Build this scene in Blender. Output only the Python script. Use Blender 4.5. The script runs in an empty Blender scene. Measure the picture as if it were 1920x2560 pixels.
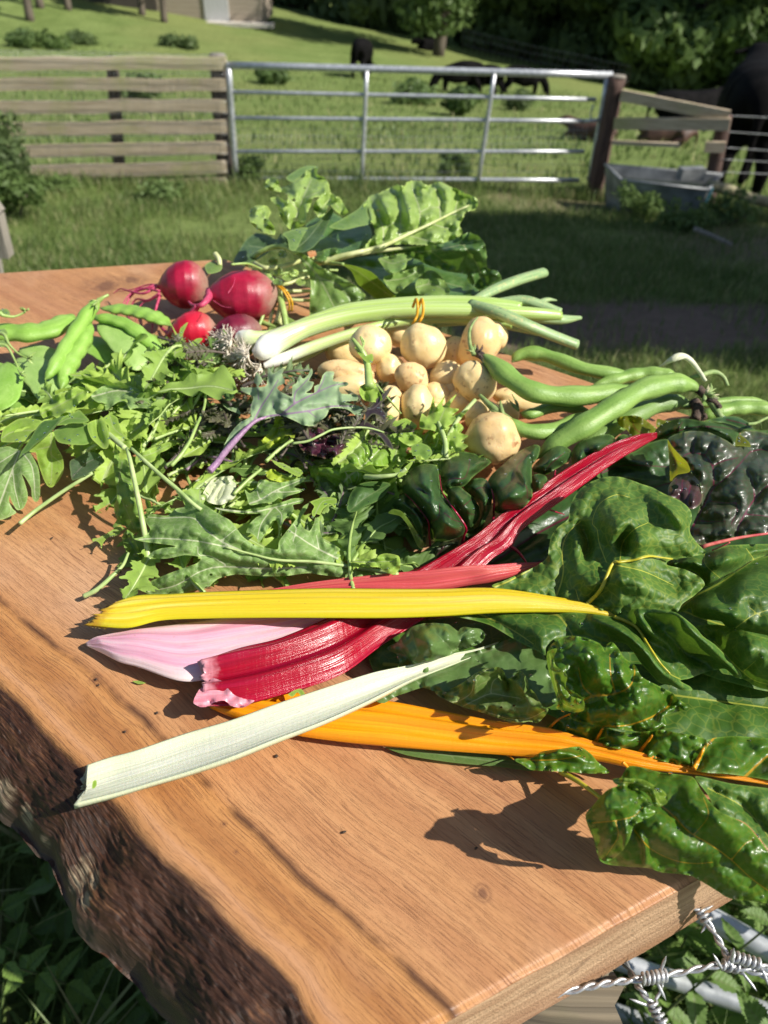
import bpy, math, random
import numpy as np
from mathutils import Vector, Matrix, geometry
rnd = random.Random(7)
rs = np.random.RandomState(11)
C = bpy.context.scene.collection
S = bpy.context.scene
# ------------------------------------------------------------------ camera
F = 1925.0; PITCH = math.radians(39.0); ROLL = math.radians(2.0)
CAMZ = 1.5; ZB = 1.1                     # camera height, board top height
cr_, sr_ = math.cos(ROLL), math.sin(ROLL)
ct_, st_ = math.cos(PITCH), math.sin(PITCH)
right = Vector((cr_, sr_*st_, sr_*ct_)); up = Vector((-sr_, cr_*st_, cr_*ct_)); back = Vector((0, -ct_, st_))
cam = bpy.data.cameras.new('camera'); camo = bpy.data.objects.new('camera', cam); C.objects.link(camo)
cam.sensor_fit = 'VERTICAL'; cam.sensor_height = 34.57; cam.sensor_width = 34.57; cam.lens = 26.0
cam.clip_start = 0.02; cam.clip_end = 600
cam.dof.use_dof = True; cam.dof.focus_distance = 0.50; cam.dof.aperture_fstop = 9.0
M4 = Matrix((right, up, back)).transposed().to_4x4(); M4.translation = Vector((0, 0, CAMZ))
camo.matrix_world = M4
S.camera = camo
# ------------------------------------------------------------------ light
SUN_AZ = math.atan2(-0.29, 0.96); SUN_EL = math.radians(43)
w = bpy.data.worlds.new('World'); S.world = w; w.use_nodes = True
wn = w.node_tree; wn.nodes.clear()
sky = wn.nodes.new('ShaderNodeTexSky'); sky.sky_type = 'NISHITA'; sky.sun_disc = False
sky.sun_elevation = SUN_EL; sky.sun_rotation = math.pi/2 - SUN_AZ
bg = wn.nodes.new('ShaderNodeBackground'); bg.inputs[1].default_value = 0.075
wo = wn.nodes.new('ShaderNodeOutputWorld')
wn.links.new(sky.outputs[0], bg.inputs[0]); wn.links.new(bg.outputs[0], wo.inputs[0])
sl = bpy.data.lights.new('sun', 'SUN'); sl.energy = 5.0; sl.angle = math.radians(0.53); sl.color = (1, .95, .87)
so = bpy.data.objects.new('sun', sl); C.objects.link(so)
sdir = Vector((math.cos(SUN_EL)*math.cos(SUN_AZ), math.cos(SUN_EL)*math.sin(SUN_AZ), math.sin(SUN_EL)))
so.rotation_euler = sdir.to_track_quat('Z', 'Y').to_euler(); so.location = (3, -1, 6)
S.view_settings.view_transform = 'Standard'; S.view_settings.look = 'None'
S.view_settings.exposure = 0.40; S.view_settings.gamma = 1
S.cycles.max_bounces = 8; S.cycles.transparent_max_bounces = 8
S.cycles.sample_clamp_indirect = 6
# ------------------------------------------------------------------ projection helpers
def rays(px, py):
    x = (np.asarray(px, float)-960)/F; v = (np.asarray(py, float)-1280)/F
    x2 = x*cr_ + v*sr_; v2 = -x*sr_ + v*cr_
    return x2, ct_ - v2*st_, -(st_ + v2*ct_)
def P(px, py, h=0.0):
    """points h metres above the board top, seen at source pixel px,py"""
    a, b, c = rays(px, py); t = (CAMZ-ZB-np.asarray(h, float))/-c
    return np.stack([a*t, b*t, CAMZ + c*t], -1)
def Q(px, py, Y):
    a, b, c = rays(px, py); t = Y/b
    return np.stack([a*t, b*t, CAMZ + c*t], -1)
def ppm(px, py, h=0.0):                   # pixels per metre there
    c = rays(px, py)[2]; return F/((CAMZ-ZB-h)/-c)
def ss(a, b, x):
    t = np.clip((x-a)/(b-a), 0, 1); return t*t*(3-2*t)
# ------------------------------------------------------------------ noise
_L = rs.rand(32, 32, 32)
def vn(p, f=1.0):
    p = np.asarray(p, float)*f + 100.0; i = np.floor(p).astype(int); t = p-i; t = t*t*(3-2*t); o = 0
    for a in (0, 1):
        for b in (0, 1):
            for c in (0, 1):
                wgt = (t[..., 0] if a else 1-t[..., 0])*(t[..., 1] if b else 1-t[..., 1])*(t[..., 2] if c else 1-t[..., 2])
                o = o + wgt*_L[(i[..., 0]+a) % 32, (i[..., 1]+b) % 32, (i[..., 2]+c) % 32]
    return o*2-1
def fbm(p, f=1.0, o=3):
    r = 0; a = 1
    for k in range(o): r = r + a*vn(p, f*2**k); a *= .5
    return r
def worley(p):
    i = np.floor(p).astype(int); f1 = np.full(len(p), 9.); f2 = np.full(len(p), 9.)
    for a in (-1, 0, 1):
        for b in (-1, 0, 1):
            c = i+[a, b]; q = c+np.stack([_L[c[:, 0] % 32, c[:, 1] % 32, 3], _L[c[:, 0] % 32, c[:, 1] % 32, 9]], -1); d = np.linalg.norm(p-q, axis=1)
            f2 = np.minimum(f2, np.maximum(f1, d)); f1 = np.minimum(f1, d)
    return f2-f1
def cr(pts, n):
    """Catmull-Rom through pts, n samples"""
    p = np.asarray(pts, float)
    if len(p) < 3: return p[0] + (p[-1]-p[0])*np.linspace(0, 1, n)[:, None]
    p = np.vstack([2*p[0]-p[1], p, 2*p[-1]-p[-2]])
    u = np.linspace(0, len(p)-3-1e-9, n); i = u.astype(int); t = (u-i)[:, None]
    a, b, c, d = p[i], p[i+1], p[i+2], p[i+3]
    return .5*((2*b)+(-a+c)*t+(2*a-5*b+4*c-d)*t*t+(-a+3*b-3*c+d)*t**3)
# ------------------------------------------------------------------ objects
def tag(o, label=None, cat=None, group=None, kind=None):
    if label: o['label'] = label
    if cat: o['category'] = cat
    if group: o['group'] = group
    if kind: o['kind'] = kind
    return o
def thing(name, label, cat, loc=(0, 0, 0), group=None):
    o = bpy.data.objects.new(name, None); C.objects.link(o); o.location = loc; o.empty_display_size = .02
    return tag(o, label, cat, group)
def rootloc(o):
    l = Vector((0, 0, 0))
    while o is not None: l += o.location; o = o.parent
    return np.array(l)
def mesh(name, v, f, mat, parent=None, uv=None, attr=None, smooth=True, origin=None):
    v = np.asarray(v, float).reshape(-1, 3)
    if parent is not None: off = rootloc(parent)
    elif origin is not None: off = np.asarray(origin, float)
    else: off = np.zeros(3)
    m = bpy.data.meshes.new(name)
    v = v-off
    if isinstance(f, np.ndarray):
        k = f.shape[1]
        m.vertices.add(len(v)); m.vertices.foreach_set('co', v.ravel())
        m.loops.add(f.size); m.loops.foreach_set('vertex_index', f.ravel().astype(np.int32))
        m.polygons.add(len(f)); m.polygons.foreach_set('loop_start', np.arange(0, f.size, k, dtype=np.int32))
        m.polygons.foreach_set('loop_total', np.full(len(f), k, np.int32))
        m.update(calc_edges=True)
    else:
        m.from_pydata(v.tolist(), [], f); m.update()
    if smooth: m.polygons.foreach_set('use_smooth', np.ones(len(m.polygons), bool))
    if uv is not None:
        l = m.uv_layers.new(name='UVMap'); idx = np.zeros(len(m.loops), np.int32); m.loops.foreach_get('vertex_index', idx)
        l.data.foreach_set('uv', np.asarray(uv, float).reshape(-1, 2)[idx].ravel())
    for k, a in (attr or {}).items():
        at = m.attributes.new(k, 'FLOAT', 'POINT'); at.data.foreach_set('value', np.asarray(a, np.float32))
    if mat is not None: m.materials.append(mat)
    m.validate()
    o = bpy.data.objects.new(name, m); C.objects.link(o)
    if parent is not None: o.parent = parent
    else: o.location = off
    return o
def gridf(nu, nv, wrap=False):
    i, j = np.meshgrid(np.arange(nu-1), np.arange(nv if wrap else nv-1), indexing='ij')
    j2 = (j+1) % nv
    return np.stack([i*nv+j, i*nv+j2, (i+1)*nv+j2, (i+1)*nv+j], -1).reshape(-1, 4)
class MB:
    """collects pieces into one mesh"""
    def __init__(s): s.v = []; s.f = []; s.uv = []; s.n = 0
    def add(s, v, f, uv=None):
        v = np.asarray(v, float).reshape(-1, 3); s.v.append(v); s.f += [[int(a)+s.n for a in q] for q in f]
        s.uv.append(np.zeros((len(v), 2)) if uv is None else np.asarray(uv).reshape(-1, 2)); s.n += len(v); return s
    def box(s, c, d, R=None, jit=0):
        c = np.asarray(c, float); d = np.asarray(d, float)/2
        v = np.array([(x, y, z) for x in (-1, 1) for y in (-1, 1) for z in (-1, 1)], float)*d
        if jit: v = v+rs.uniform(-jit, jit, v.shape)
        if R is not None: v = v@np.asarray(R).T
        return s.add(v+c, [(0, 1, 3, 2), (4, 6, 7, 5), (0, 4, 5, 1), (2, 3, 7, 6), (0, 2, 6, 4), (1, 5, 7, 3)])
    def bar(s, a, b, w_, h_, upv=(0, 0, 1)):
        a = np.asarray(a, float); b = np.asarray(b, float); d = b-a; L = np.linalg.norm(d); d /= L
        side = np.cross(d, upv); side /= np.linalg.norm(side); u = np.cross(side, d)
        return s.box((a+b)/2, (L, w_, h_), np.stack([d, side, u], 1))
    def tube(s, path, rad, seg=10, ell=1.0, capr=True, upv=(0, 0, 1), prof=None):
        v, f, uv = tubegeo(path, rad, seg, ell, upv, prof); return s.add(v, f, uv)
    def build(s, name, mat, parent=None, smooth=True, origin=None):
        return mesh(name, np.vstack(s.v), s.f, mat, parent, uv=np.vstack(s.uv), smooth=smooth, origin=origin)
def tubegeo(path, rad, seg=10, ell=1.0, upv=(0, 0, 1), prof=None):
    p = np.asarray(path, float); n = len(p)
    rad = np.interp(np.linspace(0, 1, n), np.linspace(0, 1, len(np.atleast_1d(rad))), np.atleast_1d(rad))
    T = np.gradient(p, axis=0); T /= np.linalg.norm(T, axis=1)[:, None]+1e-12
    sd = np.cross(T, upv); bad = np.linalg.norm(sd, axis=1) < .15
    sd[bad] = np.cross(T[bad], (0, 1, 0.01)); sd /= np.linalg.norm(sd, axis=1)[:, None]+1e-12
    for i in range(1, n):
        if np.dot(sd[i], sd[i-1]) < 0: sd[i] = -sd[i]
    u = np.cross(sd, T)
    th = np.linspace(0, 2*np.pi, seg, endpoint=False)
    k = np.ones(seg) if prof is None else prof(th)
    ring = rad[:, None, None]*(sd[:, None, :]*(np.cos(th)*k)[None, :, None] + u[:, None, :]*(np.sin(th)*k)[None, :, None]*ell)
    v = (p[:, None, :]+ring).reshape(-1, 3)
    f = gridf(n, seg, True).tolist(); uv = np.stack(np.meshgrid(np.linspace(0, 1, n), th/(2*np.pi), indexing='ij'), -1).reshape(-1, 2)
    v = np.vstack([v, p[:1], p[-1:]]); uv = np.vstack([uv, [[0, .5]], [[1, .5]]])
    a, b = n*seg, n*seg+1
    f += [(a, (i+1) % seg, i) for i in range(seg)] + [(b, (n-1)*seg+i, (n-1)*seg+(i+1) % seg) for i in range(seg)]
    return v, f, uv
def copy_tree(o, parent=None):
    c = o.copy(); C.objects.link(c); c.parent = parent
    for ch in list(o.children): copy_tree(ch, c)
    return c
# ------------------------------------------------------------------ materials
class NT:
    def __init__(s, name):
        s.m = bpy.data.materials.new(name); s.m.use_nodes = True; s.t = s.m.node_tree; s.t.nodes.clear()
        s.out = s.t.nodes.new('ShaderNodeOutputMaterial')
    def n(s, typ, ins=None, **props):
        nd = s.t.nodes.new('ShaderNode'+typ)
        for k, v in props.items(): setattr(nd, k, v)
        for k, v in (ins or {}).items(): s.set(nd.inputs[k], v)
        return nd
    def set(s, sock, v):
        if isinstance(v, bpy.types.NodeSocket): s.t.links.new(v, sock)
        elif isinstance(v, bpy.types.Node): s.t.links.new(v.outputs[0], sock)
        else:
            if hasattr(sock.default_value, '__len__') and not isinstance(v, (int, float)):
                v = tuple(v); L = len(sock.default_value)
                v = v+(1,)*(L-len(v)) if len(v) < L else v[:L]
            sock.default_value = v
    def ma(s, op, a, b=0.0, c=0.0, cl=False):
        nd = s.t.nodes.new('ShaderNodeMath'); nd.operation = op; nd.use_clamp = cl
        for i, v in enumerate((a, b, c)): s.set(nd.inputs[i], v)
        return nd.outputs[0]
    def mix(s, f, a, b, mode='MIX'):
        nd = s.t.nodes.new('ShaderNodeMix'); nd.data_type = 'RGBA'; nd.blend_type = mode
        s.set(nd.inputs[0], f); s.set(nd.inputs[6], a); s.set(nd.inputs[7], b); return nd.outputs[2]
    def ramp(s, f, stops, interp='LINEAR'):
        nd = s.t.nodes.new('ShaderNodeValToRGB'); s.set(nd.inputs[0], f); e = nd.color_ramp.elements; nd.color_ramp.interpolation = interp
        while len(e) < len(stops): e.new(.5)
        for el, (p, c) in zip(e, stops):
            el.position = p; el.color = (c, c, c, 1) if isinstance(c, (int, float)) else tuple(c)+(1,)
        return nd.outputs[0]
    def noise(s, vec, scale, detail=2.0, rough=.5, dist=0.0):
        nd = s.n('TexNoise', {'Scale': scale, 'Detail': detail, 'Roughness': rough, 'Distortion': dist})
        if vec is not None: s.set(nd.inputs['Vector'], vec)
        return nd.outputs[0]
    def map(s, vec, scale=(1, 1, 1), rot=(0, 0, 0), loc=(0, 0, 0)):
        nd = s.n('Mapping'); s.set(nd.inputs[0], vec); nd.inputs['Scale'].default_value = scale; nd.inputs['Rotation'].default_value = rot; nd.inputs['Location'].default_value = loc
        return nd.outputs[0]
    def geo(s): return s.n('NewGeometry')
    def pos(s): return s.n('NewGeometry').outputs['Position']
    def obj(s): return s.n('TexCoord').outputs['Object']
    def uv(s): return s.n('TexCoord').outputs['UV']
    def sep(s, v):
        nd = s.n('SeparateXYZ'); s.set(nd.inputs[0], v); return nd.outputs
    def bump(s, h, strength=.5, dist=.001, nrm=None):
        nd = s.n('Bump', {'Height': h, 'Strength': strength, 'Distance': dist})
        if nrm is not None: s.set(nd.inputs['Normal'], nrm)
        return nd.outputs[0]
    def bsdf(s, col, rough=.5, nrm=None, **kw):
        nd = s.n('BsdfPrincipled'); s.set(nd.inputs['Base Color'], col); s.set(nd.inputs['Roughness'], rough)
        if nrm is not None: s.set(nd.inputs['Normal'], nrm)
        for k, v in kw.items(): s.set(nd.inputs[k.replace('_', ' ')], v)
        return nd.outputs[0]
    def done(s, sh): s.t.links.new(sh, s.out.inputs[0]); return s.m
def leafmat(name, c1, c2, vein, rough=.35, trans=.22, ret=170., bump=.5, under=None, tcol=None, spec=.5, pores=0, attr='vd', coat=.0, rt=.24):
    n = NT(name); o = n.pos()
    rand = n.n('ObjectInfo').outputs['Random']
    nz = n.noise(o, 45, 4, .6)
    col = n.mix(n.ramp(nz, [(.32, 0.), (.68, 1.)]), c1, c2)
    col = n.mix(n.ma('MULTIPLY', rand, .35), col, n.mix(1, col, (.75, .8, .6), 'MULTIPLY'))
    dn = n.n('VectorMath', {0: o, 1: n.n('VectorMath', {0: n.n('TexNoise', {'Vector': o, 'Scale': 60., 'Detail': 2.}).outputs['Color'], 1: (.006, .006, .006)}, operation='MULTIPLY').outputs[0]}, operation='ADD').outputs[0]
    vo = n.n('TexVoronoi', {'Vector': dn, 'Scale': ret}, feature='DISTANCE_TO_EDGE').outputs[0]
    vo2 = n.n('TexVoronoi', {'Vector': dn, 'Scale': ret*3.1}, feature='DISTANCE_TO_EDGE').outputs[0]
    rm = n.ma('SUBTRACT', 1, n.ramp(vo, [(0., 0.), (.09, 1.)]))
    vd = n.n('Attribute', attribute_name=attr).outputs['Fac']
    vm = n.ramp(vd, [(0., 1.), (.5, .9), (1., 0.)])
    ed = n.n('Attribute', attribute_name='ed').outputs['Fac']; em = n.ramp(ed, [(0., .75), (.5, .45), (1., 0.)])
    col = n.mix(n.ma('MULTIPLY', em, .7), col, n.mix(.5, n.mix(1, c2, (2.4, 2.2, 2.0), 'MULTIPLY'), (.22, .30, .07)))
    halo = n.ramp(vd, [(0., 1.), (1., .0)])
    col = n.mix(n.ma('MULTIPLY', rm, rt), col, vein)
    col = n.mix(vm, col, vein)
    if under is not None:
        bf = n.n('NewGeometry').outputs['Backfacing']; col = n.mix(n.ma('MULTIPLY', bf, .8), col, under)
    h = n.ma('ADD', n.ma('MULTIPLY', n.ramp(vo, [(0., 0.), (.12, .8), (.3, 1.)]), .4), n.ma('MULTIPLY', n.ramp(vo2, [(0., 0.), (.3, 1.)]), .14))
    h = n.ma('ADD', h, n.ma('MULTIPLY', n.noise(o, 1400, 3), .45))
    b = n.bump(h, bump*.8, .0003)
    r = n.ma('ADD', rough-.16, n.ma('MULTIPLY', n.noise(o, 160, 5, .7), .36))
    sh = n.bsdf(col, r, b, Specular_IOR_Level=spec, Coat_Weight=coat, Coat_Roughness=.12)
    tr = n.n('BsdfTranslucent', {0: n.mix(.5, col, tcol or (.25, .45, .03)), 'Normal': b}).outputs[0]
    mx = n.n('MixShader', {0: trans}); n.t.links.new(sh, mx.inputs[1]); n.t.links.new(tr, mx.inputs[2])
    return n.done(mx.outputs[0])
def stalkmat(name, c1, c2, c3=None, rough=.3, freq=26, bump=.35, spec=.5, edge=None, tip=None):
    n = NT(name); uv = n.uv(); st = n.map(uv, (1.2, freq, 1)); o = n.pos()
    a = n.noise(st, 1.0, 3, .6)
    col = n.mix(n.ramp(a, [(.3, 0.), (.7, 1.)]), c1, c2)
    if c3 is not None:
        col = n.mix(n.ramp(n.noise(n.map(uv, (2, 5, 1)), 1., 2), [(.48, 0.), (.7, .85)]), col, c3)
    s = n.sep(uv)
    if edge is not None:
        e = n.ma('ABSOLUTE', n.ma('SUBTRACT', s[1], .5))
        col = n.mix(n.ramp(e, [(.30, 0.), (.48, 1.)]), col, edge)
    if tip is not None:
        col = n.mix(n.ramp(n.ma('ADD', s[0], n.ma('MULTIPLY', n.noise(o, 300, 3), .04)), [(.02, 1.), (.06, 0.)]), col, tip)
    cross = n.noise(n.map(uv, (160, 3, 1)), 1., 2)
    h = n.ma('ADD', n.ma('MULTIPLY', a, .9), n.ma('MULTIPLY', cross, .25)); h = n.ma('ADD', h, n.ma('MULTIPLY', n.noise(o, 1500, 2), .1))
    sp = n.ramp(n.noise(o, 420, 3, .6), [(.69, 0.), (.73, 1.)]); col = n.mix(n.ma('MULTIPLY', sp, .45), col, (.30, .16, .05)); wsh = n.ramp(n.noise(n.map(uv, (7, 9, 1)), 1., 4, .6), [(.55, 0.), (.75, .45)]); col = n.mix(wsh, col, n.mix(1, c1, (.8, .78, .7), 'MULTIPLY'))
    fine = n.noise(n.map(uv, (6, 90, 1)), 1., 2)
    h = n.ma('ADD', h, n.ma('MULTIPLY', fine, .5))
    col = n.mix(n.ma('MULTIPLY', fine, .3), col, c1)
    sh = n.bsdf(col, n.ma('ADD', rough-.06, n.ma('MULTIPLY', n.noise(o, 250, 2), .16)), n.bump(h, bump, .0012), Specular_IOR_Level=spec, Subsurface_Weight=.12, Subsurface_Radius=(.004, .002, .001), Subsurface_Scale=.6)
    return n.done(sh)
def plain(name, c1, c2, scale=20., rough=.6, bump=.3, bd=.002, metal=0.0, stretch=(1, 1, 1), spec=.5, detail=4, lo=.35, hi=.65):
    n = NT(name); o = n.map(n.obj(), stretch); a = n.noise(o, scale, detail, .6)
    sh = n.bsdf(n.mix(n.ramp(a, [(lo, 0.), (hi, 1.)]), c1, c2), rough, n.bump(n.noise(o, scale*3, 4), bump, bd), Metallic=metal, Specular_IOR_Level=spec)
    return n.done(sh)
# ================================================================== SETTING
_gy = np.array([-12, 0, 2.5, 4.5, 8.2, 15.6, 25, 33, 42, 50, 60, 80, 120, 220.])
_gz = np.array([.1, -.05, -.25, -.5, -.9, -1.85, -3.2, -4.1, -4.6, -4.95, -5.7, -7.5, -5, 8.])
def G(x, y):
    x = np.asarray(x, float); y = np.asarray(y, float)
    z = sum(np.interp(y+d, _gy, _gz) for d in (-1.2, -.4, .4, 1.2))/4
    z = z - .13*np.clip(x, -60, 60)*ss(18, 50, y)
    p = np.stack([x, y, 0*x], -1)
    return z + .05*vn(p, .35) + .02*vn(p, 1.3)*ss(1, 3, y)
def ground_at(px, py):
    a, b, c = rays(px, py); t = np.linspace(1, 90, 1800)
    d = CAMZ+c*t - G(a*t, b*t); i = np.argmax(d < 0); return np.array([a*t[i], b*t[i], G(a*t[i], b*t[i])])
def build_ground():
    xs = np.concatenate([-np.geomspace(90, 4, 40), np.linspace(-3.9, 5.9, 90), np.geomspace(6, 90, 40)])
    ys = np.concatenate([np.linspace(-12, -.2, 16), np.linspace(0, 10, 110), np.geomspace(10.2, 220, 100)])
    X, Y = np.meshgrid(xs, ys, indexing='ij'); Z = G(X, Y)
    n = NT('ground'); o = n.pos(); s = n.sep(o)
    a = n.noise(o, .8, 5, .65); b = n.noise(o, 9, 5, .7); c = n.noise(o, .16, 3)
    g = n.mix(n.ramp(a, [(.35, 0.), (.65, 1.)]), (.15, .21, .055), (.24, .31, .095))
    g = n.mix(n.ramp(c, [(.45, 0.), (.6, .55)]), g, (.27, .29, .10))
    g = n.mix(n.ramp(b, [(.35, 0.), (.7, .6)]), g, (.05, .075, .015))
    soil = n.mix(n.noise(o, 14, 5, .7), (.13, .09, .065), (.30, .22, .165))
    # trodden track behind the board and by the trough
    tr = n.ma('ABSOLUTE', n.ma('SUBTRACT', s[1], n.ma('ADD', 4.2, n.ma('MULTIPLY', s[0], .04))))
    tr = n.ma('ADD', tr, n.ma('MULTIPLY', n.noise(o, 3, 4), .5))
    m = n.ma('MULTIPLY', n.ramp(tr, [(.55, 1.), (.8, 0.)]), n.ramp(s[0], [(.2, 0.), (.5, 1.)]))
    d2 = n.n('VectorMath', {0: o, 1: (1.55, 7.95, -.9)}, operation='DISTANCE').outputs['Value']
    m2 = n.ramp(n.ma('ADD', n.ma('MULTIPLY', d2, .5), n.ma('MULTIPLY', n.noise(o, 4, 4), .3)), [(.35, 1.), (.6, 0.)])
    d3 = n.n('VectorMath', {0: o, 1: (2.9, 6.2, -.7)}, operation='DISTANCE').outputs['Value']
    m3 = n.ramp(n.ma('ADD', n.ma('MULTIPLY', d3, .5), n.ma('MULTIPLY', n.noise(o, 4, 4), .4)), [(.4, 1.), (.7, 0.)])
    mm = n.ma('MAXIMUM', n.ma('MAXIMUM', m, n.ma('MULTIPLY', m2, .6)), n.ma('MULTIPLY', m3, .7))
    col = n.mix(mm, g, soil)
    mat = n.done(n.bsdf(col, .95, n.bump(n.noise(o, 30, 5, .8), .8, .03), Specular_IOR_Level=.15))
    o = mesh('ground', np.stack([X, Y, Z], -1), gridf(len(xs), len(ys)), mat); tag(o, kind='structure')
build_ground()
# ---- grass
def grassmat(name, c1, c2, c3):
    n = NT(name); o = n.pos(); a = n.noise(o, 1.1, 4, .7); v = n.sep(n.uv())
    c = n.mix(n.ramp(a, [(.35, 0.), (.65, 1.)]), c1, c2); c = n.mix(n.ramp(v[0], [(.72, 0.), (.95, 1.)]), c, c3)
    sh = n.bsdf(c, .5, Specular_IOR_Level=.35); tr = n.n('BsdfTranslucent', {0: c}).outputs[0]
    mx = n.n('MixShader', {0: .3}); n.t.links.new(sh, mx.inputs[1]); n.t.links.new(tr, mx.inputs[2]); return n.done(mx.outputs[0])
gm = grassmat('grass_blades', (.10, .165, .04), (.19, .26, .075), (.38, .37, .18))
def blades(name, X, Y, hgt, wid, mat=gm, lean=.5):
    n = len(X); Z = G(X, Y)-.01; a = rs.uniform(0, 2*np.pi, n); l = rs.uniform(.1, lean, n)*hgt
    dx, dy = np.cos(a), np.sin(a); b = rs.uniform(0, 2*np.pi, n); wx, wy = np.cos(b)*wid/2, np.sin(b)*wid/2
    v = np.zeros((n, 5, 3))
    v[:, 0] = np.stack([X-wx, Y-wy, Z], -1); v[:, 1] = np.stack([X+wx, Y+wy, Z], -1)
    mx_, my_ = X+dx*l*.35, Y+dy*l*.35
    v[:, 2] = np.stack([mx_+wx*.7, my_+wy*.7, Z+hgt*.6], -1); v[:, 3] = np.stack([mx_-wx*.7, my_-wy*.7, Z+hgt*.6], -1)
    v[:, 4] = np.stack([X+dx*l*1.2, Y+dy*l*1.2, Z+hgt*rs.uniform(.85, 1.05, n)], -1)
    k = np.arange(n)[:, None]*5
    f = np.concatenate([k+[0, 1, 2], k+[0, 2, 3], k+[3, 2, 4]])
    uv = np.repeat(rs.rand(n), 5); uv = np.stack([uv, uv], -1)
    o = mesh(name, v.reshape(-1, 3), f, mat, uv=uv, smooth=False); return o
def scatter(n, x0, x1, y0, y1, dens=None):
    X = rs.uniform(x0, x1, n*2); Y = rs.uniform(y0, y1, n*2)
    p = np.stack([X, Y, 0*X], -1); k = vn(p, 1.7)*.5+vn(p, 5)*.3+.55 > rs.rand(n*2)
    if dens is not None: k &= dens(X, Y) > rs.rand(n*2)
    return X[k][:n], Y[k][:n]
def mown(X, Y):
    tr = np.abs(Y-4.2-.04*X); m = 1-.8*((tr < .38) & (X > .35))
    d = np.hypot(X-1.55, Y-7.95); m = m*np.where(d < .7, .3, 1); d = np.hypot(X-2.9, Y-6.2); return m*np.where(d < .8, .4, 1)
def visible(X, Y):
    return (np.abs(X/np.maximum(Y, .5)) < .62).astype(float)
X, Y = scatter(120000, -3.6, 4.6, 1.6, 8.6, lambda a, b: mown(a, b)*visible(a, b))
tag(blades('grass', X, Y, rs.uniform(.04, .11, len(X))*(1+.5*(np.abs(Y-8.2) < .5)), rs.uniform(.004, .009, len(X))), 'short green pasture grass around the gateway', 'grass', kind='stuff')
X, Y = scatter(14000, -1.7, .9, -.5, 1.7)
tag(blades('long_grass', X, Y, rs.uniform(.12, .4, len(X)), rs.uniform(.006, .012, len(X)), lean=.9), 'long grass growing under the wooden slab', 'grass', kind='stuff')
X, Y = scatter(32000, -16, 16, 8.7, 34, lambda a, b: visible(a, b)*np.where(b < 16, 1, .35))
tag(blades('field_grass', X, Y, rs.uniform(.06, .16, len(X)), rs.uniform(.015, .04, len(X))), 'grazed grass of the sloping cattle field', 'grass', kind='stuff')
X, Y = scatter(2600, -3.9, -.6, 7.95, 8.5); X2, Y2 = scatter(1800, -.5, 3.4, 8.0, 8.45)
X = np.r_[X, X2]; Y = np.r_[Y, Y2]
tag(blades('verge_grass', X, Y, rs.uniform(.07, .22, len(X)), rs.uniform(.006, .014, len(X)), lean=.7), 'taller grass tufts along the foot of the fence', 'grass', kind='stuff')
# ---- trees
def foliage_mat(name, c1, c2):
    n = NT(name); v = n.sep(n.uv()); o = n.pos(); c = n.mix(n.ramp(n.noise(o, .9, 3), [(.35, 0.), (.65, 1.)]), c1, c2)
    c = n.mix(n.ma('MULTIPLY', v[0], .5), c, c2)
    sh = n.bsdf(c, .55, Specular_IOR_Level=.3); tr = n.n('BsdfTranslucent', {0: c}).outputs[0]
    mx = n.n('MixShader', {0: .42}); n.t.links.new(sh, mx.inputs[1]); n.t.links.new(tr, mx.inputs[2]); return n.done(mx.outputs[0])
fol = [foliage_mat('foliage_dark', (.075, .12, .045), (.15, .21, .075)), foliage_mat('foliage_mid', (.09, .15, .05), (.17, .25, .08)), foliage_mat('foliage_light', (.09, .15, .04), (.16, .24, .07))]
bark = plain('tree_bark', (.07, .055, .04), (.16, .13, .1), 6, .9, .8, .03, stretch=(1, 1, .25))
def crown(blobs, n, size, seed):
    r = np.random.RandomState(seed); B = np.array(blobs, float); wts = B[:, 3]**2; wts /= wts.sum()
    k = r.choice(len(B), n, p=wts); d = r.normal(size=(n, 3)); d /= np.linalg.norm(d, axis=1)[:, None]
    rad = B[k, 3]*(r.rand(n)**.35)*(1+.3*vn(d*1.7+k[:, None]*3.1, 1.))
    c = B[k, :3]+d*rad[:, None]*np.array([1, 1, .8])
    nrm = d+r.normal(size=(n, 3))*.6; nrm /= np.linalg.norm(nrm, axis=1)[:, None]
    a = np.cross(nrm, r.normal(size=(n, 3))); a /= np.linalg.norm(a, axis=1)[:, None]; b = np.cross(nrm, a)
    s = size*r.uniform(.6, 1.4, n)[:, None]
    v = np.stack([c-a*s, c-b*s*.45+nrm*s*.15, c+a*s, c+b*s*.45+nrm*s*.15], 1).reshape(-1, 3)
    f = np.arange(n*4).reshape(-1, 4); uv = np.repeat(r.rand(n), 4); return v, f, np.stack([uv, uv], -1)
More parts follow.
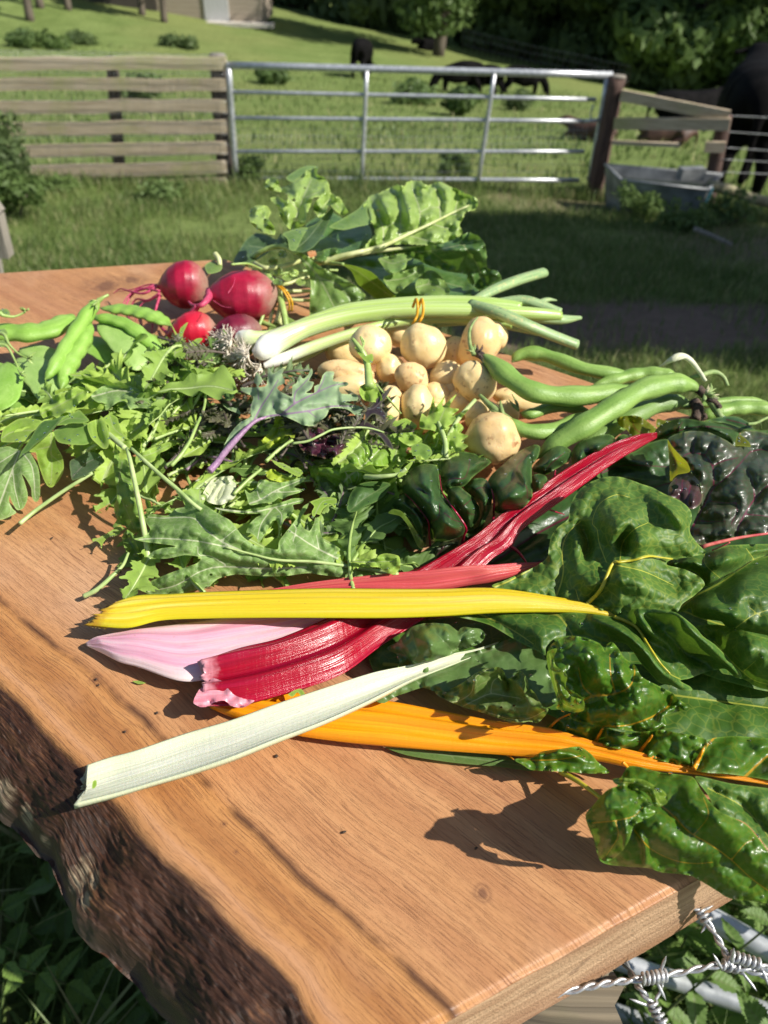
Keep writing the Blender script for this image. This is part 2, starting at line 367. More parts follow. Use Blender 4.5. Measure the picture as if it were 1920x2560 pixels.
def make_tree(name, label, cat, loc, H, R, lo, mat, n=7000, size=.22, seed=1, group=None, limbs=5):
    r = random.Random(seed); root = thing(name, label, cat, loc, group)
    bl = []
    for i in range(16):
        a = r.uniform(0, 6.28); q = r.uniform(.1, .8)*R; zz = lo+(H-lo)*r.uniform(.08, .92)
        q *= (1-.5*abs((zz-lo)/(H-lo)-.4)); bl.append((q*math.cos(a), q*math.sin(a), zz, R*r.uniform(.28, .5)))
    v, f, uv = crown(bl, n, size, seed); mesh('crown', v+np.array(loc), f, mat, root, uv=uv, smooth=False)
    m = MB(); L = np.array(loc)
    m.tube(cr([(0, 0, -.3), (.05*R, 0, H*.25), (0, .04*R, H*.5), (.03, 0, H*.75)], 10)+L, [H*.035, H*.027, H*.018, H*.006], 10)
    for i in range(limbs):
        a = r.uniform(0, 6.28); z0 = r.uniform(.25, .6)*H; q = R*.7
        m.tube(cr([(0, 0, z0), (q*.4*math.cos(a), q*.4*math.sin(a), z0+H*.1), (q*math.cos(a), q*math.sin(a), z0+H*.2)], 8)+L, [H*.014, H*.009, H*.003], 7)
    m.build('trunk', bark, root); return root
def gp(px, Y, dz=0):
    x = rays(px, 200)[0]/rays(px, 200)[1]*Y; return (float(x), float(Y), float(G(x, Y))+dz)
oak = make_tree('oak_tree', 'spreading oak with a short dark trunk standing alone in front of the wood', 'tree', gp(1090, 44), 9, 4.3, 1.7, fol[1], 9000, .2, 3)
protos = [make_tree('woodland_tree', '', 'tree', gp(1180, 58), 13, 4.8, .2, fol[0], 9000, .42, 5), make_tree('woodland_tree', '', 'tree', gp(1330, 55), 10, 4.0, .2, fol[1], 8000, .38, 6), make_tree('woodland_tree', '', 'tree', gp(1850, 50), 11, 4.2, .1, fol[2], 9000, .38, 8)]
wood = [(660, 63, 0), (740, 60, 0), (820, 61, 1), (890, 57, 0), (975, 58, 0), (1050, 60, 0), (1120, 56, 1), (1180, 54, 0), (1270, 54, 1), (1330, 52.5, 0), (1420, 52, 0), (1500, 50, 1), (1560, 48, 0), (1640, 50, 0), (1700, 46, 1), (1770, 50, 0), (1850, 46, 2), (1960, 52, 2), (2080, 60, 0), (570, 66, 0), (1250, 66, 2), (1450, 64, 2), (1650, 62, 2)]
first = set()
TL = ['far left one behind the shed', 'second one behind the shed', 'third one, right of the shed', 'between the shed and the lone oak', 'just left of the lone oak', 'directly behind the lone oak crown', 'just right of the lone oak', 'second right of the lone oak', 'above the middle of the metal gate', 'above the gate brace on the right', 'above the grazing cattle', 'above the latch end of the gate', 'right above the brown gate post', 'above the top of the short rail fence', 'middle of the part above the trough', 'above the lying black cow', 'rightmost tall one in full view', 'cut by the right edge of the picture', 'beyond the right edge of the picture', 'farthest left of all', 'second row above the gate', 'second row above the gate post', 'second row above the short fence']
sides = {0: 'dark green tree', 1: 'mid green tree', 2: 'pale green tree'}
spots = {0: 'behind the far left end of the wood', 1: 'above the gate', 2: 'deep in the wood'}
for i, (px, Y, k) in enumerate(wood):
    o = protos[k] if k not in first else copy_tree(protos[k]); first.add(k)
    o.location = gp(px, Y, -.3); o.rotation_euler = (0, 0, rnd.uniform(0, 6.28)); s = rnd.uniform(.85, 1.2); o.scale = (s, s, s)
    tag(o, sides[k]+' of the wood edge, '+TL[i], 'tree', 'trees along the far edge of the field')
for i, (x, y, H, R, lo) in enumerate([(6.0, 3.9, 5.4, 1.95, 2.0), (7.6, 3.2, 6.0, 2.1, 2.5), (5.2, 4.5, 4.2, 1.5, 2.2), (6.6, 4.9, 5.4, 1.5, 2.4), (8.6, 4.6, 6.4, 1.7, 2.8), (4.3, 3.7, 4.0, 1.1, 2.3)]):
    make_tree('shade_tree', 'leafy tree right of the gateway, outside the picture, shading the grass', 'tree', (x, y, float(G(x, y))), H, R, lo, fol[0], 4200, .14, 20+i, 'trees shading the gateway', 3)
# young trees by the shed
for i, (px, py, Y, h) in enumerate([(75, 52, 38, 5.5), (100, 20, 44, 5.5), (355, 38, 40, 5.), (410, 55, 36, 5.), (170, 25, 46, 5)]):
    p = ground_at(px, py)
    make_tree('young_tree', ['thin young tree left of the shed, nearest the left edge', 'slim young tree behind the nearest one at the left edge', 'slim young tree in front of the dark lean-to', 'slim young tree just left of the shed wall', 'thin young tree beside the dark lean-to'][i], 'tree', tuple(p), h, 1.4, 2.6, fol[2], 1500, .14, 40+i, 'young trees near the shed', 3)
# ---- weeds and shrubs in the field
def make_bush(name, label, cat, loc, R, H, mat, n, size, seed, group=None, stem=True):
    root = thing(name, label, cat, loc, group); r = random.Random(seed)
    bl = [(r.uniform(-.6, .6)*R, r.uniform(-.5, .5)*R, H*r.uniform(.25, .75), R*r.uniform(.35, .55)) for _ in range(8)]
    v, f, uv = crown(bl, n, size, seed); v[:, 2] = np.maximum(v[:, 2], -.02); mesh('foliage', v+np.array(loc), f, mat, root, uv=uv, smooth=False)
    m = MB()
    for i in range(5):
        b = bl[i]; m.tube(cr([(b[0]*.2, b[1]*.2, -.05), (b[0]*.6, b[1]*.6, b[2]*.5), (b[0], b[1], b[2])], 6)+np.array(loc), [R*.03, R*.015], 6)
    m.build('stem', bark, root); return root
for i, (px, py, R, H, lab) in enumerate([(1040, 262, .7, .45, 'dark weed clump behind the middle of the metal gate'), (1150, 290, .45, .6, 'small dark weed clump behind the gate, under the cattle'), (450, 118, .8, .26, 'rough weed clump in the field above the fence corner'), (130, 120, .8, .28, 'wide weed clump above the left part of the fence'), (210, 110, .7, .22, 'low weed clump right of the widest one in the upper left'), (60, 118, .7, .45, 'dark weed clump at the upper left edge of the field'), (355, 245, .5, .45, 'small thistle clump behind the plank fence top'), (680, 210, .55, .4, 'low weeds behind the left part of the gate'), (1290, 275, .4, .35, 'low weeds right of the gate middle')]):
    make_bush('weed_clump', lab, 'weeds', tuple(ground_at(px, py)), R, H, fol[i % 2+(i % 3 == 0)], 900, .09 if R > .4 else .05, 60+i, 'weed clumps in the field')
make_bush('hedge_shrub', 'leafy shrub hiding the left end of the plank fence', 'shrub', (-3.4, 6.8, float(G(-3.4, 6.8))), .42, .9, fol[0], 2800, .032, 81)
make_bush('hedge_shrub', 'low yellow green shrub in front of the left end of the plank fence', 'shrub', (-3.05, 6.2, float(G(-3.05, 6.2))), .35, .4, fol[2], 1600, .03, 82)
for i, (px, py, R, H, lab) in enumerate([(150, 480, .25, .12, 'leafy weeds at the foot of the plank fence, left'), (400, 505, .26, .14, 'leafy weeds at the foot of the plank fence, right'), (620, 470, .22, .35, 'nettle clump at the hinge end of the metal gate'), (1130, 455, .2, .35, 'nettle clump under the bottom rail of the gate'), (1590, 545, .25, .3, 'nettle clump in front of the water trough'), (1800, 560, .35, .25, 'nettle clump right of the water trough'), (1700, 575, .3, .15, 'low weeds below the water trough')]):
    make_bush('nettle_clump', lab, 'nettles', tuple(ground_at(px, py)), R, H, fol[1 if i % 2 else 2], 700, .028, 90+i, 'weeds along the fence foot')
# ---- shed
def board_mat(name, c1, c2, horiz=True, freq=5.0):
    n = NT(name); o = n.obj(); s = n.sep(o)
    fr = n.ma('FRACT', n.ma('MULTIPLY', s[2] if horiz else s[0], freq)); gap = n.ramp(fr, [(.0, 0.), (.08, 1.)])
    c = n.mix(n.noise(n.map(o, (1, 1, 8) if horiz else (8, 8, 1)), 2, 4, .6), c1, c2); c = n.mix(gap, (.03, .025, .02), c)
    return n.done(n.bsdf(c, .85, n.bump(gap, .6, .02)))
def build_shed():
    L = gp(540, 43); L = (L[0], L[1], L[2]-.1); root = thing('timber_shed', 'pale weathered timber shed with a grey door and dark lean-to on the hill', 'shed', L); L = np.array(L)
    wm = board_mat('shed_boards', (.3, .24, .18), (.45, .38, .3)); dm = board_mat('shed_dark_boards', (.05, .042, .035), (.09, .075, .06), False)
    dr = board_mat('shed_door_boards', (.42, .42, .42), (.6, .6, .6), False); rf = plain('shed_roof', (.12, .12, .12), (.2, .19, .18), 3, .8)
    W = 4.9
    MB().box(L+(0, 2, 1.3), (W, 4, 2.6)).build('wall', wm, root, False)
    MB().box(L+(.1, -.35, .04), (W+1.0, .7, .16)).build('stone_base', plain('stone', (.4, .36, .3), (.6, .56, .5), 3, .9), root, False)
    MB().box(L+(.35, -.03, 1.05), (1.15, .08, 2.0)).build('door', dr, root, False)
    fr = MB().box(L+(-1.25, -.03, 1.55), (.7, .08, .6)).build('window', plain('window_frame', (.5, .5, .5), (.6, .6, .6)), root, False)
    MB().box(L+(-1.25, -.08, 1.55), (.58, .03, .48)).build('pane', plain('window_pane', (.3, .4, .5), (.4, .5, .6), rough=.1), fr, False)
    m = MB(); m.add([L+q for q in [(-W/2-.2, -.3, 2.6), (W/2+.2, -.3, 2.6), (W/2+.2, 2, 3.8), (-W/2-.2, 2, 3.8), (-W/2-.2, 4.3, 2.6), (W/2+.2, 4.3, 2.6)]], [(0, 1, 2, 3), (3, 2, 5, 4)]); r_ = m.build('roof', rf, root, False)
    md = r_.modifiers.new('Solidify', 'SOLIDIFY'); md.thickness = .1
    MB().box(L+(-W/2-2.6, 1.2, 1.0), (5.1, 2.6, 2.2)).build('lean_to', dm, root, False)
build_shed()
# ---- fence materials
rail_m = NT('rail_wood'); _o = rail_m.obj(); _n = rail_m.noise(rail_m.map(_o, (1.2, 6, 14)), 3, 5, .65)
_c = rail_m.mix(rail_m.ramp(_n, [(.3, 0.), (.7, 1.)]), (.44, .34, .22), (.72, .59, .42))
_c = rail_m.mix(rail_m.ramp(rail_m.noise(_o, 2.2, 3), [(.5, 0.), (.68, .7)]), _c, (.42, .42, .16))
rail_m = rail_m.done(rail_m.bsdf(_c, .85, rail_m.bump(_n, .6, .004)))
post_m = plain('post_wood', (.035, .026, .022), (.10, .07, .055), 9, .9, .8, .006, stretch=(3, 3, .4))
brown_m = plain('brown_post_wood', (.06, .035, .028), (.14, .085, .065), 9, .9, .8, .006, stretch=(3, 3, .4))
grey_m = plain('grey_wood', (.16, .14, .11), (.34, .31, .26), 14, .9, .9, .006, stretch=(4, 4, .3))
galv = plain('galvanised_steel', (.42, .44, .46), (.66, .68, .70), 30, .42, .15, .001, metal=.55, spec=.6)
wire_m = plain('galvanised_wire', (.3, .31, .32), (.55, .56, .57), 200, .4, .3, .0005, metal=.7)
GY = 8.2
def fence_left():
    root = thing('plank_fence', 'weathered seven rail timber fence with pale horizontal planks left of the gate', 'fence', tuple(Q(280, 470, GY)))
    for i, (ya, yb, hh) in enumerate([(160, 158, 25), (213, 213, 25), (268, 264, 26), (327, 316, 28), (382, 368, 28), (434, 416, 28), (478, 458, 24)]):
        a = Q(-120, ya-1, GY); b = Q(566, yb, GY); mid = (a+b)/2
        m = MB(); h = hh/235*.98
        # slightly sagging plank in several lengths
        pts = np.linspace(a, b, 9); pts[1:-1, 2] += rs.uniform(-.012, .012, 7)
        for k in range(8): pass
        v = []; 
        for k, p in enumerate(pts):
            dz = rs.uniform(-.005, .005)
            for (dy, z) in ((-.02, -h/2), (.02, -h/2), (.02, h/2), (-.02, h/2)): v.append(p+np.array([0, dy, z+dz]))
        f = gridf(9, 4, True).tolist()+[(0, 1, 2, 3), (35, 34, 33, 32)]
        m.add(v, f); m.build('rail', rail_m, root, False)
    for px0, px1, yt, w_ in ((280, 303, 143, .12), (-60, -30, 143, .12)):
        a = Q(px0, yt, GY+.1); b = Q(px1, 482, GY+.1); m = MB(); m.tube(np.linspace(a, b, 6), [w_/2, w_/2*1.05], 12); m.build('post', post_m, root)
    # stock netting in front
    a0 = Q(-120, 122, GY-.05); b0 = Q(566, 137, GY-.05); a1 = Q(-120, 492, GY-.05); b1 = Q(572, 470, GY-.05)
    m = MB()
    for k in range(13):
        t = (k/12)**.8; A = a0+(a1-a0)*t; B = b0+(b1-b0)*t; pts = np.linspace(A, B, 30); pts[1:-1, 2] += rs.uniform(-.008, .008, 28)
        m.tube(pts, .0016, 4)
    for k in range(72):
        t = k/71; A = a0+(b0-a0)*t; B = a1+(b1-a1)*t; pts = np.linspace(A, B, 8); pts[1:-1, 0] += rs.uniform(-.006, .006, 6); m.tube(pts, .0013, 4)
    m.build('wire_netting', wire_m, root)
fence_left()
def post(name, label, a, b, ra, rb, mat, cat='post', cut=True):
    root = thing(name, label, cat, tuple(b)); m = MB(); p = np.linspace(a, b, 14); v, f, uv = tubegeo(p, [ra, rb], 20, upv=(0, 1, 0))
    v = v+np.stack([vn(v, 9), vn(v+7, 9), 0*v[:, 0]], -1)*ra*.12
    m.add(v, f, uv).build('shaft', mat, root)
    t = MB(); d = a-b; d = d/np.linalg.norm(d); t.tube([a-d*.004, a+d*.012], [ra*1.01, ra*.9], 20, upv=(0, 1, 0)); t.build('top', grey_m, root)
    return root
post('gate_post', 'dark square-cut gate post at the hinge end, against the plank fence', Q(543, 138, GY+.1), Q(566, 480, GY+.1), .075, .08, post_m)
post('gate_post', 'stout brown gate post at the latch end of the metal gate', Q(1545, 192, GY-.02), Q(1480, 510, GY-.02), .078, .085, brown_m)
def gate():
    root = thing('field_gate', 'galvanised five bar metal field gate between two wooden posts', 'gate', tuple(Q(1000, 460, GY)))
    def T(name, a, b, r, Y0=GY, Y1=GY): m = MB(); m.tube(np.linspace(Q(a[0], a[1], Y0), Q(b[0], b[1], Y1), 6), r, 14); return m.build(name, galv, root)
    T('stile', (571, 157), (590, 448), .028); T('stile', (1518, 192), (1472, 455), .022)
    T('rail', (566, 163), (1530, 188), .031)
    T('rail', (576, 230), (1490, 249), .018); T('rail', (580, 295), (1472, 303), .018); T('rail', (584, 379), (1460, 379), .018); T('rail', (588, 446), (1448, 451), .021)
    T('brace', (917, 176), (904, 452), .02, GY-.012, GY-.012); T('brace', (1236, 184), (1196, 452), .02, GY-.012, GY-.012)
    m = MB(); m.tube(cr([Q(1478, 303, GY-.03), Q(1476, 285, GY-.03), Q(1483, 262, GY-.03)], 8), .008, 6); m.bar(Q(1462, 303, GY-.04), Q(1500, 300, GY-.04), .02, .03); m.build('latch', galv, root)
    m = MB()
    for yy0, yy1 in ((322, 326), (340, 343), (357, 360), (395, 397), (410, 412), (428, 430)): m.tube(np.linspace(Q(580, yy0, GY+.03), Q(1465, yy1, GY+.03), 20)+np.stack([np.zeros(20), np.zeros(20), rs.uniform(-.004, .004, 20)], -1), .0018, 4)
    for k in range(80): a = 584+k*11.2; m.tube([Q(a, 306, GY+.03), Q(a-(a-580)*.014, 448, GY+.03)], .0012, 4)
    m.build('wire_netting', wire_m, root)
gate()
def fence_right():
    root = thing('rail_fence', 'short three rail timber fence above the trough, right of the gate', 'fence', tuple(Q(1760, 500, 7.7)))
    def R(a, b, ya, yb, h): m = MB(); m.bar(Q(*a, ya), Q(*b, yb), .04, h); m.build('rail', rail_m, root, False)
    R((1552, 238), (1822, 291), GY-.1, 7.75, .095); R((1535, 309), (1824, 311), GY-.1, 7.72, .1); R((1530, 356), (1700, 363), GY-.1, 7.9, .035); R((1762, 367), (1812, 368), 7.74, 7.70, .09)
    m = MB(); m.tube(np.linspace(Q(1812, 288, 7.82), Q(1768, 505, 7.82), 10), [.065, .07], 14); m.build('post', brown_m, root)
    m = MB()
    for y0, y1 in ((288, 300), (328, 345), (368, 385), (398, 412), (430, 440)): m.tube(np.linspace(Q(1800, y0, 7.75), Q(2050, y1, 8.3), 10), .0025, 4)
    m.build('wire', wire_m, root)
fence_right()
def trough():
    A = Q(1512, 436, 7.75); L = ground_at(1640, 540); root = thing('water_trough', 'grey galvanised water trough with a float box under the rail fence', 'trough', tuple(L))
    # rim corners (front left, front right, back right, back left) and bottom
    fl, fr_, br, bl = Q(1552, 455, 7.35), Q(1772, 470, 7.15), Q(1800, 452, 7.65), Q(1507, 440, 7.85)
    fl[2] = fr_[2] = br[2] = bl[2] = z = (fl[2]+fr_[2])/2; zb = z-.40
    top = [fl, fr_, br, bl]; cen = sum(top)/4
    bot = [cen+(p-cen)*np.array([.84, .84, 1]) for p in top]; bot = [np.array([p[0], p[1], zb]) for p in bot]
    inn = [cen+(p-cen)*np.array([.93, .93, 1]) for p in top]; inb = [np.array([p[0], p[1], zb+.05]) for p in [cen+(p-cen)*.8 for p in top]]
    v = top+bot+inn+inb; f = []
    for i in range(4): j = (i+1) % 4; f += [(i, j, 4+j, 4+i), (i, 8+i, 8+j, j), (8+i, 12+i, 12+j, 8+j)]
    f += [(12, 13, 14, 15), (7, 6, 5, 4)]
    tm = plain('trough_zinc', (.15, .16, .165), (.36, .37, .37), 5, .5, .2, .004, metal=.35)
    MB().add(v, f).build('tank', tm, root, False)
    w_ = [cen+(p-cen)*np.array([.9, .9, 1])+np.array([0, 0, -.09]) for p in top]
    MB().add(w_, [(0, 1, 2, 3)]).build('water', plain('trough_water', (.02, .03, .025), (.03, .04, .03), rough=.05, bump=.1), root, False)
    r = MB()
    for i in range(4): r.tube([top[i], top[(i+1) % 4]], .014, 8)
    r.build('rim', tm, root)
    c = (br*.75+bl*.25)*.6+(fr_*.75+fl*.25)*.4; MB().box(c+(0, 0, .04), (.24, .10, .10), np.array([[.96, -.25, 0], [.25, .96, 0], [0, 0, 1]])).build('float_box', tm, root, False)
    o = MB(); o.tube(cr([fr_+(.02, -.03, .03), fr_+(-.02, -.05, -.15), bot[1]+(.03, -.05, .02)], 10), .011, 8); o = o.build('water_pipe', plain('blue_pipe', (.02, .15, .2), (.03, .2, .25), rough=.4), root)
trough()
m = MB(); m.tube(cr([Q(1770, 462, 7.3), Q(1830, 478, 7.3), Q(1880, 497, 7.3), Q(1990, 520, 7.4)], 14), [.05, .045, .05], 12); tag(m.build('fallen_log', plain('log_bark', (.2, .18, .1), (.4, .36, .22), 12, .9, .8, .01), origin=tuple(Q(1850, 500, 7.3))), 'long mossy log lying behind and right of the trough', 'log')
m = MB(); m.tube(cr([Q(1735, 572, 6.2), Q(1780, 590, 6.1), Q(1830, 612, 6.0)], 8), [.02, .015], 8); tag(m.build('stick', grey_m, origin=tuple(Q(1780, 590, 6.1))), 'dead stick lying on bare soil below the trough', 'stick')
# grey timber thing at the left edge
root = thing('timber_trestle', 'grey timber trestle leg and rail at the left edge', 'trestle', tuple(ground_at(-30, 800)))
m = MB(); m.bar(Q(-85, 430, 2.6), Q(-8, 535, 2.6), .05, .045); m.build('rail', grey_m, root, False)
m = MB(); m.bar(Q(-10, 535, 2.6), Q(16, 640, 2.6), .05, .035); m.build('brace', grey_m, root, False)
m = MB(); m.bar(Q(-45, 540, 2.65), Q(-18, 690, 2.65), .05, .06); m.build('leg', grey_m, root, False)
# ridge fence
def ridge():
    root = thing('ridge_fence', 'fine wire and batten fence along the crest below the wood', 'fence', gp(1300, 48))
    p = [gp(x, 49-(x-1150)*.012) for x in range(1150, 1580, 14)]; m = MB()
    for a in p: m.tube([np.array(a)-(0, 0, .1), np.array(a)+(0, 0, 1.0)], .025, 5)
    m.build('batten', post_m, root); m = MB()
    for k in (.3, .65, .98): m.tube(np.array(p)+(0, 0, k), .012, 4)
    m.build('wire', wire_m, root)
ridge()
# ---- cattle : one skinned body each
cow_m = plain('black_hide', (.004, .004, .004), (.010, .009, .009), 5, .85, .3, .01, spec=.06)
cowb_m = plain('brown_hide', (.05, .022, .014), (.10, .05, .03), 4, .6, .3, .01)
def cow_mesh(name, pose):
    # x forward, z up, adult 1.35 m at the shoulder
    V = []; E = []; R = []
    def a(p, r, par=None):
        V.append(p); R.append(r); 
        if par is not None: E.append((par, len(V)-1))
        return len(V)-1
    lie = pose == 'lie'; dz = -.62 if lie else 0
    pel = a((-.62, 0, 1.08+dz), (.30, .33)); b1 = a((-.2, 0, .93+dz), (.40, .44), pel); b2 = a((.25, 0, .90+dz), (.40, .44), b1); sh = a((.6, 0, 1.02+dz), (.3, .38), b2)
    rump = a((-.86, 0, 1.12+dz), (.2, .2), pel); tl = a((-.98, 0, 1.0+dz), (.05, .05), rump); t2 = a((-1.02, 0, .65+dz*.9), (.025, .025), tl); a((-1.0, 0, .38+dz*.5), (.05, .05), t2)
    if pose == 'graze': n1 = a((.92, 0, .85), (.18, .2), sh); n2 = a((1.12, 0, .5), (.16, .18), n1); h = a((1.2, 0, .28), (.12, .12), n2); mz = a((1.26, 0, .05), (.08, .08), h)
    else: n1 = a((.88, 0, 1.14+dz), (.2, .24), sh); n2 = a((1.06, 0, 1.22+dz), (.17, .2), n1); h = a((1.22, 0, 1.22+dz), (.14, .15), n2); mz = a((1.46, 0, 1.08+dz), (.1, .1), h)
    for s in (-1, 1):
        e = a((V[h][0]-.06, s*.16, V[h][2]+.06), (.035, .03), h); a((V[h][0]-.1, s*.3, V[h][2]+.03), (.04, .02), e)
        if lie:
            k = a((.75, s*.26, .25), (.1, .1), sh); k2 = a((1.05, s*.2, .1), (.06, .06), k); a((.8, s*.22, .06), (.05, .05), k2)
            k = a((-.45, s*.36, .25), (.17, .17), pel); k2 = a((-.1, s*.45, .12), (.08, .08), k); a((-.4, s*.5, .06), (.05, .05), k2)
        else:
            k = a((.6, s*.17, .72), (.12, .13), sh); k2 = a((.62, s*.17, .42), (.065, .065), k); k3 = a((.6, s*.17, .14), (.045, .045), k2); a((.64, s*.17, .03), (.06, .06), k3)
            k = a((-.55, s*.2, .75), (.16, .18), pel); k2 = a((-.78, s*.2, .48), (.075, .08), k); k3 = a((-.7, s*.2, .15), (.045, .045), k2); a((-.66, s*.2, .03), (.06, .06), k3)
    if not lie: a((-.3, 0, .66), (.16, .16), b1)
    me = bpy.data.meshes.new(name); me.from_pydata(V, E, []); o = bpy.data.objects.new(name, me); C.objects.link(o)
    md = o.modifiers.new('Skin', 'SKIN'); md.use_smooth_shade = True
    for i, r in enumerate(R): sv = me.skin_vertices[0].data[i]; sv.radius = r; sv.use_root = (i == 0)
    sb = o.modifiers.new('Subdivision', 'SUBSURF'); sb.levels = 2; sb.render_levels = 2
    dg = bpy.context.evaluated_depsgraph_get(); m2 = bpy.data.meshes.new_from_object(o.evaluated_get(dg)); bpy.data.objects.remove(o)
    m2.name = name; return m2
CM = {p: cow_mesh('cow', p) for p in ('stand', 'graze', 'lie')}
def cow(pose, mat, loc, rz, s, label, group='cattle grazing in the field', name='cow'):
    me = CM[pose].copy(); me.materials.clear(); me.materials.append(mat); o = bpy.data.objects.new(name, me); C.objects.link(o)
    o.location = loc; o.rotation_euler = (0, 0, rz); o.scale = (s, s, s); return tag(o, label, 'cow', group)
R_ = math.radians
cow('graze', cow_m, tuple(ground_at(905, 195)), R_(80), .95, 'black cow seen end on above the left half of the gate')
cow('graze', cow_m, tuple(ground_at(1148, 232)-(0, 0, .15)), R_(190), .8, 'black cow grazing leftmost of the three behind the gate')
cow('graze', cow_m, tuple(ground_at(1216, 236)-(0, 0, .15)), R_(125), .78, 'black cow overlapping its neighbour, middle of three behind the gate')
cow('graze', cow_m, tuple(ground_at(1302, 236)-(0, 0, .15)), R_(5), .78, 'black cow grazing rightmost of the three behind the gate')
cow('lie', cow_m, tuple(ground_at(1080, 128)), R_(200), .8, 'dark cow lying under the lone oak')
cow('stand', cow_m, (3.78, 9.15, float(G(3.78, 9.15))-.05), R_(72), 1.0, 'big black cow standing close behind the wire fence at the right edge')
cow('lie', cow_m, tuple(ground_at(1700, 300)), R_(15), .8, 'black cow lying behind the top rails of the short fence')
cow('lie', cowb_m, tuple(ground_at(1665, 362)), R_(170), .45, 'dark brown calf lying seen between the lower rails', name='calf')
cow('lie', cowb_m, tuple(ground_at(1475, 352)), R_(150), .42, 'red brown calf lying behind the latch end of the gate', name='calf')
# ================================================================== THE SLAB
gdir = np.array([.782, -.623]); ndir = np.array([.623, .782])      # along and across the grain
def woodmat():
    n = NT('oak_slab'); uv = n.uv(); s = n.sep(uv); o = n.pos(); S_, T = s[0], s[1]
    wob = n.ma('MULTIPLY', n.ma('SUBTRACT', n.noise(n.map(uv, (4, 7, 1)), 1, 5, .5), .5), .014)
    Tw = n.ma('ADD', T, wob)
    # annual ring bands
    W = n.n('CombineXYZ', {0: n.ma('MULTIPLY', S_, .35), 1: Tw}).outputs[0]
    band = n.noise(n.map(W, (2, 75, 1)), 1, 4, .62); broad = n.noise(n.map(W, (1.0, 16, 1)), 1, 3)
    pink1, pink2 = (.41, .185, .072), (.60, .32, .138); or1, or2 = (.39, .165, .05), (.60, .30, .105)
    zone = n.ramp(n.ma('ADD', T, n.ma('MULTIPLY', n.ma('SUBTRACT', n.noise(n.map(uv, (30, 8, 1)), 1, 4, .6), .5), .005)), [(.129, 0.), (.134, 1.)])
    c = n.mix(zone, n.mix(n.ramp(band, [(.3, 0.), (.7, 1.)]), or1, or2), n.mix(n.ramp(band, [(.3, 0.), (.7, 1.)]), pink1, pink2))
    c = n.mix(n.ramp(broad, [(.4, 0.), (.75, .55)]), c, n.mix(zone, (.30, .13, .05), (.34, .14, .08)))
    # big warm patches where the saw left a paler surface
    c = n.mix(n.ramp(n.noise(n.map(uv, (6, 10, 1)), 1, 3), [(.52, 0.), (.72, .5)]), c, (.66, .43, .28))
    # pores: short dark dashes
    p1 = n.noise(n.map(W, (105, 1300, 1)), 1, 2, .5, .1); p2 = n.noise(n.map(W, (300, 2400, 1)), 1, 2)
    pm = n.ramp(p1, [(.57, 0.), (.62, 1.)]); pm2 = n.ramp(p2, [(.58, 0.), (.66, 1.)])
    fleck = n.noise(n.map(W, (9, 30, 1)), 1, 2); pm = n.ma('MULTIPLY', pm, n.ramp(fleck, [(.3, .25), (.6, 1.)]))
    c = n.mix(n.ma('MULTIPLY', pm, .5), c, (.15, .055, .03)); c = n.mix(n.ma('MULTIPLY', pm2, .30), c, (.19, .075, .04))
    fb = n.noise(n.map(W, (3, 420, 1)), 1, 3, .7); c = n.mix(n.ramp(fb, [(.35, .16), (.6, 0.)]), c, (.25, .10, .05))
    # dark resin seam
    sd = n.ma('ABSOLUTE', n.ma('SUBTRACT', n.ma('ADD', T, n.ma('MULTIPLY', n.ma('SUBTRACT', n.noise(n.map(uv, (30, 8, 1)), 1, 4, .6), .5), .005)), .1315))
    br = n.ramp(n.noise(n.map(uv, (16, 2, 1)), 1, 3, .7), [(.42, 0.), (.56, 1.)])
    seam = n.ma('MULTIPLY', n.ramp(sd, [(.0003, 1.), (.0008, 0.)]), br)
    c = n.mix(n.ma('MULTIPLY', seam, .85), c, (.05, .018, .012))
    # knots and small marks
    kn = None
    for (kx, ky, r0) in KNOTS:
        d = n.n('VectorMath', {0: o, 1: (kx, ky, ZB)}, operation='DISTANCE').outputs['Value']
        q = n.ramp(n.ma('ADD', n.ma('DIVIDE', d, r0), n.ma('MULTIPLY', n.ma('SUBTRACT', n.noise(o, 90, 3), .5), .7)), [(.2, 1.), (.33, .6), (.42, .15), (.55, .5), (.8, .1), (1., 0.)])
        kn = q if kn is None else n.ma('MAXIMUM', kn, q)
    c = n.mix(n.ma('MULTIPLY', kn, .7), c, (.12, .05, .03))
    # waney edge: dark inner bark with sunlit outer patches painted paler
    bt = n.ma('ADD', T, n.ma('MULTIPLY', n.ma('SUBTRACT', n.noise(n.map(uv, (30, 90, 1)), 1, 6, .65), .5), .008))
    wane = n.ramp(bt, [(.0884, 1.), (.0900, 0.)])
    rim = n.ramp(n.ma('ABSOLUTE', n.ma('SUBTRACT', bt, .0965)), [(.0, .35), (.005, 0.)])
    c = n.mix(rim, c, (.62, .36, .22))
    bk = n.noise(n.map(W, (60, 760, 1)), 1, 8, .72, .2); bk2 = n.noise(n.map(uv, (18, 60, 1)), 1, 6, .7)
    wc = n.mix(n.ramp(bk, [(.38, 0.), (.7, 1.)]), (.016, .0065, .004), (.11, .045, .022))
    wc = n.mix(n.ramp(bk2, [(.52, 0.), (.66, .75)]), wc, n.mix(n.ramp(bk, [(.42, 0.), (.58, 1.)]), (.05, .02, .01), (.30, .14, .06)))
    pale = None
    for (kx, ky, r0) in LIT_BARKS:
        d = n.n('VectorMath', {0: o, 1: (kx, ky, ZB-.03)}, operation='DISTANCE').outputs['Value']
        q = n.ramp(n.ma('ADD', n.ma('DIVIDE', d, r0), n.ma('MULTIPLY', n.ma('SUBTRACT', n.noise(n.map(uv, (40, 70, 1)), 1, 5, .65), .5), 1.4)), [(.45, 1.), (.75, 0.)])
        pale = q if pale is None else n.ma('MAXIMUM', pale, q)
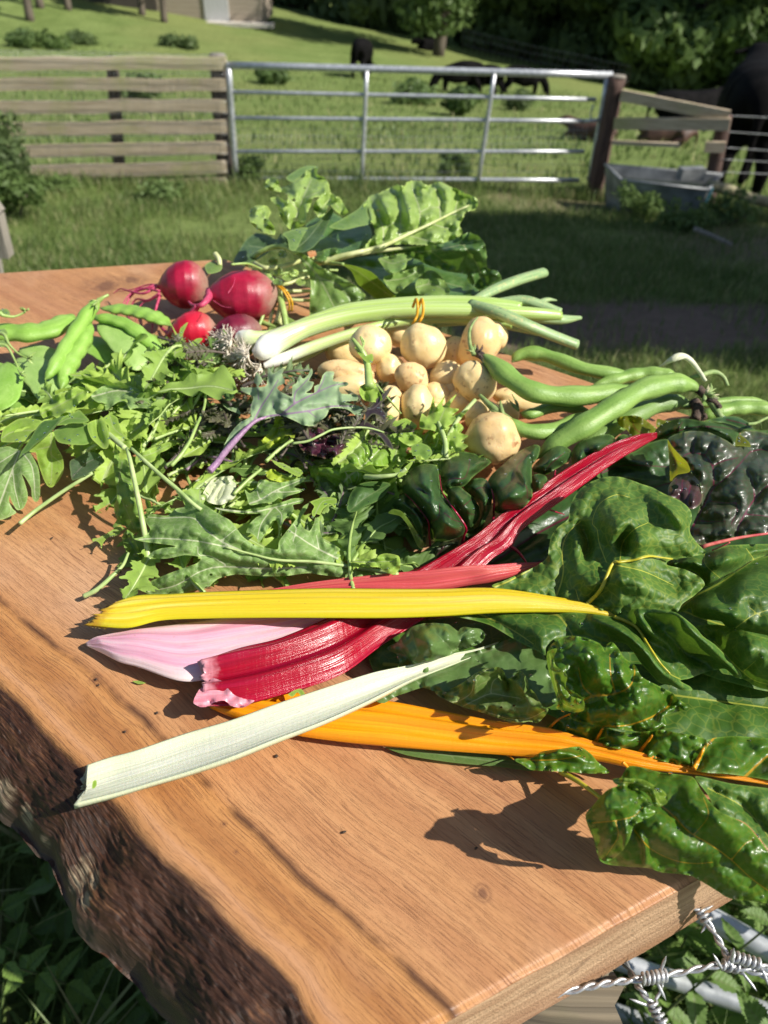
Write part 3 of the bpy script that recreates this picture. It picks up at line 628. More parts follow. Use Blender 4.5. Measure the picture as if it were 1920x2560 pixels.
    wc = n.mix(pale, wc, n.mix(n.ramp(bk, [(.44, 0.), (.56, 1.)]), (.09, .055, .032), (.42, .33, .21)))
    edge = n.ramp(n.ma('ADD', T, n.ma('MULTIPLY', n.noise(uv, 40, 4), .012)), [(.048, 1.), (.060, 0.)])
    wc = n.mix(n.ma('MULTIPLY', edge, .55), wc, (.10, .085, .065))
    c = n.mix(wane, c, wc)
    h = n.ma('SUBTRACT', n.ma('MULTIPLY', n.noise(o, 350, 4), .3), n.ma('ADD', n.ma('ADD', pm, n.ma('MULTIPLY', pm2, .4)), n.ma('MULTIPLY', seam, 2.)))
    h = n.ma('ADD', h, n.ma('MULTIPLY', n.ma('MULTIPLY', bk, wane), 6.))
    return n.done(n.bsdf(c, n.ma('ADD', n.ma('MULTIPLY', n.noise(o, 60, 3), .22), .38), n.bump(h, .6, .0007), Specular_IOR_Level=.42))
KNOTS = [tuple(P(x, y)[:2])+(r,) for x, y, r in ((238, 1700, .006), (244, 1712, .004), (313, 1828, .003), (1205, 2232, .007), (265, 715, .045), (330, 700, .03), (395, 1783, .002), (590, 2130, .002), (480, 700, .02), (560, 2060, .003))]
LIT_BARKS = [tuple(P(x, y, -.03)[:2])+(r,) for x, y, r in ((231, 2150, .013), (200, 2195, .013), (255, 2210, .012), (170, 2110, .009), (20, 1985, .015), (65, 2040, .012), (110, 2110, .008), (225, 2250, .008))]  # spots where sunlit chips of bark are painted paler
def endmat():
    n = NT('oak_end_grain'); uv = n.uv(); o = n.pos(); s = n.sep(uv)
    a = n.noise(n.map(uv, (30, 190, 1)), 1, 4, .65, 1.); b = n.noise(n.map(uv, (9, 30, 1)), 1, 3)
    c = n.mix(n.ramp(a, [(.3, 0.), (.7, 1.)]), (.30, .17, .09), (.60, .40, .24)); c = n.mix(n.ramp(b, [(.5, 0.), (.7, .6)]), c, (.25, .11, .05))
    k = n.ramp(n.noise(n.map(uv, (120, 60, 1)), 1, 3), [(.62, 0.), (.7, 1.)]); c = n.mix(n.ma('MULTIPLY', k, .4), c, (.09, .04, .025))
    return n.done(n.bsdf(c, .8, n.bump(n.ma('ADD', a, n.noise(o, 700, 3)), .7, .0012)))
def build_slab():
    q0 = np.array([.045, .132]); ed = np.array([.889, .457])
    Fp = q0-ed*.1003; Bp = q0+ed*.66; Dp = np.array([-.23, 1.03]); Ep = np.array([-.98, .83])
    a = np.concatenate([np.linspace(0, .085, 130), np.linspace(.09, 1, 60)]); b = np.concatenate([[0], 1-(1-np.linspace(.0007, 1, 900))**1.0])
    A, B = np.meshgrid(a, b**1.35, indexing='ij'); A = A[..., None]; B = B[..., None]
    xy = (1-A)*((1-B)*Fp+B*Ep) + A*((1-B)*Bp+B*Dp)
    Tt = xy@ndir; Ss = xy@gdir
    def curve(pts, h): q = P([a[0] for a in pts], [a[1] for a in pts], h)[:, :2]; s_, t_ = q@gdir, q@ndir; k = np.argsort(s_); return s_[k], t_[k]
    OUT = curve([(0, 2046), (35, 2063), (64, 2092), (98, 2138), (133, 2184), (168, 2248), (185, 2312), (231, 2370), (289, 2422), (336, 2468), (382, 2520), (428, 2560)], -.045)
    DK = curve([(0, 1695), (58, 1756), (116, 1820), (214, 1918), (307, 2005), (359, 2075), (417, 2138), (475, 2190), (532, 2242), (579, 2294), (637, 2352), (683, 2393), (747, 2462), (775, 2526), (793, 2560)], 0)
    SM = curve([(0, 1500), (139, 1617), (197, 1652), (249, 1693), (307, 1756), (359, 1791), (399, 1837), (503, 1941), (550, 1993), (608, 2051), (660, 2098), (706, 2144), (758, 2196), (810, 2242), (856, 2277), (960, 2370)], 0)
    # straighten: t measured from the live edge
    p3 = np.stack([Ss, Tt, 0*Ss], -1)
    # live edge wander
    t0 = np.interp(Ss, *OUT)+.0015*vn(np.stack([Ss, 0*Ss, 3+0*Ss], -1), 90)
    edgew = np.clip(1-(Tt-.04)/.05, 0, 1); xy = xy + (edgew*(t0-.040))[..., None]*ndir
    Tt2 = xy@ndir; td = np.interp(Ss, *DK); ts = np.interp(Ss, *SM)
    Tw_ = np.where(Tt2 < td, .043+(Tt2-t0)/(td-t0)*.047, np.where(Tt2 < ts, .09+(Tt2-td)/(ts-td)*.0415, .1315+Tt2-ts))
    u = np.clip((td-Tt2+.003*vn(p3, 30))/(td-t0), 0, 1)
    z = -.034*u**1.8 - .008*ss(.85, 1, u)
    rough = (.0008*fbm(np.stack([Ss*.22, Tt, 0*Ss], -1), 210, 4)+.0009*fbm(np.stack([Ss*.3, Tt, 0*Ss], -1), 640, 2))*ss(0, .2, u)+.0022*fbm(np.stack([Ss*.35, Tt, 0*Ss], -1), 70, 4)*ss(0, .25, u) + .006*fbm(p3, 22, 2)*ss(.15, .6, u)
    hol = np.exp(-((Ss+.245)**2+(Tt-.062)**2)/.02**2)*.012
    z = z+rough-hol
    dF = (xy-q0)@np.array([.457, -.889])                     # distance past the cut end (<=0 inside)
    z = z - .0022*np.exp(-(dF/.0022)**2)*(1+.9*vn(p3, 300))
    top = np.concatenate([xy, (ZB+z)[..., None]], -1); na, nb = top.shape[:2]
    uv = np.stack([Ss, Tw_], -1)
    wm = woodmat(); root = thing('oak_slab', 'thick live edge oak slab with dark bark edge, carrying all the vegetables', 'wooden slab', (0.1, .4, ZB-.04))
    mesh('top', top, gridf(na, nb), wm, root, uv=uv)
    def skirt(name, line, mat, din, depth, uvs, rows=9, jit=.0006, tv=None):
        L = np.asarray(line); out = []
        for k in range(rows):
            t = k/(rows-1); p = L.copy(); zt = L[:, 2]; zb = ZB-depth; p[:, 2] = zt+(zb-zt)*t; p[:, :2] += np.asarray(din)*t
            if 0 < k: p += jit*np.stack([vn(p, 260), vn(p+5, 260), 0*p[:, 0]], -1)
            out.append(p)
        g = np.stack(out, 0); U = np.stack(np.broadcast_arrays(uvs[None, :], g[..., 2] if tv is None else tv+0*g[..., 2]), -1); return mesh(name, g, gridf(rows, len(L)), mat, root, uv=U)
    em = endmat()
    skirt('cut_end', top[:, 0], em, (.0018, -.0034), .060, np.linspace(0, .95, na)**1, 14)
    skirt('bark_edge', top[0], wm, (.055, .068), .058, Ss[0], 10, .003, .052)
    skirt('far_end', top[:, -1], em, (0, 0), .060, np.linspace(0, 1, na))
    skirt('far_side', top[-1], em, (0, 0), .060, np.linspace(0, 1, nb))
    und = np.stack([np.append(p, ZB-.0595) for p in (Fp+ndir*.085, Bp, Dp, Ep+ndir*.085)]); mesh('underside', und, [(0, 3, 2, 1)], em, root, smooth=False)
build_slab()
# ================================================================== TRACED LEAVES
def Z(x0, y0, s, pts): return [(x0+a[0]/s, y0+a[1]/s)+tuple(a[2:]) for a in pts]
def zA(*p): return Z(960, 1120, 3.456, p)
def zB(*p): return Z(1440, 1040, 3.456, p)
def zC(*p): return Z(1440, 1380, 3.456, p)
def zD(*p): return Z(960, 1520, 3.456, p)
def zE(*p): return Z(0, 1020, 3.456, p)
def zF(*p): return Z(480, 880, 3.456, p)
def zG(*p): return Z(600, 400, 2.5136, p)
def zH(*p): return Z(480, 1150, 2.765, p)
def r3(*p): return Z(0, 560, 1.728, p)
def r4(*p): return Z(800, 560, 1.728, p)
def r5(*p): return Z(0, 1000, 1.728, p)
def r6(*p): return Z(960, 1000, 1.728, p)
def r7(*p): return Z(960, 1600, 1.728, p)
def r8(*p): return Z(0, 1600, 1.728, p)
def segdist(X, pl):
    """distance of points to a polyline and position along it 0..1"""
    pl = np.asarray(pl, float)[:, :2]; a = pl[:-1]; b = pl[1:]; d = b-a; L2 = (d**2).sum(1)+1e-9
    t = np.clip(((X[:, None, :]-a[None])*d[None]).sum(-1)/L2, 0, 1)
    q = a[None]+t[..., None]*d[None]; D = np.sqrt(((X[:, None, :]-q)**2).sum(-1)); k = D.argmin(1)
    L = np.sqrt(L2); cum = np.concatenate([[0], np.cumsum(L)]); s = (cum[k]+t[np.arange(len(X)), k]*L[k])/cum[-1]
    return D[np.arange(len(X)), k], s
def inside(X, poly):
    x, y = X[:, 0], X[:, 1]; c = np.zeros(len(X), bool); p = poly; q = np.roll(poly, 1, 0)
    for (x0, y0), (x1, y1) in zip(p, q):
        k = ((y0 > y) != (y1 > y)); 
        with np.errstate(divide='ignore', invalid='ignore'): c ^= k & (x < (x1-x0)*(y-y0)/(y1-y0)+x0)
    return c
def closed_cr(pts, step, sharp=False):
    p = np.asarray([q[:2] for q in pts], float); n = len(p); out = []
    for i in range(n):
        a, b, c, d = p[i-1], p[i], p[(i+1) % n], p[(i+2) % n]; m = max(1, int(np.linalg.norm(c-b)/step))
        for k in range(m):
            t = k/m
            if sharp: out.append(b+(c-b)*t); continue
            q = .5*((2*b)+(-a+c)*t+(2*a-5*b+4*c-d)*t*t+(-a+3*b-3*c+d)*t**3); out.append(q*.75+(b+(c-b)*t)*.25)
    return np.array(out)
pid = [0]; REG = []
def patch(name, outline, h, mat, parent, veins=(), folds=(), hp=(), puck=0.0, pfall=16., noise=0.0, nscale=22., edge=0.0, escale=14., grid=6., teeth=(0, 10), holes=(), sharp=False, droop=0.0, dspan=20., vsink=0.0, crk=.07):
    """leaf blade traced as an outline, lifted to its own height field and pillowed between its veins"""
    pid[0] += 1; sd = pid[0]*13.7
    B = closed_cr(outline, grid*.8, sharp)
    if teeth[0]:
        n = len(B); nrm = np.roll(B, -1, 0)-np.roll(B, 1, 0); nrm = np.stack([nrm[:, 1], -nrm[:, 0]], -1); nrm /= np.linalg.norm(nrm, axis=1)[:, None]+1e-9
        s = np.cumsum(np.linalg.norm(np.roll(B, -1, 0)-B, axis=1)); w_ = (s/teeth[1]+.8*vn(np.stack([s*.02, 0*s+sd, 0*s], -1)*4)) % 1
        B = B+nrm*(teeth[0]*(np.abs(w_-.35)-.3)*(1+.8*vn(np.stack([s*.05, 0*s, 0*s+sd], -1))))[:, None]
    lo, hi = B.min(0), B.max(0)
    gx = np.arange(lo[0], hi[0], grid); gy = np.arange(lo[1], hi[1], grid*.87); X, Y = np.meshgrid(gx, gy); X = X+(np.arange(len(gy)) % 2)[:, None]*grid/2
    I = np.stack([X.ravel(), Y.ravel()], -1)+rs.uniform(-.12, .12, (X.size, 2))*grid
    I = I[inside(I, B)]; dB, _ = segdist(I, np.vstack([B, B[:1]])) if len(I) else (np.zeros(0), 0); I = I[dB > grid*.55]
    pts = [B]; n0 = len(B); edges = [(i, (i+1) % n0) for i in range(n0)]; n = n0; VV = []
    for v in veins:
        p, wv = v[0], v[1]; p = cr([q[:2] for q in p], max(3, int(sum(np.hypot(p[i+1][0]-p[i][0], p[i+1][1]-p[i][1]) for i in range(len(p)-1))/grid)+1)); VV.append((p, wv))
        ok = inside(p, B); dd, _ = segdist(p, np.vstack([B, B[:1]])); ok &= dd > grid*.4; q = p[ok]
        if len(q) > 1:
            if len(I): dI, _ = segdist(I, q); I = I[dI > grid*.5]
            pts.append(q); edges += [(n+i, n+i+1) for i in range(len(q)-1) if np.linalg.norm(q[i+1]-q[i]) < grid*2.5]; n += len(q)
    HH = []
    for hc in holes:
        a = np.linspace(0, 2*np.pi, 10, endpoint=False); q = np.stack([hc[0]+hc[2]*np.cos(a)*(1+.2*rs.rand(10)), hc[1]+hc[2]*np.sin(a)*.75], -1)
        dI = np.hypot(I[:, 0]-hc[0], I[:, 1]-hc[1]); I = I[dI > hc[2]*1.25]; pts.append(q); edges += [(n+i, n+(i+1) % 10) for i in range(10)]; n += 10; HH.append(q)
    pts.append(I); X = np.vstack(pts)
    vv, _, ff, _, _, _ = geometry.delaunay_2d_cdt([Vector(p) for p in X], edges, [list(range(n0))], 1, 1e-4)
    X = np.array([tuple(p) for p in vv]); 
    if HH:
        cen = np.array([X[list(t)].mean(0) for t in ff]); k = np.ones(len(ff), bool)
        for q in HH: k &= ~inside(cen, q)
        ff = [t for t, g in zip(ff, k) if g]
    # height
    hz = np.full(len(X), float(h))
    if len(hp):
        H = np.array(hp, float); c0 = H[:, :2].mean(0); A = (H[:, :2]-c0)/100; Bx = (X-c0)/100; m_ = len(H)
        ph = lambda d2: .5*d2*np.log(d2+1e-6)
        K = np.zeros((m_+3, m_+3)); K[:m_, :m_] = ph(((A[:, None]-A[None])**2).sum(-1))+.25*np.eye(m_); K[:m_, m_] = 1; K[:m_, m_+1:] = A; K[m_:, :m_] = K[:m_, m_:].T
        sol = np.linalg.lstsq(K, np.r_[H[:, 2], 0, 0, 0], rcond=1e-9)[0]
        hz = ph(((Bx[:, None]-A[None])**2).sum(-1))@sol[:m_]+sol[m_]+Bx@sol[m_+1:]; hz = np.clip(hz, H[:, 2].min()-.006, H[:, 2].max()+.008)
    vd = np.full(len(X), 9.); prod = np.ones(len(X)); vs = np.zeros(len(X))
    dB, _ = segdist(X, np.vstack([B, B[:1]]))
    for p, wv in VV:
        d, s = segdist(X, p); ww = wv*(1-.72*s)+.6; vd = np.minimum(vd, d/ww); g = np.exp(-(d/pfall)**2)*(1-.35*s); prod *= 1-g
        vs = np.maximum(vs, np.exp(-(d/(ww*1.3+2))**2)*(1-.4*s))
    q3 = np.stack([X[:, 0], X[:, 1], 0*X[:, 0]+sd*9], -1)
    if puck: hz = hz+puck*.6*(prod-.5)*(1-np.exp(-(dB/12)**2)*.7)*(1+.5*vn(q3, .04)) + puck*.16*vn(q3, .022)*np.minimum(1, dB/20)
    if puck > .004:
        wp = X+6*np.stack([vn(q3, .05), vn(q3+50, .05)], -1); c_ = 24. if puck > .009 else 30.; qd = worley((wp+sd)/c_); hz = hz+puck*crk*(np.minimum(qd, .45)/.45)**.6*(1-np.exp(-(dB/8)**2)*.7)
    hz = hz - vsink*vs
    for f_ in folds:
        p = cr([q[:2] for q in f_[0]], 24); d, s = segdist(X, p); hz = hz+f_[2]*np.exp(-(d/f_[1])**2)*np.sin(np.pi*np.clip(s*.9+.08, 0, 1))**.6
    if noise: hz = hz+noise*.55*vn(q3, .4/nscale)+noise*.06*vn(q3, 1/nscale)
    if edge: hz = hz+edge*np.exp(-(dB/escale)**2)*(vn(q3, 1/15.)*1.6)
    if droop: hz = hz-droop*np.exp(-(dB/dspan)**2)
    hz = np.maximum(hz, .0012) if parent.get('hang') is None else hz
    REG.append((X, hz))
    V = P(X[:, 0], X[:, 1], hz)
    return mesh(name, V, [tuple(t) for t in ff], mat, parent, attr={'vd': vd, 'ed': np.minimum(dB/4.2, 9)}, uv=np.stack([X[:, 0]/500, X[:, 1]/500], -1))
def rib(name, pts, r, mat, parent, seg=8, on=0, lift=.0006):
    """thin round vein or stem through px points (px,py,h) ; r in source px"""
    p = cr([q for q in pts], max(6, len(pts)*6))
    if on:
        A = np.vstack([r[0] for r in REG[-on:]]); H = np.concatenate([r[1] for r in REG[-on:]])
        d2 = ((p[:, None, :2]-A[None])**2).sum(-1); near = d2 < 64; hh = np.where(near, H[None], -9).max(1); h2 = np.where(hh > -1, hh+lift, p[:, 2])
        h2 = np.convolve(np.r_[[h2[0]]*2, h2, [h2[-1]]*2], np.ones(5)/5, 'valid'); p[:, 2] = h2
    V = P(p[:, 0], p[:, 1], p[:, 2]); k = np.mean([ppm(*q[:3]) for q in pts])
    m = MB(); m.tube(V, np.atleast_1d(r)/k, seg); return m.build(name, mat, parent)
def slab(name, rows, mat, parent, th=.008, prof='flat', nu=110, nv=30, rag=.0, bot=.6):
    """stalk: rows of (Lx,Ly,Rx,Ry,h) edges in px at height h; prof shapes the upper face"""
    R = cr(rows, nu); L = P(R[:, 0], R[:, 1], R[:, 4]); Rr = P(R[:, 2], R[:, 3], R[:, 4])
    v = np.linspace(-1, 1, nv); w_ = np.linalg.norm(L-Rr, axis=1); ts = np.minimum(1, w_/.018)
    if prof == 'chan': f = .25-.9*(1-v**2)**1.0*.55+.75*np.exp(-((np.abs(v)-.93)/.12)**2)*.5
    elif prof == 'ridge': f = .9*(1-np.abs(v)**3)+.28*np.cos(v*7.5)
    elif prof == 'fold': f = 1.1*np.exp(-((v+.45)/.33)**2)+.85*np.exp(-((v-.45)/.3)**2)
    else: f = (1-np.abs(v)**2.4)*.8+.07*np.cos(v*16)
    U = np.linspace(0, 1, nu); base = L[:, None, :]*(1-(v[None, :, None]+1)/2)+Rr[:, None, :]*((v[None, :, None]+1)/2)
    nz = vn(np.stack([U[:, None]*6+0*v, v[None]*1.5+0*U[:, None], 0*U[:, None]+0*v+pid[0]], -1)); pid[0] += 1
    top = base.copy(); top[..., 2] += th*(f[None]+.22*nz)*ts[:, None]
    low = base[:, ::-1].copy()[:, 1:-1]; low[..., 2] -= th*bot*((1-v[1:-1]**2)**.5)[None]*ts[:, None]
    g = np.concatenate([top, low], 1); nt = g.shape[1]
    d = (g[1]-g[0]); d /= np.linalg.norm(d, axis=1)[:, None]+1e-9
    if rag:
        rg = vn(np.stack([np.arange(nt)*.9, 0*np.arange(nt)+pid[0], 0*np.arange(nt)], -1))*rag; g[0] += d*rg[:, None]; g[1] += d*rg[:, None]*.5
    uv = np.stack(np.broadcast_arrays(U[:, None], np.concatenate([(v+1)/2, (1-v[1:-1])/2])[None]), -1).reshape(-1, 2)
    V = g.reshape(-1, 3); F_ = gridf(nu, nt, True).tolist(); c0 = g[0].mean(0)+d.mean(0)*.002; c1 = g[-1].mean(0)
    V = np.vstack([V, c0, c1]); uv = np.vstack([uv, [0, .5], [1, .5]]); a, b = nu*nt, nu*nt+1
    F_ += [(a, (i+1) % nt, i) for i in range(nt)]+[(b, (nu-1)*nt+i, (nu-1)*nt+(i+1) % nt) for i in range(nt)]
    return mesh(name, V, F_, mat, parent, uv=uv)
def at(px, py, h=0.): return tuple(P(px, py, h))
# ================================================================== CHARD
G1 = leafmat('chard_green', (.040, .108, .012), (.078, .182, .024), (.34, .38, .05), .5, .2, 150, .5, spec=.5, coat=.04)
G2 = leafmat('chard_deep_green', (.026, .070, .018), (.050, .122, .030), (.10, .012, .03), .38, .16, 170, .6, spec=.5, coat=.08, rt=.16)
GP = leafmat('chard_purple_green', (.026, .055, .022), (.055, .070, .036), (.12, .008, .035), .42, .16, 150, .5, spec=.6, coat=.3)
GO = leafmat('chard_orange_veined', (.038, .108, .008), (.085, .20, .016), (.45, .26, .015), .36, .2, 150, .5, spec=.5, coat=.12, rt=.10)
GW = leafmat('chard_pale_veined', (.06, .16, .025), (.11, .24, .045), (.45, .54, .28), .34, .25, 130, .4, spec=.5, coat=.05, under=(.12, .2, .06))
GU = leafmat('chard_underside', (.10, .17, .035), (.16, .24, .06), (.42, .45, .2), .4, .3, 120, .3)
GL = leafmat('chard_lime', (.09, .17, .015), (.16, .27, .03), (.4, .45, .1), .3, .35, 140, .3, coat=.2)
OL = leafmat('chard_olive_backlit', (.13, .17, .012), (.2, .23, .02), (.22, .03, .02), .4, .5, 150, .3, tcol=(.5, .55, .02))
PU = leafmat('chard_purple_flap', (.05, .022, .03), (.085, .05, .05), (.16, .015, .05), .3, .2, 150, .4, coat=.2)
ST_Y = stalkmat('stalk_yellow', (.66, .45, .008), (.80, .62, .04), (.86, .76, .22), edge=(.55, .50, .01), tip=(.36, .16, .02))
ST_C = stalkmat('stalk_crimson', (.22, .001, .010), (.40, .003, .020), (.34, .006, .045), rough=.2, freq=22, bump=.7, edge=(.42, .004, .03), tip=(.8, .4, .45))
ST_P = stalkmat('stalk_pink', (.66, .27, .38), (.76, .50, .56), (.74, .62, .60), freq=14, rough=.36, edge=(.86, .72, .66), tip=(.85, .8, .7))
ST_S = stalkmat('stalk_salmon', (.46, .035, .06), (.62, .12, .10), (.64, .18, .12), rough=.3)
ST_W = stalkmat('stalk_white', (.58, .60, .42), (.76, .76, .66), (.62, .66, .42), freq=16, rough=.42, bump=.6, edge=(.60, .64, .42))
ST_O = stalkmat('stalk_orange', (.80, .24, .003), (.90, .42, .008), (.95, .36, .01), freq=20, rough=.33, bump=.4)
V_R = plain('vein_crimson', (.20, .004, .02), (.42, .008, .05), 120, .3, .2, .0006); V_Y = plain('vein_yellow', (.42, .38, .02), (.6, .5, .04), 120, .4, .2, .0006)
V_O = plain('vein_orange', (.6, .2, .004), (.85, .36, .01), 120, .35, .2, .0006); V_S = plain('vein_salmon', (.5, .06, .07), (.72, .22, .17), 120, .3, .2, .0006)
V_W = plain('vein_white', (.5, .58, .36), (.7, .75, .56), 120, .4, .2, .0006)
# backing leaves lying flat on the slab under the heap of chard
t = thing('chard_leaf', 'dark chard leaf lying flat in shade beneath the white and orange stalks', 'chard leaf', at(1500, 1700))
patch('blade', [(930, 1590), (1150, 1540), (1440, 1560), (1700, 1600), (1990, 1640), (2010, 1960), (1700, 1905), (1480, 1830), (1300, 1760), (1120, 1720), (950, 1700)], .006, G1, t, veins=[([(960, 1660), (1300, 1690), (1700, 1740), (2000, 1780)], 5)], puck=.006, grid=10, noise=.004)
t = thing('chard_leaf', 'shaded dark chard leaf lying under the right side of the crimson stalk', 'chard leaf', at(1300, 1340))
patch('blade', [(1150, 1440), (1220, 1350), (1330, 1270), (1420, 1190), (1500, 1150), (1640, 1090), (1760, 1110), (2000, 1120), (2000, 1420), (1700, 1440), (1450, 1430), (1250, 1440)], .009, G2, t, veins=[([(1200, 1430), (1350, 1330), (1500, 1260), (1700, 1200)], 4), ([(1300, 1420), (1420, 1380), (1560, 1330)], 2)], puck=.010, grid=9, noise=.006, nscale=40)
patch('blade', [(1640, 1470), (1760, 1440), (2000, 1440), (2000, 1720), (1800, 1700), (1680, 1640), (1600, 1560)], .018, G1, t, grid=9, puck=.006, veins=[([(1640, 1500), (1800, 1560), (1990, 1600)], 3)])
# ---------------- orange
t = thing('chard_leaf', 'broad orange chard stalk with puckered dark green blade, nearest the front', 'chard leaf', at(960, 1810))
slab('stalk', [(515, 1752, 530, 1772, .003), (600, 1738, 590, 1796, .004), (720, 1735, 718, 1834, .006), (850, 1742, 850, 1855, .007), (960, 1753, 960, 1866, .008), (1076, 1774, 1076, 1875, .009), (1249, 1808, 1249, 1886, .011), (1365, 1823, 1365, 1895, .014), (1481, 1855, 1481, 1900, .017), (1597, 1884, 1597, 1922, .02), (1741, 1921, 1741, 1936, .022), (1920, 1950, 1920, 1962, .024), (2010, 1968, 2010, 1976, .024)], ST_O, t, .007, 'ridge', rag=.001)
patch('blade', r7((700, 385), (745, 350), (800, 335), (940, 375), (1050, 400), (1200, 388), (1240, 395), (1390, 430), (1375, 510), (1345, 560), (1100, 492), (900, 445)), .024, GO, t, veins=[(r7((910, 440), (945, 380)), 5), (r7((1095, 492), (1160, 405)), 5), (r7((1340, 555), (1385, 460), (1400, 430)), 5)], puck=.012, pfall=20, noise=.004, edge=.004, grid=5, hp=r7((700, 385, .012), (900, 445, .016), (1100, 492, .019), (1340, 560, .022), (1390, 430, .034), (1200, 390, .034), (1000, 395, .03), (800, 335, .022)))
patch('blade', r7((1345, 560), (1380, 440), (1500, 415), (1659, 425), (1800, 440), (1800, 640), (1659, 605), (1500, 580)), .026, GO, t, veins=[(r7((1340, 555), (1400, 450), (1500, 370)), 5), (r7((1560, 590), (1659, 500), (1760, 450)), 4)], puck=.012, pfall=20, noise=.006, grid=6)
patch('blade', r7((0, 458), (200, 478), (420, 485), (520, 500), (570, 516), (620, 530), (640, 566), (500, 548), (300, 530), (100, 498)), .004, GW, t, veins=[(r7((0, 462), (300, 500), (620, 545)), 3), (r7((280, 480), (310, 530)), 1.5)], puck=.003, grid=5)
patch('blade', r7((560, 515), (640, 508), (680, 482), (760, 470), (842, 460), (890, 488), (925, 528), (975, 572), (900, 577), (760, 568), (640, 562), (600, 540)), .02, GO, t, veins=[(r7((640, 520), (760, 515), (850, 500)), 2)], folds=[(r7((680, 500), (780, 488), (880, 520)), 14, .010)], puck=.006, grid=4, edge=.003)
for p, r_ in (((705, 390, .02), (750, 345, .026), (805, 318, .03)), (4., 2.)), (((912, 445, .022), (930, 410, .026), (947, 378, .03)), (5, 3)), (((1098, 492, .024), (1130, 450, .028), (1160, 410, .034)), (5, 3)), (((1338, 556, .028), (1360, 510, .034), (1380, 470, .036)), (6, 3.5)), (((1030, 528, .024), (1048, 545, .022), (1060, 566, .02)), (5, 3)), (((520, 492, .014), (545, 505, .012), (560, 516, .01)), (3, 1)):
    rib('vein', r7(*p), r_, V_O, t, on=5)
# curled, blistered upper half of the orange leaf
patch('blade', r7((705, 55), (730, 12), (790, -18), (860, -12), (935, 18), (955, 50), (962, 20), (985, 8), (1015, 40), (1035, 75), (1085, 110), (1115, 160), (1180, 195), (1240, 225), (1265, 250), (1312, 285), (1298, 302), (1215, 325), (1220, 360), (1200, 392), (1140, 400), (1040, 388), (930, 372), (830, 350), (800, 325), (862, 300), (840, 285), (745, 200), (715, 120)), .05, GO, t,
      veins=[(r7((830, 320), (880, 250), (1000, 232), (1060, 200), (1082, 150), (1080, 110)), 4), (r7((1245, 245), (1225, 290), (1150, 335), (1050, 368), (930, 372)), 3), (r7((905, 245), (860, 200), (840, 120)), 2.5), (r7((1000, 232), (980, 150), (975, 60)), 2)], puck=.020, pfall=24, noise=.005, grid=4.5, edge=.004,
      hp=r7((705, 55, .055), (800, -10, .06), (950, 30, .062), (1035, 75, .06), (1180, 195, .05), (1310, 285, .04), (1215, 330, .038), (1040, 385, .032), (830, 345, .03), (900, 280, .042), (1100, 300, .055), (980, 130, .075), (850, 100, .062), (1200, 260, .05)))
patch('blade', r7((702, 60), (722, 40), (748, 38), (735, 75), (742, 110), (790, 150), (785, 200), (805, 240), (862, 262), (864, 302), (835, 312), (790, 308), (742, 294), (752, 270), (728, 190), (708, 120)), .06, GL, t, veins=[(r7((715, 60), (738, 180), (770, 270), (830, 300)), 1.6)], folds=[(r7((720, 60), (745, 180), (800, 270)), 10, .006)], grid=4, edge=.004, hp=r7((705, 60, .062), (745, 40, .072), (790, 150, .078), (860, 270, .068), (740, 290, .05), (715, 150, .056)))
# ---------------- crimson
t = thing('chard_leaf', 'crimson chard stalk with dark blistered blade, crossing under the yellow stalk', 'chard leaf', at(1180, 1400))
slab('stalk', [(509, 1652, 500, 1765, .017), (600, 1622, 596, 1762, .018), (700, 1598, 705, 1736, .018), (810, 1550, 850, 1688, .017), (905, 1500, 960, 1610, .014), (1003, 1437, 1130, 1500, .014), (1105, 1392, 1229, 1398, .022), (1160, 1357, 1278, 1366, .025), (1235, 1308, 1307, 1322, .03), (1307, 1262, 1365, 1278, .036), (1380, 1207, 1423, 1236, .042), (1498, 1135, 1535, 1156, .046), (1579, 1102, 1593, 1121, .046), (1640, 1086, 1642, 1094, .042)], ST_C, t, .010, 'fold', rag=.004)
patch('cut_edge', r8((835, 270), (860, 215), (900, 185), (920, 165), (960, 180), (1010, 235), (1060, 255), (1100, 262), (1050, 292), (1000, 285), (970, 262), (930, 268), (900, 285), (870, 290)), .024, stalkmat('torn_pink', (.75, .18, .24), (.85, .5, .55), freq=30), t, noise=.003, edge=.003, grid=4, teeth=(2, 9))
def pillow(pts, hp, veins=(), puck=.012, mat=G2, par=None, src=zA, name='blade', **k):
    a = dict(grid=4.5, pfall=15, noise=.005, nscale=18, droop=.016, dspan=13, edge=.003); a.update(k)
    return patch(name, src(*pts), .04, mat, par or t, veins=[(src(*v), w_) for v, w_ in veins], puck=puck, hp=src(*hp), **a)
dv = ((190, 400), (330, 550), (385, 650), (395, 800), (405, 985)); dv2 = ((480, 230), (500, 380), (570, 480), (690, 640), (705, 730), (672, 830))
pillow([(60, 500), (120, 430), (200, 400), (330, 540), (390, 640), (382, 720), (350, 860), (330, 870), (300, 760), (240, 620), (150, 540)], [(60, 500, .045), (200, 400, .052), (390, 650, .05), (330, 860, .028), (300, 600, .06)], [(dv, 2.0), (((230, 560), (330, 600), (385, 640)), 1)], par=t)
pillow([(500, 115), (600, 40), (700, 32), (820, 60), (930, 110), (900, 150), (780, 240), (690, 330), (560, 352), (545, 400), (505, 330), (480, 230)], [(500, 115, .04), (700, 35, .045), (930, 110, .03), (690, 330, .058), (545, 400, .06), (650, 200, .066)], [(((500, 300), (600, 262), (690, 262), (730, 180), (740, 90)), 1.4)], par=t)
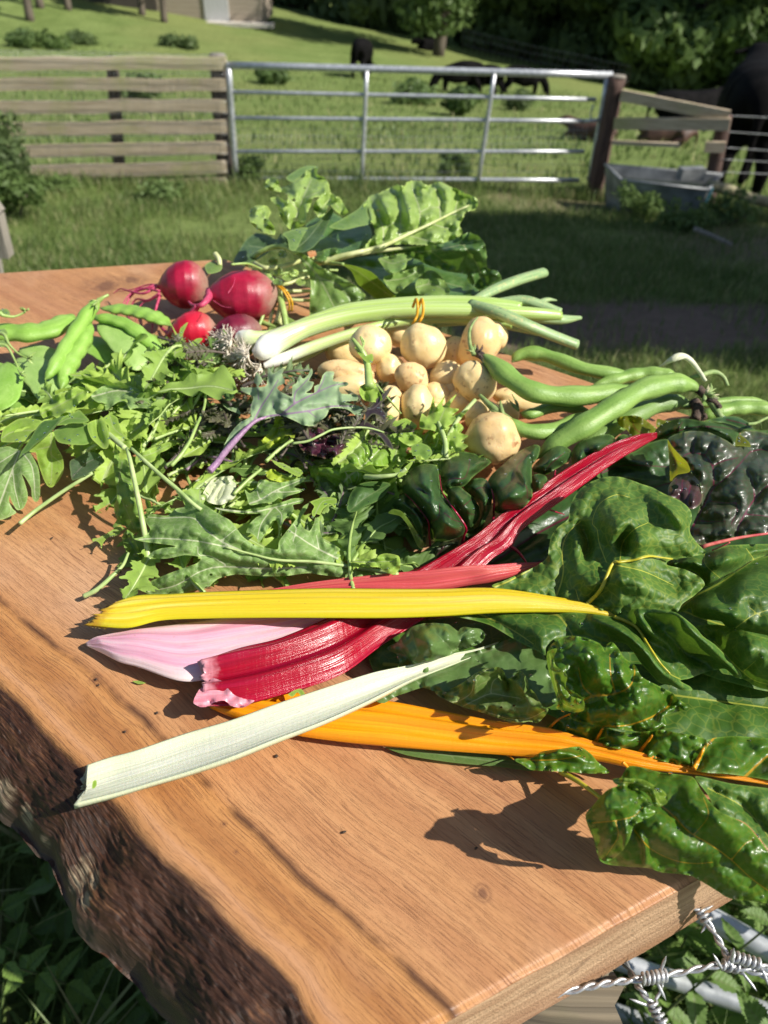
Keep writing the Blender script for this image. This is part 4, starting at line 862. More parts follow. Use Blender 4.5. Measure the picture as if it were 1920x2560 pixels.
pillow([(150, 300), (180, 240), (240, 175), (340, 138), (440, 145), (472, 190), (480, 300), (500, 400), (560, 475), (640, 570), (705, 670), (690, 745), (620, 780), (520, 805), (405, 800), (395, 700), (375, 620), (320, 540), (250, 450), (165, 385)], [(150, 300, .045), (340, 138, .055), (480, 250, .06), (560, 480, .07), (705, 680, .058), (520, 800, .034), (400, 790, .03), (330, 560, .055), (300, 320, .075), (520, 620, .076), (450, 440, .072)], [(dv, 2.2), (dv2, 2.), (((230, 215), (280, 330), (370, 400)), 1), (((395, 640), (470, 600), (480, 480)), 1.2), (((520, 560), (600, 620), (690, 640)), 1)], puck=.016, par=t)
pillow([(550, 350), (640, 325), (700, 370), (760, 420), (818, 500), (825, 590), (790, 650), (740, 700), (700, 690), (640, 575), (560, 465)], [(550, 350, .055), (760, 420, .06), (820, 560, .055), (720, 690, .04), (660, 480, .076)], [(((600, 480), (680, 500), (760, 440)), 1.2), (((640, 570), (700, 560), (800, 580)), 1)], par=t)
pillow([(690, 330), (760, 272), (840, 258), (890, 280), (920, 340), (935, 430), (920, 530), (880, 620), (850, 700), (790, 745), (715, 740), (740, 700), (800, 640), (826, 540), (800, 460), (740, 410)], [(690, 330, .05), (850, 258, .055), (930, 430, .06), (850, 700, .036), (730, 730, .03), (810, 420, .05), (880, 450, .07)], [(((905, 345), (800, 350), (770, 430)), 1)], par=t)
pillow([(910, 340), (900, 280), (940, 220), (1010, 160), (1110, 70), (1200, 10), (1300, -30), (1350, -10), (1330, 80), (1280, 150), (1278, 300), (1282, 420), (1240, 480), (1190, 530), (1090, 560), (960, 556), (938, 450)], [(910, 300, .05), (1110, 70, .045), (1340, 0, .05), (1280, 300, .07), (1190, 530, .05), (960, 555, .042), (1080, 420, .078), (1150, 250, .06)], [(((1240, 60), (1150, 160), (1170, 260), (1230, 340), (1240, 440)), 1.4), (((950, 400), (1050, 340), (1130, 250)), 1), (((1000, 556), (1100, 500), (1240, 470)), 1)], folds=[(zA((1150, 180), (1220, 280), (1250, 420)), 9, .01)], puck=.012, par=t)
pillow([(1272, 250), (1340, 222), (1400, 245), (1412, 300), (1385, 370), (1310, 430), (1272, 405)], [(1272, 250, .055), (1400, 250, .055), (1300, 430, .045), (1340, 320, .066)], par=t)
pillow([(1285, 160), (1340, 100), (1420, 30), (1520, -30), (1600, 10), (1625, 50), (1600, 100), (1540, 150), (1480, 185), (1400, 232), (1340, 215), (1290, 205)], [(1285, 160, .05), (1520, -30, .05), (1620, 50, .056), (1400, 230, .055), (1450, 100, .07)], [(((1380, 220), (1450, 130), (1560, 40)), 1.3)], par=t)
pillow([(0, 250), (60, 215), (150, 180), (280, 155), (335, 190), (340, 260), (270, 320), (200, 365), (110, 400), (20, 455), (-30, 450), (-40, 330)], [(0, 250, .054), (280, 155, .055), (340, 260, .05), (110, 400, .048), (150, 270, .064)], [(((360, 260), (330, 170), (290, 90)), 1.6), (((140, 360), (110, 300), (90, 230)), 1.6)], par=t, src=zB)
pillow([(345, 250), (360, 180), (420, 158), (490, 190), (495, 212), (440, 240), (380, 262)], [(345, 250, .05), (420, 158, .054), (495, 210, .05)], par=t, src=zB)
pillow([(700, 740), (790, 745), (860, 690), (890, 660), (880, 700), (790, 780), (700, 810)], [(700, 740, .04), (880, 680, .038), (720, 800, .03)], par=t)
pillow([(410, 830), (540, 800), (640, 790), (640, 840), (540, 905), (440, 970), (415, 960)], [(410, 830, .03), (640, 800, .03), (440, 960, .024)], [(((440, 960), (520, 850)), 2)], par=t, mat=GP)
patch('blade', zA((35, 560), (80, 528), (150, 545), (200, 600), (260, 690), (310, 770), (350, 830), (330, 870), (290, 850), (250, 760), (200, 660), (140, 590), (60, 570)), .05, GU, t, grid=4, edge=.004, hp=zA((35, 560, .052), (200, 620, .055), (340, 860, .03)))
for p, r_ in (((400, 985, .024), (402, 880, .03), (390, 750, .036), (383, 640, .042), (330, 560, .05), (260, 470, .058), (180, 395, .056)), (3.2, .9)), (((672, 835, .028), (690, 760, .034), (708, 690, .05), (640, 580, .058), (560, 470, .062), (500, 370, .06), (480, 230, .05)), (3.8, 1.0)), (((940, 660, .034), (948, 560, .04), (950, 450, .05), (930, 355, .052)), (4.2, 1.4)), (((1480, 300, .044), (1475, 240, .05), (1480, 190, .054)), (4, 1.6)), (((1090, 850, .024), (1150, 890, .02), (1210, 960, .014), (1235, 1010, .01)), (5, 2)), (((1400, 510, .034), (1450, 540, .03), (1560, 575, .024)), (4, 1)), (((1060, 590, .036), (1050, 570, .038)), (3, 1)):
    rib('vein', zA(*p), r_, V_R, t, on=13, lift=.001)
# crimson leaf beyond, around the stalk tip
patch('blade', zB((180, 520), (300, 382), (400, 330), (500, 310), (640, 232), (800, 205), (812, 400), (815, 570), (700, 555), (560, 550), (430, 525), (280, 545)), .03, G2, t, veins=[(zB((200, 500), (400, 430), (600, 430), (800, 440)), 1.8)], folds=[(zB((380, 360), (550, 410), (700, 440)), 14, .014)], puck=.012, noise=.006, grid=6, hp=zB((180, 520, .026), (640, 232, .034), (800, 400, .03), (430, 530, .02)))
patch('blade', zB((640, 235), (655, 165), (700, 105), (765, 58), (860, 28), (960, 22), (1080, 42), (1300, 62), (1440, 112), (1405, 160), (1380, 262), (1280, 215), (1150, 160), (1000, 150), (880, 170), (800, 215), (720, 225)), .05, G2, t, veins=[(zB((650, 230), (850, 140), (1100, 90), (1430, 120)), 1.2), (zB((880, 120), (920, 50)), .8), (zB((1140, 90), (1160, 150)), .8)], folds=[(zB((900, 40), (890, 90), (860, 150)), 7, .010), (zB((1080, 60), (1150, 100), (1330, 170)), 9, .012)], puck=.012, noise=.004, droop=.014, grid=5, hp=zB((650, 235, .035), (765, 58, .04), (960, 22, .05), (1300, 62, .055), (1440, 112, .05), (1150, 160, .055), (1000, 90, .066)))
patch('blade', zB((1110, 42), (1250, 8), (1380, 4), (1480, 48), (1550, 118), (1659, 125), (1760, 130), (1760, 190), (1659, 150), (1500, 125), (1440, 112), (1300, 64)), .052, G2, t, veins=[(zB((1300, 30), (1450, 70), (1550, 120)), 1)], puck=.008, droop=.01, grid=5)
patch('blade', zB((350, 22), (420, 0), (500, -5), (560, 10), (620, 50), (660, 80), (692, 110), (655, 165), (560, 190), (495, 208), (470, 165), (440, 120), (380, 90)), .046, OL, t, veins=[(zB((640, 180), (520, 120), (480, 20)), 1.2)], puck=.006, edge=.006, grid=5)
patch('blade', zB((700, 100), (693, 60), (705, 25), (760, 38), (820, 45), (770, 58)), .055, OL, t, grid=4, edge=.003)
# ---------------- salmon stalked leaf with purple green blade
t = thing('chard_leaf', 'salmon pink stalk with glossy purple green blade, far right of the heap', 'chard leaf', at(1100, 1450))
slab('stalk', [(600, 1490, 600, 1505, .012), (784, 1459, 784, 1485, .018), (960, 1441, 960, 1482, .022), (1076, 1432, 1076, 1478, .024), (1160, 1424, 1162, 1464, .026), (1220, 1418, 1220, 1456, .028), (1278, 1412, 1282, 1440, .029), (1340, 1407, 1342, 1416, .029), (1400, 1402, 1402, 1408, .026)], ST_S, t, .007, 'ridge')
rib('midrib', zB((1080, 1140, .044), (1130, 1118, .047), (1300, 1075, .05), (1450, 1045, .052), (1659, 1015, .054), (1800, 995, .054)), (5.5, 2.6), V_S, t)
rib('vein', zB((1180, 1165, .04), (1240, 1140, .044), (1330, 1090, .05)), (4, 2), V_S, t)
patch('blade', zB((790, 200), (830, 170), (880, 150), (1000, 128), (1150, 142), (1280, 200), (1385, 258), (1410, 160), (1500, 125), (1659, 150), (1800, 200), (1800, 1000), (1659, 1012), (1500, 1030), (1360, 1048), (1200, 1085), (1070, 1112), (1000, 1045), (982, 990), (1045, 850), (1085, 700), (1060, 560), (985, 480), (975, 420), (900, 340), (810, 250)), .05, GP, t,
      veins=[(zB((985, 1000), (1050, 880), (1120, 740), (1190, 620), (1290, 540), (1400, 430), (1505, 310)), 3.0), (zB((1390, 1030), (1420, 920), (1540, 720), (1659, 600), (1760, 540)), 3.0), (zB((1190, 620), (1182, 450), (1110, 345), (990, 320), (900, 365)), 1.8), (zB((1182, 430), (1270, 390), (1400, 360)), 1.4), (zB((1160, 735), (1270, 750), (1390, 750)), 1.2), (zB((1060, 905), (1180, 912), (1290, 908)), 1.2), (zB((1540, 720), (1530, 600), (1480, 480)), 1.2), (zB((1505, 310), (1600, 290), (1700, 320)), 1.6), (zB((1380, 750), (1390, 830), (1340, 930)), 1.2), (zB((1010, 320), (1020, 220)), 1), (zB((1110, 345), (1160, 260)), 1), (zB((1470, 850), (1600, 860), (1720, 880)), 1.2)],
      puck=.009, pfall=13, noise=.003, edge=.003, grid=5, crk=.12, hp=zB((790, 200, .062), (1000, 128, .066), (1280, 200, .072), (1510, 290, .06), (1659, 150, .06), (985, 430, .06), (985, 1000, .04), (1360, 1048, .046), (1700, 1010, .05), (1100, 500, .068), (1400, 700, .066), (1650, 500, .07), (1190, 620, .052), (1540, 720, .056)))
patch('blade', zB((792, 205), (830, 262), (900, 340), (960, 400), (988, 470), (960, 492), (885, 505), (845, 535), (815, 572), (808, 450), (800, 330)), .064, OL, t, veins=[(zB((800, 260), (850, 380), (870, 500)), 1), (zB((850, 380), (960, 420)), 1)], puck=.004, grid=4, droop=-.004, hp=zB((792, 205, .063), (988, 470, .070), (815, 570, .05), (860, 400, .064)))
patch('blade', zB((800, 610), (850, 540), (900, 505), (985, 485), (1040, 530), (1085, 600), (1097, 680), (1075, 760), (1010, 805), (950, 790), (880, 718), (800, 690)), .062, PU, t, veins=[(zB((985, 490), (920, 560), (915, 640), (870, 720)), 1.5), (zB((990, 600), (960, 740)), 1.2)], puck=.010, grid=4, holes=[(zB((855, 613))[0][0], zB((855, 613))[0][1], 8.5)], droop=.006)
patch('blade', zB((1378, 255), (1382, 200), (1412, 160), (1470, 200), (1505, 240), (1508, 268), (1440, 262)), .068, OL, t, grid=4)
# ---------------- plain dark leaves at the right edge
t = thing('chard_leaf', 'smooth dark green chard leaf with a thin pale midrib at the right edge', 'chard leaf', at(1850, 1480))
patch('blade', zC((780, 105), (800, 62), (830, 50), (880, 52), (950, 28), (1110, 14), (1180, -10), (1300, -55), (1470, -65), (1659, -70), (1800, -60), (1800, 0), (1659, 30), (1540, 65), (1430, 150), (1290, 205), (1250, 260), (1120, 302), (1100, 260), (1060, 200), (980, 155), (900, 150), (800, 148)), .05, G1, t, veins=[(zC((1290, 205), (1430, 140), (1540, 65), (1659, 35)), 1.2), (zC((1110, 14), (1120, 110), (1250, 230)), 1.0), (zC((1470, -30), (1540, 65)), .9)], puck=.010, noise=.005, nscale=45, droop=.012, grid=5, hp=zC((780, 105, .046), (1110, 14, .055), (1470, -60, .05), (1290, 205, .046), (1120, 300, .04), (1000, 90, .058), (1300, 60, .066)))
patch('blade', zC((860, 522), (900, 460), (1000, 385), (1120, 320), (1230, 265), (1290, 215), (1400, 160), (1540, 68), (1659, 35), (1800, 0), (1800, 760), (1659, 722), (1500, 690), (1310, 652), (1250, 600), (1100, 578), (1010, 540), (990, 485), (930, 512)), .05, G1, t, veins=[(zC((860, 522), (950, 440), (1060, 365), (1170, 310), (1290, 240), (1540, 70), (1659, 36)), 2.4), (zC((1380, 655), (1520, 552), (1659, 500), (1750, 470)), 1.2), (zC((1270, 380), (1290, 430)), .7), (zC((1500, 480), (1600, 560)), .7)], folds=[(zC((1050, 480), (1250, 520), (1480, 600)), 22, .010)], puck=.008, pfall=20, noise=.008, nscale=55, grid=5, droop=.006, hp=zC((860, 522, .036), (1290, 215, .042), (1659, 35, .045), (1100, 578, .04), (1310, 650, .046), (1700, 740, .05), (1400, 350, .068), (1150, 430, .058), (1650, 450, .066)))
t = thing('chard_leaf', 'large dark green chard leaf lowest of the smooth leaves at the right edge', 'chard leaf', at(1850, 1650))
patch('blade', zC((1040, 640), (1150, 625), (1260, 632), (1400, 660), (1560, 720), (1659, 745), (1800, 780), (1800, 1220), (1659, 1190), (1560, 1165), (1430, 1095), (1300, 920), (1180, 790), (1100, 700)), .035, G1, t, veins=[(zC((1190, 770), (1340, 940), (1480, 1070), (1570, 1120), (1700, 1150)), 1.6), (zC((1450, 1030), (1550, 940)), 1)], puck=.012, noise=.008, nscale=50, grid=5, hp=zC((1040, 640, .03), (1260, 632, .036), (1659, 745, .045), (1430, 1095, .016), (1700, 1200, .025), (1500, 880, .055)))
# ---------------- green leaf hanging off the slab corner
t = thing('chard_leaf', 'glossy green chard leaf with a curled head, overhanging the slab corner', 'chard leaf', at(1600, 2050)); t['hang'] = 1
patch('blade', r7((1345, 588), (1500, 620), (1659, 640), (1800, 660), (1800, 1050), (1700, 960), (1650, 890), (1560, 790), (1440, 745), (1400, 670)), .03, G1, t, veins=[(r7((1400, 640), (1560, 730), (1700, 900)), 1.6)], puck=.010, noise=.006, nscale=50, grid=6)
patch('blade', r7((1060, 545), (1200, 572), (1330, 590), (1365, 640), (1400, 690), (1450, 740), (1560, 795), (1620, 860), (1680, 940), (1800, 1060), (1800, 1210), (1659, 1140), (1500, 1118), (1440, 1085), (1400, 1060), (1330, 1020), (1270, 1010), (1200, 1004), (1140, 985), (1060, 980), (980, 972), (935, 955), (915, 900), (905, 860), (880, 800), (872, 750), (930, 690), (1000, 640)), .04, GO, t,
      veins=[(r7((1180, 700), (1250, 760), (1320, 830), (1420, 890), (1500, 950), (1600, 1040), (1760, 1150)), 2.0), (r7((1080, 820), (1150, 900), (1250, 950), (1340, 965), (1420, 960)), 1.5), (r7((1340, 840), (1400, 760), (1380, 680)), .8), (r7((1500, 950), (1560, 880), (1600, 860)), .8)], folds=[(r7((1100, 830), (1130, 900), (1130, 975)), 8, .008), (r7((1300, 640), (1420, 760), (1560, 880)), 30, .014)], puck=.013, pfall=26, noise=.006, grid=5, edge=.003,
      hp=r7((1060, 545, .03), (1330, 590, .034), (1450, 740, .045), (1620, 860, .04), (1780, 1060, .02), (1780, 1200, -.01), (1500, 1118, .0), (1330, 1020, .008), (1140, 985, .012), (980, 972, .016), (880, 800, .04), (930, 690, .05), (1200, 850, .05), (1450, 930, .035), (1250, 720, .052), (1650, 1050, .02)))
patch('blade', r7((880, 790), (874, 755), (930, 682), (970, 645), (1030, 628), (1090, 640), (1140, 690), (1150, 730), (1180, 745), (1120, 780), (1080, 800), (1060, 860), (1035, 905), (990, 945), (950, 955), (930, 930), (912, 870), (900, 830)), .06, GO, t, veins=[(r7((900, 790), (1000, 780), (1080, 760), (1120, 720)), 1.4), (r7((1000, 780), (1010, 850), (960, 930)), 1.2)], puck=.016, pfall=20, grid=4, edge=.003, hp=r7((874, 760, .052), (1030, 628, .066), (1150, 720, .066), (1060, 860, .058), (950, 955, .022), (980, 760, .076)))
patch('blade', r7((990, 600), (1050, 596), (1120, 604), (1170, 630), (1205, 650), (1228, 680), (1222, 705), (1195, 720), (1165, 718), (1150, 680), (1120, 655), (1060, 640), (1000, 622)), .07, GL, t, veins=[(r7((1000, 612), (1110, 625), (1170, 680), (1195, 715)), 1.2)], folds=[(r7((1100, 620), (1160, 650), (1180, 710)), 6, .006)], grid=3.5, edge=.004)
rib('stalk', r7((760, 568, .018), (820, 600, .022), (880, 640, .026), (945, 690, .03)), (7, 5), V_Y, t)
# ---------------- white
t = thing('chard_leaf', 'white chard stalk reaching nearest the dark bark edge, with green curled blade', 'chard leaf', at(600, 1850))
patch('blade', zD((-60, 640), (100, 640), (230, 600), (480, 450), (600, 420), (900, 340), (1100, 265), (1250, 330), (1390, 420), (1460, 560), (1490, 700), (1490, 810), (1400, 860), (1250, 800), (1080, 760), (880, 740), (700, 780), (560, 760), (440, 722), (330, 690), (200, 730), (100, 765), (0, 822), (-80, 790)), .018, GW, t, veins=[(zD((0, 650), (230, 610), (350, 690), (460, 745)), 3.2), (zD((200, 560), (600, 450), (800, 400), (1000, 335), (1140, 270)), 5), (zD((790, 440), (900, 530)), 1.6)], puck=.006, noise=.004, grid=5, edge=.003, hp=zD((-60, 700, .018), (230, 600, .018), (600, 430, .016), (1100, 270, .016), (1490, 760, .022), (440, 720, .018)))
slab('stalk', [(215, 1924, 192, 2021, .006), (280, 1900, 279, 1998, .008), (347, 1880, 370, 1970, .011), (463, 1840, 474, 1940, .014), (579, 1806, 579, 1905, .018), (694, 1765, 694, 1858, .022), (810, 1727, 820, 1808, .025), (926, 1690, 940, 1752, .025), (1018, 1668, 1027, 1706, .022), (1076, 1652, 1085, 1682, .019), (1134, 1636, 1140, 1660, .0168), (1190, 1624, 1195, 1638, .013), (1260, 1600, 1262, 1606, .008)], ST_W, t, .006, 'chan', rag=.003)
patch('blade', zD((20, 355), (60, 320), (110, 300), (150, 250), (240, 165), (330, 135), (430, 128), (520, 135), (560, 142), (600, 170), (640, 200), (660, 175), (700, 162), (760, 172), (830, 180), (870, 215), (868, 262), (820, 310), (720, 350), (620, 385), (560, 412), (420, 452), (300, 475), (230, 492), (170, 520), (115, 530), (130, 470), (110, 400)), .035, GW, t,
      veins=[(zD((570, 410), (640, 330), (665, 250), (700, 215), (780, 165)), 2.4), (zD((225, 490), (270, 440), (290, 380), (262, 290), (235, 200)), 1.6), (zD((240, 480), (180, 400), (120, 330)), 1.4), (zD((600, 370), (530, 300), (440, 210)), 1.)], puck=.016, pfall=22, grid=4.5, edge=.004, droop=.008, hp=zD((20, 355, .022), (240, 165, .034), (430, 128, .04), (650, 200, .042), (870, 230, .036), (560, 412, .032), (230, 492, .03), (110, 520, .026), (430, 300, .055)))
patch('blade', zD((440, 722), (500, 715), (570, 700), (680, 645), (780, 570), (830, 545), (880, 520), (940, 515), (990, 510), (1030, 540), (1058, 600), (1085, 610), (1120, 590), (1165, 540), (1200, 555), (1240, 620), (1250, 680), (1310, 740), (1335, 790), (1380, 860), (1420, 870), (1400, 920), (1330, 990), (1250, 980), (1180, 995), (1100, 988), (1000, 955), (850, 905), (680, 855), (560, 805), (470, 760)), .03, GU, t,
      veins=[(zD((450, 740), (560, 805), (650, 800), (750, 735), (775, 650), (800, 590), (900, 525)), 1.6), (zD((680, 850), (800, 790), (920, 742), (1050, 760), (1180, 780)), 1.2), (zD((920, 740), (940, 640), (1000, 590)), 1), (zD((900, 905), (1100, 960), (1260, 950), (1400, 880)), 1.2)], folds=[(zD((770, 740), (790, 640), (830, 570)), 10, .010), (zD((1020, 560), (1060, 640), (1080, 720)), 10, -.012), (zD((1120, 600), (1180, 680), (1230, 760)), 12, .010)], puck=.008, grid=4, edge=.006, holes=[(zD((1012, 857))[0][0], zD((1012, 857))[0][1], 3.5), (zD((1122, 843))[0][0], zD((1122, 843))[0][1], 3)], hp=zD((440, 722, .022), (700, 645, .034), (880, 520, .046), (1060, 600, .036), (1165, 540, .046), (1330, 790, .04), (1250, 980, .026), (850, 905, .022), (600, 810, .022)))
# ---------------- pink
t = thing('chard_leaf', 'pale pink chard stalk with torn lower edge beside the yellow stalk', 'chard leaf', at(480, 1630))
slab('stalk', [(215, 1607, 218, 1615, .007), (240, 1593, 262, 1635, .009), (290, 1580, 300, 1655, .011), (347, 1570, 350, 1668, .013), (440, 1558, 446, 1702, .014), (521, 1549, 515, 1700, .013), (600, 1543, 600, 1676, .012), (700, 1536, 700, 1640, .011), (830, 1515, 840, 1585, .010), (960, 1490, 970, 1540, .010)], ST_P, t, .006, 'flat', rag=.001)
patch('torn_edge', r8((590, 118), (620, 122), (660, 120), (700, 128), (735, 140), (775, 172), (830, 180), (880, 172), (880, 150), (760, 130), (680, 100), (590, 92), (520, 80), (540, 90), (610, 100)), .009, ST_P, t, grid=4, teeth=(3, 8), noise=.003, edge=.003)
# ---------------- yellow
t = thing('chard_leaf', 'yellow chard stalk with yellow veined blade lying across the other stalks', 'chard leaf', at(800, 1500))
slab('stalk', [(290, 1508, 222, 1562, .020), (341, 1488, 318, 1569, .021), (430, 1484, 405, 1551, .022), (521, 1478, 521, 1546, .024), (660, 1472, 660, 1544, .027), (810, 1468, 810, 1544, .030), (960, 1469, 960, 1544, .032), (1100, 1470, 1100, 1540, .034), (1238, 1469, 1238, 1532, .036), (1380, 1490, 1370, 1530, .037), (1463, 1506, 1460, 1533, .038), (1530, 1530, 1528, 1541, .039), (1560, 1540, 1558, 1545, .038)], ST_Y, t, .0042, 'flat', rag=.005)
patch('torn_tip', r5((375, 975), (395, 945), (430, 925), (470, 905), (500, 885), (520, 930), (470, 985), (420, 985)), .018, stalkmat('torn_yellow', (.5, .36, .06), (.75, .66, .25), freq=30), t, grid=4, teeth=(3, 9), noise=.003)
patch('blade', zD((280, 74), (560, 70), (770, 105), (920, 150), (1010, 200), (1100, 255), (1240, 330), (1330, 375), (1395, 410), (1400, 340), (1480, 262), (1659, 262))+zC((60, 735), (120, 752), (250, 800), (340, 780), (430, 795), (500, 870), (560, 960), (640, 1050), (720, 1130), (800, 1142), (900, 1190), (1000, 1196), (990, 1165), (900, 1112), (980, 1092), (1100, 1046), (1200, 1020), (1290, 1010), (1380, 1085), (1430, 1082), (1420, 1040), (1300, 900), (1200, 800), (1100, 730), (1040, 660), (960, 590), (860, 522), (700, 495), (540, 488), (450, 500), (380, 520), (320, 558), (160, 538), (0, 522))+zD((1500, 42), (1300, 38), (800, 36), (560, 50)), .035, G1, t,
      veins=[(zC((330, 560), (430, 600), (530, 660), (620, 800), (720, 950), (810, 1050), (900, 1098)), 3.6), (zD((800, 42), (1000, 130), (1150, 215), (1290, 310)), 2.6), (zD((1400, 42), (1500, 62), (1570, 140), (1640, 255)), 4.0)],
      folds=[(zC((160, 570), (400, 690), (600, 860), (750, 1040), (980, 1185)), 15, .018), (zC((560, 500), (860, 530), (1000, 670), (1200, 850), (1425, 1065)), 17, .022), (zC((520, 530), (640, 680), (800, 800), (930, 950)), 13, .014), (zC((680, 700), (900, 860), (1200, 980)), 20, -.016)], puck=.008, pfall=18, noise=.004, grid=4.5, droop=.003,
      hp=zD((280, 74, .028), (770, 90, .032), (1240, 320, .03), (1395, 410, .034), (1480, 262, .04))+zC((120, 740, .042), (340, 780, .04), (640, 1050, .034), (1000, 1190, .024), (1100, 1046, .022), (1420, 1075, .026), (1100, 730, .046), (860, 522, .05), (540, 490, .05), (160, 540, .042), (0, 525, .038)))
patch('blade', r6((470, 808), (520, 780), (600, 745), (660, 715), (705, 680), (712, 640), (722, 590), (750, 550), (795, 515), (802, 470), (820, 420), (850, 382), (890, 355), (940, 336), (985, 330), (1030, 334), (1080, 350), (1110, 362), (1160, 378), (1210, 405), (1260, 425), (1300, 450), (1325, 480), (1330, 515), (1320, 550), (1325, 580), (1350, 615), (1380, 645), (1395, 658), (1340, 675), (1240, 690), (1222, 712), (1300, 732), (1365, 765), (1385, 800), (1340, 845), (1290, 880), (1262, 918), (1180, 908), (1090, 905), (1040, 920), (1010, 937), (900, 892), (700, 852)), .04, leafmat('chard_yellow_veined', (.058, .14, .016), (.118, .225, .036), (.50, .52, .07), .52, .22, 140, .55, spec=.5, coat=.0), t,
      veins=[(r6((870, 888), (900, 860), (935, 820), (960, 770), (985, 710), (1020, 698), (1080, 690), (1140, 672), (1200, 680), (1250, 685)), 5.0), (r6((740, 858), (765, 790), (775, 730), (770, 680), (775, 620), (800, 570), (850, 522)), 2.2), (r6((478, 808), (540, 782), (620, 740), (690, 700)), 2.4), (r6((842, 868), (828, 820)), 1.2), (r6((960, 700), (930, 620), (920, 560), (900, 528), (930, 450), (1000, 410), (1060, 420)), 1.), (r6((1020, 690), (1030, 620), (1080, 560), (1140, 530)), 1.), (r6((985, 710), (1120, 740), (1250, 800)), .9)],
      folds=[(r6((855, 545), (880, 620), (870, 700)), 14, -.014), (r6((1050, 570), (1040, 620), (1070, 650)), 16, -.014), (r6((930, 460), (1000, 400), (1080, 420)), 14, .006), (r6((1160, 420), (1240, 480), (1300, 560)), 14, .008), (r6((900, 800), (1050, 760), (1250, 850)), 26, .008)],
      puck=.012, pfall=26, noise=.006, nscale=34, grid=4.5, edge=.002, hp=r6((470, 808, .036), (600, 745, .04), (705, 680, .046), (795, 515, .058), (850, 382, .062), (985, 330, .066), (1160, 378, .07), (1325, 500, .07), (1350, 610, .06), (1395, 658, .056), (1222, 712, .05), (1385, 800, .05), (1262, 918, .042), (1010, 937, .038), (700, 852, .036), (1050, 560, .082), (820, 700, .05), (1100, 820, .056), (950, 620, .062)))
for p, r_ in (((870, 887, .042), (935, 820, .047), (985, 710, .051), (1020, 700, .053), (1080, 692, .055), (1150, 676, .057), (1245, 688, .055)), (5.2, 1.4)),:
    rib('vein', r6(*p), r_, V_Y, t, on=1)
rib('vein', zC((330, 560, .044), (430, 600, .052), (530, 660, .056), (620, 800, .052), (720, 950, .046), (810, 1050, .038)), (5, 2.), V_Y, t, on=2)
# ================================================================== POTATOES, BEETS, ONIONS, BEANS, PEAS
def skinmat(name, c1, c2, spot, rough=.42, sp=.62, scale=45, bump=.3):
    n = NT(name); o = n.pos(); a = n.noise(o, scale, 4, .6); c = n.mix(n.ramp(a, [(.3, 0.), (.7, 1.)]), c1, c2)
    s1 = n.ramp(n.noise(o, 160, 3, .6), [(sp, 0.), (sp+.06, 1.)]); big = n.ramp(n.noise(o, 38, 2), [(.5, .0), (.62, 1.)])
    c = n.mix(n.ma('MULTIPLY', s1, n.ma('ADD', .15, n.ma('MULTIPLY', big, .75))), c, spot)
    return n.done(n.bsdf(c, rough, n.bump(n.ma('ADD', n.noise(o, 400, 4), n.ma('MULTIPLY', s1, -.9)), bump*.8, .0006), Specular_IOR_Level=.5, Subsurface_Weight=.15, Subsurface_Radius=(.005, .003, .001), Subsurface_Scale=.5))
pot_m = skinmat('new_potato_skin', (.76, .55, .24), (.87, .70, .37), (.34, .18, .09), .38, .59)
pot_d = skinmat('potato_skin_peeling', (.70, .46, .19), (.84, .62, .32), (.42, .20, .09), .42, .56)
def blob(center, ax, R, lump=.05, seed=0, n=40, dents=()):
    th = np.linspace(0, np.pi, n); ph = np.linspace(0, 2*np.pi, 2*n, endpoint=False); T, Pp = np.meshgrid(th, ph, indexing='ij')
    d = np.stack([np.sin(T)*np.cos(Pp), np.sin(T)*np.sin(Pp), np.cos(T)], -1); k = 1+lump*(vn(d+seed*3.3, 1.1)+.5*vn(d+seed*5.1, 2.3))
    for (dx, dy, dz, w_, a_) in dents:
        q = np.array([dx, dy, dz]); q = q/np.linalg.norm(q); k = k-a_*np.exp(-((d-q)**2).sum(-1)/w_**2)
    v = d*k[..., None]*np.array(ax); v = v@np.array(R).T+np.array(center); return v, gridf(n, 2*n, True)
def rotm(rx, ry, rz): 
    from mathutils import Euler
    return np.array(Euler((rx, ry, rz)).to_matrix())
